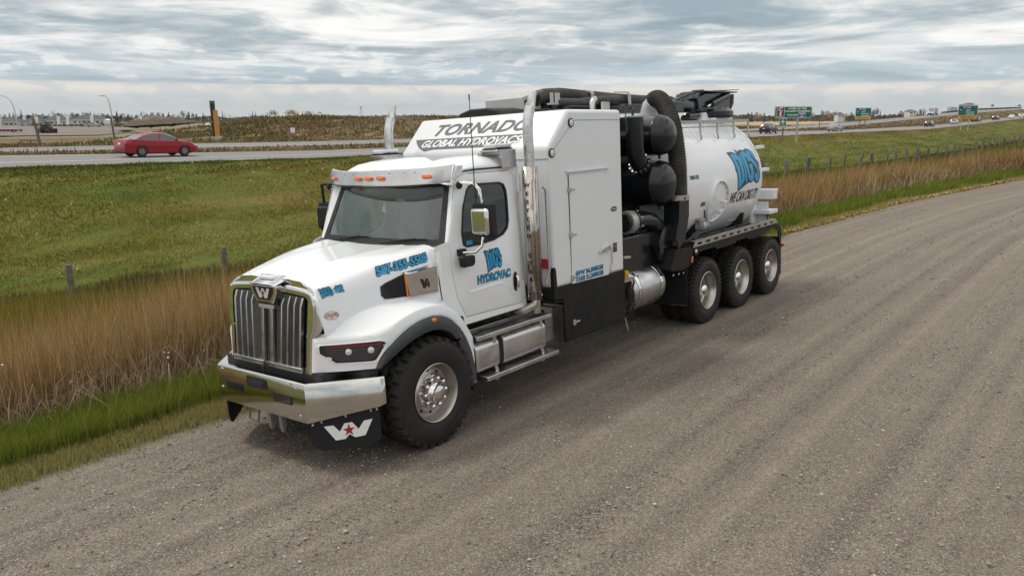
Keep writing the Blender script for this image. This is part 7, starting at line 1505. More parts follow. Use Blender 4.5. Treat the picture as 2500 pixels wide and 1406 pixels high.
bypass('green bypass sign with a yellow tab, standing in the median', 2104.5, 265, 286.5, 292.5, 34, ((2091, 315.5), (2111, 315)), [R6, mid67, R7], 'weathered_wood')
bypass('green bypass sign with a yellow tab, farthest right on the grass', 2358, 260, 284, 291, 41, ((2339, 317), (2363, 321.5)), FLD[3:], 'pale_post')
for u, v0, v1, rows in ((2000, 290, 317.5, [R6, mid67, R7]),):
    p = gp(rows, u, v1); k = mpp(p); b = MB(); b.tube([(0, 0, -.2), (.05, 0, (v1 - v0) * k)], .09, 8); b.bb((-.12, -.1, (v1 - v0) * k * .72), (.2, .1, (v1 - v0) * k * .95)); rt = empty('marker_post', p); tag(rt, 'dark narrow marker post in the median beside the wide green sign', 'post'); b.build('post', 'weathered_wood', rt, smooth=40)
# ---- pylon sign, lamps, timber poles on the scrub
mat('pylon_black', (0.015, 0.016, 0.018), 0.5); mat('pylon_orange', (0.50, 0.24, 0.045), 0.6, var=.08); mat('pylon_green', (0.01, 0.16, 0.09), 0.5); mat('lamp_metal', (0.45, 0.46, 0.47), 0.5, 0.4)
p = gp(B[:8], 532, 342); k = mpp(p); rt = empty('pylon_sign', p, math.atan2(RH.y, RH.x)); tag(rt, 'tall black pylon sign with an orange panel and green top on a concrete base', 'sign')
b = MB(); b.bb((-12 * k, -.3, -.3), (10.5 * k, .6, 8 * k)); b.build('base', 'kerb_concrete', rt, bevel=.02)
hb = MB(); hb.prism([(-8.5 * k, 8 * k), (-2 * k, 8 * k), (-1.5 * k, 87 * k), (-11.5 * k, 87 * k)], 'y', 0, .35); hb.build('column', 'pylon_black', rt); b = MB(); b.prism([(-11.4 * k, 87 * k), (-1.6 * k, 87 * k), (-1.4 * k, 93 * k), (-11.6 * k, 93 * k)], 'y', -.01, .36); b.build('cap', 'pylon_green', rt)
b = MB(); b.prism([(-2.2 * k, 8 * k), (6.5 * k, 8 * k), (4.5 * k, 71 * k), (-4 * k, 71 * k)], 'y', -.12, .25); b.build('panel', 'pylon_orange', rt)
def lamp(u, v1, v0, D, reach, label):
    p = at(u, v1, D); k = mpp(p); H = (v1 - v0) * k; rt = empty('street_lamp', p, math.atan2(RH.y, RH.x)); tag(rt, label, 'street lamp', 'curved street lamps beside the yard'); b = MB(); r_ = reach * k; P_ = [(0, 0, -.5), (-.03 * H, 0, H * .55), (-.05 * H, 0, H * .72), (-.05 * H - r_ * .12, 0, H * .84), (-.05 * H - r_ * .4, 0, H * .95), (-.05 * H - r_ * .75, 0, H * .995), (-.05 * H - r_, 0, H)]
    b.tube(P_, [.13, .11, .10, .09, .08, .075, .07], 8); b.build('pole', 'lamp_metal', rt, smooth=40); b = MB(); b.bb((-.05 * H - r_ - .9, -.2, H - .10), (-.05 * H - r_ + .1, .2, H + .10)); b.build('lamp_head', 'lamp_metal', rt, bevel=.05)
lamp(46, 328, 236, 165, 34, 'curved street lamp at the left edge of the picture, above the yard'); lamp(279, 322, 237, 150, 11, 'curved street lamp rising behind the red sedan')
for u, v1, v0, du, D, lb in ((101, 357, 291, -12, 72, 'leaning timber pole beside the bulldozer'), (280, 336, 288, -5, 100, 'timber pole in front of the street lamp behind the red sedan')):
    p = at(u, v1, D); k = mpp(p); rt = empty('timber_pole', p, math.atan2(RH.y, RH.x)); tag(rt, lb, 'pole'); b = MB(); b.tube([(0, 0, -.8), (du * k * .5, 0, (v1 - v0) * k * .5), (du * k, 0, (v1 - v0) * k)], [.13, .125, .12], 9); b.build('pole', 'weathered_wood', rt, smooth=40)
p0, p1 = at(50, 352, 76), at(100, 352, 78); rt = empty('timber_rail', p0); tag(rt, 'low timber rail in the scrub below the yard', 'rail'); b = MB(); b.tube([(0, 0, .35), tuple(p1 - p0 + Z * .35)], .06, 6); b.build('rail', 'weathered_wood', rt)
for t in (0, .5, 1): b = MB(); q_ = (p1 - p0) * t; b.tube([tuple(q_ - Z * .3), tuple(q_ + Z * .38)], .06, 6); b.build('post', 'weathered_wood', rt)
for i, (u, v) in enumerate(((455, 343), (517, 343), (572, 340), (671, 337), (858, 333), (930, 331))):
    p = gp(B[:7], u, v); b = MB(); b.tube([(0, 0, -.2), (.03, 0, .75)], .055, 7); o = b.build('stake', 'weathered_wood', None, smooth=40); o.location = p; tag(o, 'short wooden stake in the dry grass beyond the far carriageway', 'stake', 'stakes along the scrub')
p = gp(B[:7], 716, 336); b = MB(); b.bb((-.25, -.02, .5), (.25, .02, 1.05)); rt = empty('notice_board', p, math.atan2(RH.y, RH.x)); tag(rt, 'small white notice board on a stake at the foot of the mound', 'sign'); b.build('board', 'sign_white', rt); b = MB(); b.tube([(0, .04, -.2), (0, .04, .6)], .04, 6); b.build('post', 'weathered_wood', rt)
p = gp(B[5:9], 508, 297); b = MB(); b.lathe([(0, 0), (.30, .03), (.36, .12), (.26, .26), (.12, .31), (0, .32)], (0, 0, 0), 'z', 10); o = b.build('pale_boulder', 'sign_white', None, smooth=60); o.location = p; tag(o, 'pale boulder on the slope of the mound near the pylon sign', 'boulder')
# ---- bulldozer in the yard
p = at(112, 326, 175); rt = empty('bulldozer', p, math.atan2(RH.y, RH.x)); tag(rt, 'dark tracked bulldozer seen from behind in the gravel yard', 'bulldozer')
for x in (-1.05, 1.05): b = MB(); b.prism([(-1.4, .1), (1.4, .1), (1.6, .5), (1.3, .95), (-1.3, .95), (-1.6, .5)], 'x', x - .3, x + .3); b.build('track', 'black_frame', rt, bevel=.08)
b = MB(); b.bb((-.9, -1.1, .6), (.9, 1.3, 1.35)); b.build('hull', 'rust_chain', rt, bevel=.05); b = MB(); b.bb((-.75, -.6, 2.15), (.75, .7, 2.25)); b.build('roof', 'black_frame', rt)
for x in (-.7, .66):
    for y in (-.55, .62): b = MB(); b.bb((x, y, 1.3), (x + .06, y + .06, 2.16)); b.build('roof_post', 'black_frame', rt)
b = MB(); b.bb((-.6, -.5, 1.35), (.6, .5, 1.75)); b.build('seat', 'car_trim', rt); b = MB(); b.bb((-1.6, 1.5, .05), (1.6, 1.7, 1.0)); b.build('blade', 'black_frame', rt)
# ---- houses
mat('siding', (0.55, 0.57, 0.58), 0.8, var=.06); mat('siding_blue', (0.42, 0.50, 0.56), 0.8); mat('siding_cream', (0.58, 0.56, 0.51), 0.8); mat('roof_shingle', (0.075, 0.085, 0.088), 0.9, var=.25, scale=3); mat('roof_brown', (0.11, 0.09, 0.08), 0.9, var=.2, scale=3); mat('house_window', (0.05, 0.06, 0.07), 0.2, coat=.5)
def house(u0, u1, vb, ve, vr, D, sid, roofm, label, chim=(), wins=4, hip=.35):
    p = at((u0 + u1) / 2, vb, D); k = mpp(p); w = (u1 - u0) * k; he = (vb - ve) * k; hr = (ve - vr) * k; rt = empty('house', p, math.atan2(RH.y, RH.x)); tag(rt, label, 'house', 'houses behind the gravel yard'); d = 9
    b = MB(); b.bb((-w / 2, 0, -2), (w / 2, d, he)); b.build('wall', sid, rt)
    b = MB(); e = .5; hx = w * hip; b.add([(-w / 2 - e, -e, he - .1), (w / 2 + e, -e, he - .1), (w / 2 + e, d + e, he - .1), (-w / 2 - e, d + e, he - .1), (-w / 2 + hx, d / 2, he + hr), (w / 2 - hx, d / 2, he + hr)], [(0, 1, 5, 4), (1, 2, 5), (2, 3, 4, 5), (3, 0, 4), (3, 2, 1, 0)]); rf = b.build('roof', roofm, rt)
    b = MB(); b.bb((-w / 2 - e, -e - .05, he - .28), (w / 2 + e, -e, he - .1)); b.build('eave', 'decal_white', rf)
    for c in chim:
        x = (c - (u0 + u1) / 2) * k; b = MB(); b.bb((x - .7, -.6, -1), (x + .7, .1, he + hr * .9)); b.bb((x - .85, -.7, he + hr * .9), (x + .85, .15, he + hr * .9 + .2)); b.build('chimney', 'decal_white' if sid != 'siding_blue' else 'siding', rf)
    for i in range(wins):
        x = -w / 2 + w * (i + .5) / wins + random.uniform(-.3, .3); 
        if any(abs(x - (c - (u0 + u1) / 2) * k) < 1.3 for c in chim): continue
        ww = random.choice((.55, .8, 1.1)); b = MB(); b.bb((x - ww, -.04, he - 1.9), (x + ww, .02, he - .7)); f = b.build('window', 'decal_white', rt); b = MB(); b.bb((x - ww + .12, -.06, he - 1.8), (x + ww - .12, -.03, he - .8)); b.build('pane', 'house_window', f)
        if he > 4 and random.random() < .6: b = MB(); b.bb((x - .6, -.04, he - 4.0), (x + .6, .02, he - 3.1)); f = b.build('window', 'decal_white', rt); b = MB(); b.bb((x - .5, -.06, he - 3.9), (x + .5, -.03, he - 3.2)); b.build('pane', 'house_window', f)
    return rt
house(-14, 47, 309, 297.5, 286.5, 400, 'siding_blue', 'roof_shingle', 'pale blue house with dark roof at the left edge, cut by the frame', (4,), 5); house(60, 99, 306.5, 296, 285.5, 425, 'siding_cream', 'roof_shingle', 'small cream house just right of the first street lamp', (62, 91), 3)
house(101, 163, 306.5, 295, 283.5, 430, 'siding', 'roof_shingle', 'long white house behind the bulldozer with one white chimney', (145,), 6); house(167, 257, 308, 292.5, 281.5, 420, 'siding', 'roof_shingle', 'widest white house with two chimneys, left of the white gazebo', (168, 227), 8)
house(328, 400, 300, 289.5, 282.5, 470, 'siding_cream', 'roof_brown', 'low brown roofed house peeking over the mound, left one of two', (345,), 3); house(404, 436, 300, 289.5, 282.8, 470, 'siding_cream', 'roof_brown', 'low brown roofed house peeking over the mound, right one of two', (430,), 2)
house(2046, 2062, 292, 281, 275, 700, 'siding', 'roof_shingle', 'grey house among trees between the first two green signs', (), 2); house(2220, 2236, 288, 272, 268, 650, 'siding_cream', 'roof_brown', 'tan building behind the trees left of the white box truck', (), 2)
p = at(263, 303, 300); k = mpp(p); rt = empty('gazebo', p, math.atan2(RH.y, RH.x)); tag(rt, 'small white open gazebo at the right end of the row of houses', 'gazebo')
b = MB(); b.add([(-9 * k, 0, 9 * k), (9 * k, 0, 9 * k), (9 * k, 3, 9 * k), (-9 * k, 3, 9 * k), (-5 * k, 1.5, 11.5 * k), (6 * k, 1.5, 11.5 * k)], [(0, 1, 5, 4), (1, 2, 5), (2, 3, 4, 5), (3, 0, 4), (3, 2, 1, 0)]); b.build('roof', 'decal_white', rt)
for i in range(7): b = MB(); x = (-8 + i * 2.7) * k; b.bb((x, 0, -1), (x + .12, .12, 9 * k)); b.build('column', 'decal_white', rt)
b = MB(); b.bb((-8 * k, -.02, 3 * k), (8 * k, .06, 3.4 * k)); b.build('railing', 'decal_white', rt)
p = at(20, 327, 190); rt = empty('flatbed_trailer', p, math.atan2(RH.y, RH.x)); tag(rt, 'low maroon flatbed trailer with pale top in the yard at the left edge', 'trailer'); b = MB(); b.bb((-4.5, 0, .5), (2.2, 2.2, 1.05)); b.build('bed', 'sign_maroon', rt); b = MB(); b.bb((-4.5, 0, 1.05), (2.2, 2.2, 1.25)); b.build('deck', 'siding', rt)
for x in (-3.4, -2.6, 1.2): b = MB(); b.tube([(x, -.1, .4), (x, .3, .4)], .4, 12); b.build('wheel', 'rubber', rt)
# chain link fence before the houses: posts and rails only at this size
rt = empty('yard_fence', at(0, 329, 150)); tag(rt, 'thin wire yard fence with slender posts in front of the houses', 'fence'); o0 = rt.location.copy()
for i in range(13):
    q_ = at(-10 + i * 9, 329 - i * .2, 150) - o0; b = MB(); b.tube([tuple(q_ - Z * .4), tuple(q_ + Z * 2.6)], .035, 5); b.build('post', 'galv', rt)
# ---- trees: trunk with limbs, crown of many small leaf clumps
mat('bark', (0.10, 0.08, 0.065), 0.9, var=.3); mat('leaf', (.1, .1, .05), 0.8, attr='tint', spec=.1)
def tree_mesh(kind, seed):
    g = np.random.default_rng(seed); V_ = []; F_ = []; C_ = []
    pal = dict(conifer=[(.014, .028, .018), (.022, .040, .024), (.032, .052, .030)], dark=[(.022, .036, .020), (.036, .052, .026), (.055, .065, .032)], yellow=[(.20, .125, .030), (.30, .19, .045), (.38, .26, .08)], thin=[(.16, .13, .075), (.22, .17, .10), (.10, .095, .05)], olive=[(.05, .055, .020), (.085, .080, .030), (.12, .10, .04)])[kind]
    n = dict(conifer=420, dark=480, yellow=420, thin=170, olive=420)[kind]
    lobes = [(g.normal(0, .16), g.normal(0, .16), g.uniform(.42, .82), g.uniform(.13, .24)) for _ in range(7)]
    for i in range(n):
        if kind == 'conifer':
            z = g.beta(1.1, 1.7); lay = .82 + .18 * math.sin(z * 38); rad = (1 - z) ** .85 * .25 * lay * g.uniform(.35, 1.08); a = g.uniform(0, 6.283); c = np.array([rad * math.cos(a), rad * math.sin(a), .08 + z * .92])
        else:
            lx, ly, lz, lr = lobes[g.integers(0, 7)]; v = g.normal(0, 1, 3); v /= np.linalg.norm(v); c = np.array([lx, ly, lz]) + v * lr * g.uniform(.3, 1.08) ** (1 / 2.2) * np.array([1, 1, .95])
        sz = g.uniform(.016, .040) * (1.0 if kind != 'thin' else .65); u = g.normal(0, 1, 3); u /= np.linalg.norm(u); w = np.cross(u, g.normal(0, 1, 3)); w /= np.linalg.norm(w); o = len(V_)
        V_ += [tuple(c + u * sz), tuple(c + w * sz * .8), tuple(c - u * sz), tuple(c - w * sz * .8)]; F_.append((o, o + 1, o + 2, o + 3)); cc = np.array(pal[g.integers(0, len(pal))]) * g.uniform(.75, 1.3); C_ += [(*cc, 1)] * 4
    me = bpy.data.meshes.new('crown'); me.from_pydata(V_, [], F_); at2 = me.attributes.new('tint', 'FLOAT_COLOR', 'POINT'); at2.data.foreach_set('color', np.array(C_, dtype=np.float32).ravel()); me.materials.append(MT['leaf'])
    b = MB(); b.tube([(0, 0, -.05), (.005, 0, .3), (0, .01, .75 if kind != 'conifer' else .95)], [.022, .016, .005], 6)
    if kind != 'conifer':
        for k in range(6): a = k * 1.05 + seed; z = .25 + .07 * k; b.tube([(0, 0, z), (.10 * math.cos(a), .10 * math.sin(a), z + .12), (.20 * math.cos(a), .20 * math.sin(a), z + .22)], [.009, .006, .002], 4)
    t = b.build('trunk', 'bark', None, smooth=50); tm = t.data; bpy.data.objects.remove(t); return me, tm
TM = {k: [tree_mesh(k, 10 * i + 3) for i in range(3)] for k in ('conifer', 'dark', 'yellow', 'thin', 'olive')}
NM = dict(conifer='conifer_tree', dark='broadleaf_tree', yellow='yellow_tree', thin='bare_tree', olive='broadleaf_tree')
def tree(u, vt, D, kind, wpx=None, label='', group='', hb=4.3):
    P = E(0, D, hb); top = at(u, vt, D); base = Vector((top.x, top.y, CW.z - hb)); H = (top.z - base.z) / (1.0 if kind == 'conifer' else .98); rt = empty(NM[kind], base, random.uniform(0, 6)); k = mpp(base)
    wsc = 1.0 if wpx is None else (wpx * k) / (H * (.5 if kind == 'conifer' else .72)); m = random.choice(TM[kind])
    for nm, me in (('crown', m[0]), ('trunk', m[1])): o = bpy.data.objects.new(nm, me); COL.objects.link(o); o.parent = rt; o.scale = (H * wsc, H * wsc, H)
    tag(rt, label, 'tree', group); return rt
LBL = dict(conifer='dark green conifer in the tree line behind the houses', dark='dark leafy tree in the tree line behind the houses', yellow='yellow autumn tree in the tree line behind the houses', thin='thin half bare tree in the tree line behind the houses', olive='olive green tree in the tree line behind the houses')
G1 = 'trees behind the houses and mound'
random.seed(5)
for u, vt, kd, w in ((10, 277, 'dark', 10), (22, 275, 'conifer', 12), (31, 274, 'conifer', 11), (50, 265.5, 'conifer', 9), (49, 279, 'olive', 16), (60, 277, 'thin', 12), (80, 275, 'conifer', 10), (88, 274, 'yellow', 12), (104, 275, 'dark', 14), (113, 279, 'dark', 12), (119, 276, 'conifer', 9), (126, 265, 'thin', 15), (133, 274, 'dark', 10), (143, 272.5, 'dark', 17), (160, 273, 'thin', 12), (163, 277, 'dark', 9), (176, 274, 'dark', 16), (189, 274, 'dark', 14), (213, 271, 'dark', 19), (220, 270, 'conifer', 10), (229, 273, 'conifer', 9), (240, 272, 'thin', 13), (251, 275, 'dark', 11), (264, 278, 'dark', 13), (284, 270, 'conifer', 16), (294, 274, 'dark', 12), (303, 275, 'thin', 13), (313, 276, 'dark', 12), (321, 276, 'thin', 12), (344, 271, 'conifer', 12), (351, 271, 'conifer', 7), (361, 276, 'dark', 12), (372, 271, 'olive', 17), (386, 273, 'olive', 13), (396, 275, 'dark', 11), (411, 272, 'conifer', 15), (424, 276, 'dark', 9), (436, 271, 'thin', 14), (446, 269, 'olive', 15), (460, 271, 'conifer', 9), (472, 275, 'olive', 11), (480, 275, 'dark', 10), (495, 272, 'conifer', 9), (503, 277, 'thin', 8), (515, 276, 'thin', 10), (542, 268.5, 'conifer', 6), (550, 275, 'thin', 12), (561, 276, 'thin', 12), (576, 278, 'thin', 12), (592, 279, 'thin', 12), (338, 277, 'thin', 12), (456, 278, 'dark', 12), (200, 277, 'olive', 14), (150, 277, 'olive', 14), (70, 278, 'dark', 12), (97, 279, 'dark', 12), (275, 279, 'olive', 12), (330, 279, 'dark', 12), (2, 274, 'thin', 14), (41, 276, 'thin', 12)):
    tree(u, vt, random.uniform(470, 540), kd, w, LBL[kd], G1)
for u, vt, kd, w, D, lb in ((671, 268, 'yellow', 25, 230, 'round yellow tree on the mound, left of the large yellow tree'), (702, 271, 'thin', 14, 235, LBL['thin']), (718, 267, 'yellow', 38, 225, 'largest yellow tree on the crest of the mound'), (738, 271, 'conifer', 8, 230, 'slim dark conifer between two yellow trees on the mound'), (756, 270, 'yellow', 28, 228, 'yellow tree right of the slim dark conifer on the mound'), (786, 276, 'yellow', 16, 240, 'small yellow tree with a pointed top on the mound'), (801, 277, 'yellow', 14, 240, 'small yellow tree farther right on the mound'), (824, 282, 'thin', 14, 250, LBL['thin']), (616, 270, 'conifer', 6, 300, 'slim conifer left of the yellow trees'), (623, 271, 'conifer', 5, 300, 'slim conifer left of the yellow trees'), (608, 276, 'thin', 9, 300, LBL['thin']), (632, 277, 'thin', 10, 300, LBL['thin']), (648, 275, 'conifer', 6, 300, 'slim conifer left of the yellow trees'), (653, 273, 'conifer', 5, 300, 'slim conifer left of the yellow trees'), (640, 278, 'olive', 9, 300, LBL['olive']), (687, 280, 'thin', 10, 260, LBL['thin']), (770, 281, 'olive', 10, 260, LBL['olive'])):
    tree(u, vt, D, kd, w, lb, G1, hb=1.2)
G2 = 'trees along the horizon right of the truck'
LB2 = dict(conifer='dark conifer on the horizon right of the truck', dark='dark green tree on the horizon right of the truck', yellow='yellow brown autumn tree on the horizon right of the truck', thin='thin bare tree on the horizon right of the truck', olive='olive green tree on the horizon right of the truck')
for u, vt, kd, w in ((1806, 280, 'conifer', 6), (1815, 281, 'dark', 8), (1826, 273, 'dark', 12), (1836, 271, 'conifer', 12), (1845, 273, 'yellow', 14), (1856, 275, 'yellow', 12), (1867, 273, 'conifer', 9), (1878, 280, 'dark', 8), (1981, 267.5, 'dark', 13), (1997, 279, 'dark', 10), (2012, 268, 'olive', 14), (2022, 267, 'yellow', 18), (2032, 271, 'yellow', 12), (2042, 271, 'dark', 13), (2054, 273, 'thin', 10), (2066, 274, 'yellow', 12), (2079, 271, 'dark', 10), (2084, 276, 'olive', 9), (2132, 266, 'dark', 13), (2143, 263, 'dark', 14), (2150, 269, 'conifer', 8), (2160, 277, 'dark', 10), (2172, 276, 'olive', 11), (2184, 275, 'dark', 12), (2199, 268, 'dark', 14), (2206, 270, 'yellow', 10), (2214, 275, 'dark', 9), (2242, 270, 'yellow', 11), (2251, 265, 'dark', 13), (2256, 264, 'conifer', 10), (2290, 274, 'dark', 10), (2297, 272, 'conifer', 7), (2308, 277, 'dark', 12), (2318, 272, 'olive', 10), (1889, 281, 'dark', 9), (1962, 281, 'dark', 9), (2108, 277, 'dark', 14), (2228, 277, 'dark', 11)):
    tree(u, vt, random.uniform(680, 800), kd, w, LB2[kd], G2, hb=5)
def farbelt(name, label, u0, u1, D0, D1, vt0, vt1, n, pal, hb=5, seed=3):
    g = np.random.default_rng(seed); V_, F_, C_ = [], [], []
    for i in range(n):
        u = g.uniform(u0, u1); D = g.uniform(D0, D1); vt = vt0 + (vt1 - vt0) * (.5 + .5 * math.sin(u * .045 + 1.7 * math.sin(u * .013))) + g.uniform(0, 3); top = at(u, vt, D); z0 = CW.z - hb; z = z0 + (top.z - z0) * g.random() ** .7; c = np.array([top.x, top.y, z]); s_ = D / 900 * g.uniform(.6, 1.7); a = g.uniform(0, 3.14); u_1 = np.array([math.cos(a), math.sin(a), 0]) * s_; w1 = np.array([0, 0, 1.]) * s_ * .8; o = len(V_)
        V_ += [tuple(c + u_1), tuple(c + w1), tuple(c - u_1), tuple(c - w1)]; F_.append((o, o + 1, o + 2, o + 3)); cc = np.array(pal[g.integers(0, len(pal))]) * g.uniform(.8, 1.25); C_ += [(*cc, 1)] * 4
    me = bpy.data.meshes.new(name); me.from_pydata(V_, [], F_); at2 = me.attributes.new('tint', 'FLOAT_COLOR', 'POINT'); at2.data.foreach_set('color', np.array(C_, dtype=np.float32).ravel()); me.materials.append(MT['leaf']); o = bpy.data.objects.new(name, me); COL.objects.link(o); tag(o, label, 'woods', kind='stuff')
farbelt('distant_woods', 'distant belt of shrubs and trees on the right horizon', 1700, 2700, 800, 1100, 280, 284, 9000, [(.05, .05, .04), (.09, .075, .06), (.07, .075, .05), (.13, .10, .075)], seed=4)
farbelt('distant_woods', 'distant belt of shrubs and trees on the left horizon', -500, 1250, 700, 1000, 283, 288, 8000, [(.06, .06, .04), (.10, .085, .06), (.13, .10, .07)], seed=5)
farbelt('hedge', 'shrubs and hedges at the foot of the houses', -200, 330, 400, 450, 301, 305, 1800, [(.05, .06, .03), (.08, .075, .045)], hb=4.4, seed=6)
# ---- far city towers, mast, overpass lamps and rail
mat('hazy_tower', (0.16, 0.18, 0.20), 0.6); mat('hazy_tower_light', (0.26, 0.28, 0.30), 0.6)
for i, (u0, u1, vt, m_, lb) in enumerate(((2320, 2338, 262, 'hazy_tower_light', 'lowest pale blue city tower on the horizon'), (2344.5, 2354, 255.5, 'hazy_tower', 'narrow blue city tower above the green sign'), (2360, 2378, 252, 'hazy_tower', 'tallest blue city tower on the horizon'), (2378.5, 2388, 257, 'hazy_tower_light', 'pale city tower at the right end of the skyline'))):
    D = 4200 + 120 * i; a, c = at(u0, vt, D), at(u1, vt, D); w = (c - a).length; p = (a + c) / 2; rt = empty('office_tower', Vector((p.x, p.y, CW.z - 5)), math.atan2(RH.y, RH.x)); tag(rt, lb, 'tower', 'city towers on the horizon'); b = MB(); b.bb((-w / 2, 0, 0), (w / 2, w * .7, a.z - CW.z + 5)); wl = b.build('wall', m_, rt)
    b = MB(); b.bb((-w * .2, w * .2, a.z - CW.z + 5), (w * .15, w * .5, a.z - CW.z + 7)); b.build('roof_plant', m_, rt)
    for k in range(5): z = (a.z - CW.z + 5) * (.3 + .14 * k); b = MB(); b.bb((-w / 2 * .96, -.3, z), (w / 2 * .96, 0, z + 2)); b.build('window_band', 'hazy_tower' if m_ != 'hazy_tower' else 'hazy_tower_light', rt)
p = at(882, 290, 850); H = (at(882, 261, 850) - p).z; rt = empty('radio_mast', p); tag(rt, 'slender lattice radio mast on the horizon left of the truck', 'mast')
for k in range(3): a = 2.1 * k; b = MB(); b.tube([(2 * math.cos(a), 2 * math.sin(a), -1), (.5 * math.cos(a), .5 * math.sin(a), H)], .16, 4); b.build('leg', 'galv', rt)
b = MB(); zz = [((2 - 1.5 * t) * math.cos(k * 2.1), (2 - 1.5 * t) * math.sin(k * 2.1), H * t) for k, t in [(i, i / 14) for i in range(15)]]; b.tube(zz, .10, 4); b.build('bracing', 'galv', rt); b = MB(); b.lathe([(0, 0), (1.1, 0), (1.1, 1.6), (0, 1.6)], (0, 0, H - 1.5), 'z', 10); b.build('antenna_head', 'galv', rt)
for u, v0, lb in ((2422, 256, 'small lamp post on the overpass, left one of two'), (2487.5, 256, 'small lamp post on the overpass, right one of two')):
    p, _ = row_at_u([R8[0] + 1, R8[1]], u); k = mpp(p); vb = proj(p)[1]; rt = empty('lamp_post', p); tag(rt, lb, 'lamp post', 'lamp posts on the overpass'); b = MB(); b.tube([(0, 0, 0), (0, 0, (vb - v0) * k)], .10, 6); b.build('pole', 'galv', rt); b = MB(); b.lathe([(0, 0), (.8, .1), (.8, .5), (0, .8)], (0, 0, (vb - v0) * k - .8), 'z', 8); b.build('lamp_head', 'black_frame', rt)
rt = empty('guard_rail', row_at_u(R8, 2300)[0]); tag(rt, 'dark guard rail along the outer edge of the climbing overpass', 'guard rail'); o0 = rt.location.copy(); PP = [row_at_u([R8[0] + .5, R8[1]], 2300 + k * 12)[0] - o0 for k in range(22)]
b = MB(); b.grid([[tuple(q_ + Z * .10) for q_ in PP], [tuple(q_ + Z * .75) for q_ in PP]]); b.build('rail', 'black_frame', rt, solid=.08)
for q_ in PP: b = MB(); b.bb(tuple(q_ + Vector((-.12, -.12, 0))), tuple(q_ + Vector((.12, .12, .82)))); b.build('post', 'black_frame', rt)
# ---- seed heads, small flowers, fallen leaves
def bits(name, label, rows, f0, f1, Lr, N, r0, cols, hz, cat, seed, flat=False, dens=None):
    g = np.random.default_rng(seed); V_, F_, C_ = [], [], []
    for i in range(N):
        Lx = g.uniform(*Lr); fr = g.uniform(f0, f1); D, h = rowpos(rows, np.array([fr]), np.array([Lx])); D, h = float(D[0]), float(h[0])
        if D < 4 or (dens and g.random() > dens(Lx, fr, D)): continue
        c0 = np.array(E(Lx, D, h)) + np.array([0, 0, g.uniform(*hz)])
        for _ in range(1 if flat else g.integers(1, 6)):
            c = c0 + g.normal(0, .05 if not flat else .0, 3); s_ = r0 * g.uniform(.6, 1.4); o = len(V_); cc = np.array(cols[g.integers(0, len(cols))]) * g.uniform(.8, 1.1)
            if flat:
                a = g.uniform(0, 6.28); t_ = g.uniform(-.5, .5); V_ += [tuple(c + s_ * np.array([math.cos(a + q), math.sin(a + q), t_ * math.cos(q)])) for q in (0, 1.3, 3.14, 4.6)]; F_.append((o, o + 1, o + 2, o + 3)); C_ += [(*cc, 1)] * 4
            else:
                vv = [(1, 0, 0), (-1, 0, 0), (0, 1, 0), (0, -1, 0), (0, 0, 1), (0, 0, -1)]; V_ += [tuple(c + np.array(q) * s_ * g.uniform(.7, 1.2)) for q in vv]; F_ += [(o, o + 2, o + 4), (o + 2, o + 1, o + 4), (o + 1, o + 3, o + 4), (o + 3, o, o + 4), (o + 2, o, o + 5), (o + 1, o + 2, o + 5), (o + 3, o + 1, o + 5), (o, o + 3, o + 5)]; C_ += [(*cc, 1)] * 6
    me = bpy.data.meshes.new(name); me.from_pydata(V_, [], F_); at2 = me.attributes.new('tint', 'FLOAT_COLOR', 'POINT'); at2.data.foreach_set('color', np.array(C_, dtype=np.float32).ravel()); me.materials.append(MT['leaf']); o = bpy.data.objects.new(name, me); COL.objects.link(o); tag(o, label, cat, kind='stuff')
bits('seed_heads', 'white fluffy thistle seed heads along the near edge of the brown grass', V, .30, .52, (-14, -1), 260, .017, [(.55, .52, .48), (.42, .38, .34), (.3, .26, .22)], (.35, .75), 'seed heads', 31, dens=lambda l, f, d: .25 + .75 * (math.sin(l * 2.3) > .2))
bits('small_flowers', 'tiny yellow and white flowers dotted over the mown field', FLD, .05, .9, (-30, 60), 420, .028, [(.55, .40, .03), (.6, .6, .55), (.45, .40, .1)], (.08, .2), 'flowers', 32)
bits('fallen_leaves', 'dry orange brown leaves lying along the gravel edge behind the truck', V, -.0, .07, (4, 45), 5200, .05, [(.42, .24, .09), (.30, .15, .05), (.50, .33, .16)], (.01, .06), 'leaves', 33, True, dens=lambda l, f, d: (1 if 8 < l < 26 else .15))

# air: a closed box of thin even haze round everything (the towers stand in it and fade to blue)
hz = MB(); hz.bb((-5300, -5300, CW.z - 9.5), (5300, 5300, CW.z + 60)); ho = hz.build('haze', 'wire', None, weld=False); tag(ho, kind='stuff'); hm = bpy.data.materials.new('haze'); hm.use_nodes = True; ht = hm.node_tree; ht.nodes.clear()
vo_ = ht.nodes.new('ShaderNodeVolumePrincipled'); oo_ = ht.nodes.new('ShaderNodeOutputMaterial'); vo_.inputs['Color'].default_value = (.74, .79, .84, 1); vo_.inputs['Density'].default_value = 1.0e-4; vo_.inputs['Anisotropy'].default_value = .2; ht.links.new(vo_.outputs[0], oo_.inputs['Volume']); ho.data.materials[0] = hm
# labels that single each tree out, by its place among its kind
ORD = 'first second third fourth fifth sixth seventh eighth ninth tenth eleventh twelfth thirteenth fourteenth fifteenth sixteenth seventeenth eighteenth nineteenth twentieth twenty-first twenty-second twenty-third twenty-fourth twenty-fifth'.split()
byl = {}
for o in bpy.data.objects:
    if o.get('category') in ('tree', 'stake', 'tower', 'car'): byl.setdefault(o['label'], []).append(o)
for lb, os_ in byl.items():
    if len(os_) < 2: continue
    os_.sort(key=lambda o: proj(o.location)[0])
    for i, o in enumerate(os_): o['label'] = ORD[i] + ' from the left: ' + lb
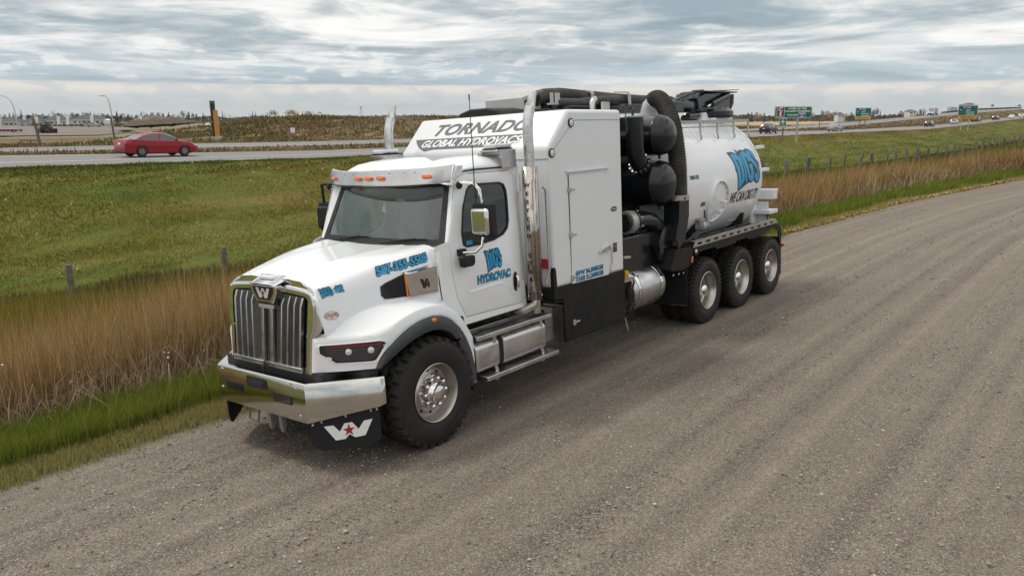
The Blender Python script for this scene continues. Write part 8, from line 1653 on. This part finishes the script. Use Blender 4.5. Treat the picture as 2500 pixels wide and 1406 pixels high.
# ================================================================== separate meshes that hold far-apart pieces
def split_pieces(root):
    kd = {}
    for c in bpy.data.objects:
        if c.parent: kd.setdefault(c.parent, []).append(c)
    todo = []
    def walk(o):
        for c in kd.get(o, []): todo.append(c); walk(c)
    walk(root)
    for o in todo:
        if o.type != 'MESH' or o.get('kind') == 'stuff': continue
        nm = o.name.split('.')[0]
        if nm.endswith('bolts') or nm == 'rivets': o['kind'] = 'stuff'; continue
        if any(w in nm for w in ('lettering', 'outline', 'text', 'tread', 'chassis', 'bolts', 'mesh', 'letter', 'rivets', 'wire', 'logo')): continue
        me = o.data; n = len(me.vertices)
        if n > 4000 or n < 8: continue
        par = list(range(n))
        def find(x):
            while par[x] != x: par[x] = par[par[x]]; x = par[x]
            return x
        for e in me.edges: a, b = find(e.vertices[0]), find(e.vertices[1]); par[a] = b
        isl = {}
        for i in range(n): isl.setdefault(find(i), []).append(i)
        if not 2 <= len(isl) <= 60: continue
        co = [v.co for v in me.vertices]; bx = []
        for vs in isl.values():
            lo = Vector([min(co[i][k] for i in vs) for k in range(3)]); hi = Vector([max(co[i][k] for i in vs) for k in range(3)]); bx.append((lo, hi, (hi - lo).length, set(vs)))
        grp = list(range(len(bx)))
        def gf(x):
            while grp[x] != x: x = grp[x]
            return x
        for i in range(len(bx)):
            for j in range(i):
                gap = math.sqrt(sum(max(0, bx[i][0][k] - bx[j][1][k], bx[j][0][k] - bx[i][1][k]) ** 2 for k in range(3)))
                if gap < .5 * max(bx[i][2], bx[j][2]): grp[gf(i)] = gf(j)
        cl = {}
        for i in range(len(bx)): cl.setdefault(gf(i), set()).update(bx[i][3])
        if len(cl) < 2: continue
        new = []
        for vs in cl.values():
            idx = sorted(vs); mp = {q: i for i, q in enumerate(idx)}; m2 = bpy.data.meshes.new(nm); m2.from_pydata([tuple(co[i]) for i in idx], [], [tuple(mp[i] for i in p.vertices) for p in me.polygons if p.vertices[0] in vs])
            m2.polygons.foreach_set('use_smooth', [True] * len(m2.polygons)); m2.set_sharp_from_angle(angle=R(38)); m2.materials.append(me.materials[0]); new.append(m2)
        o.data = new[0]
        for m2 in new[1:]: c = o.copy(); c.data = m2; COL.objects.link(c)
for r_ in [o for o in list(bpy.data.objects) if o.parent is None and o.type == 'EMPTY']: split_pieces(r_)
# make the tyres and the road agree: nothing else to do
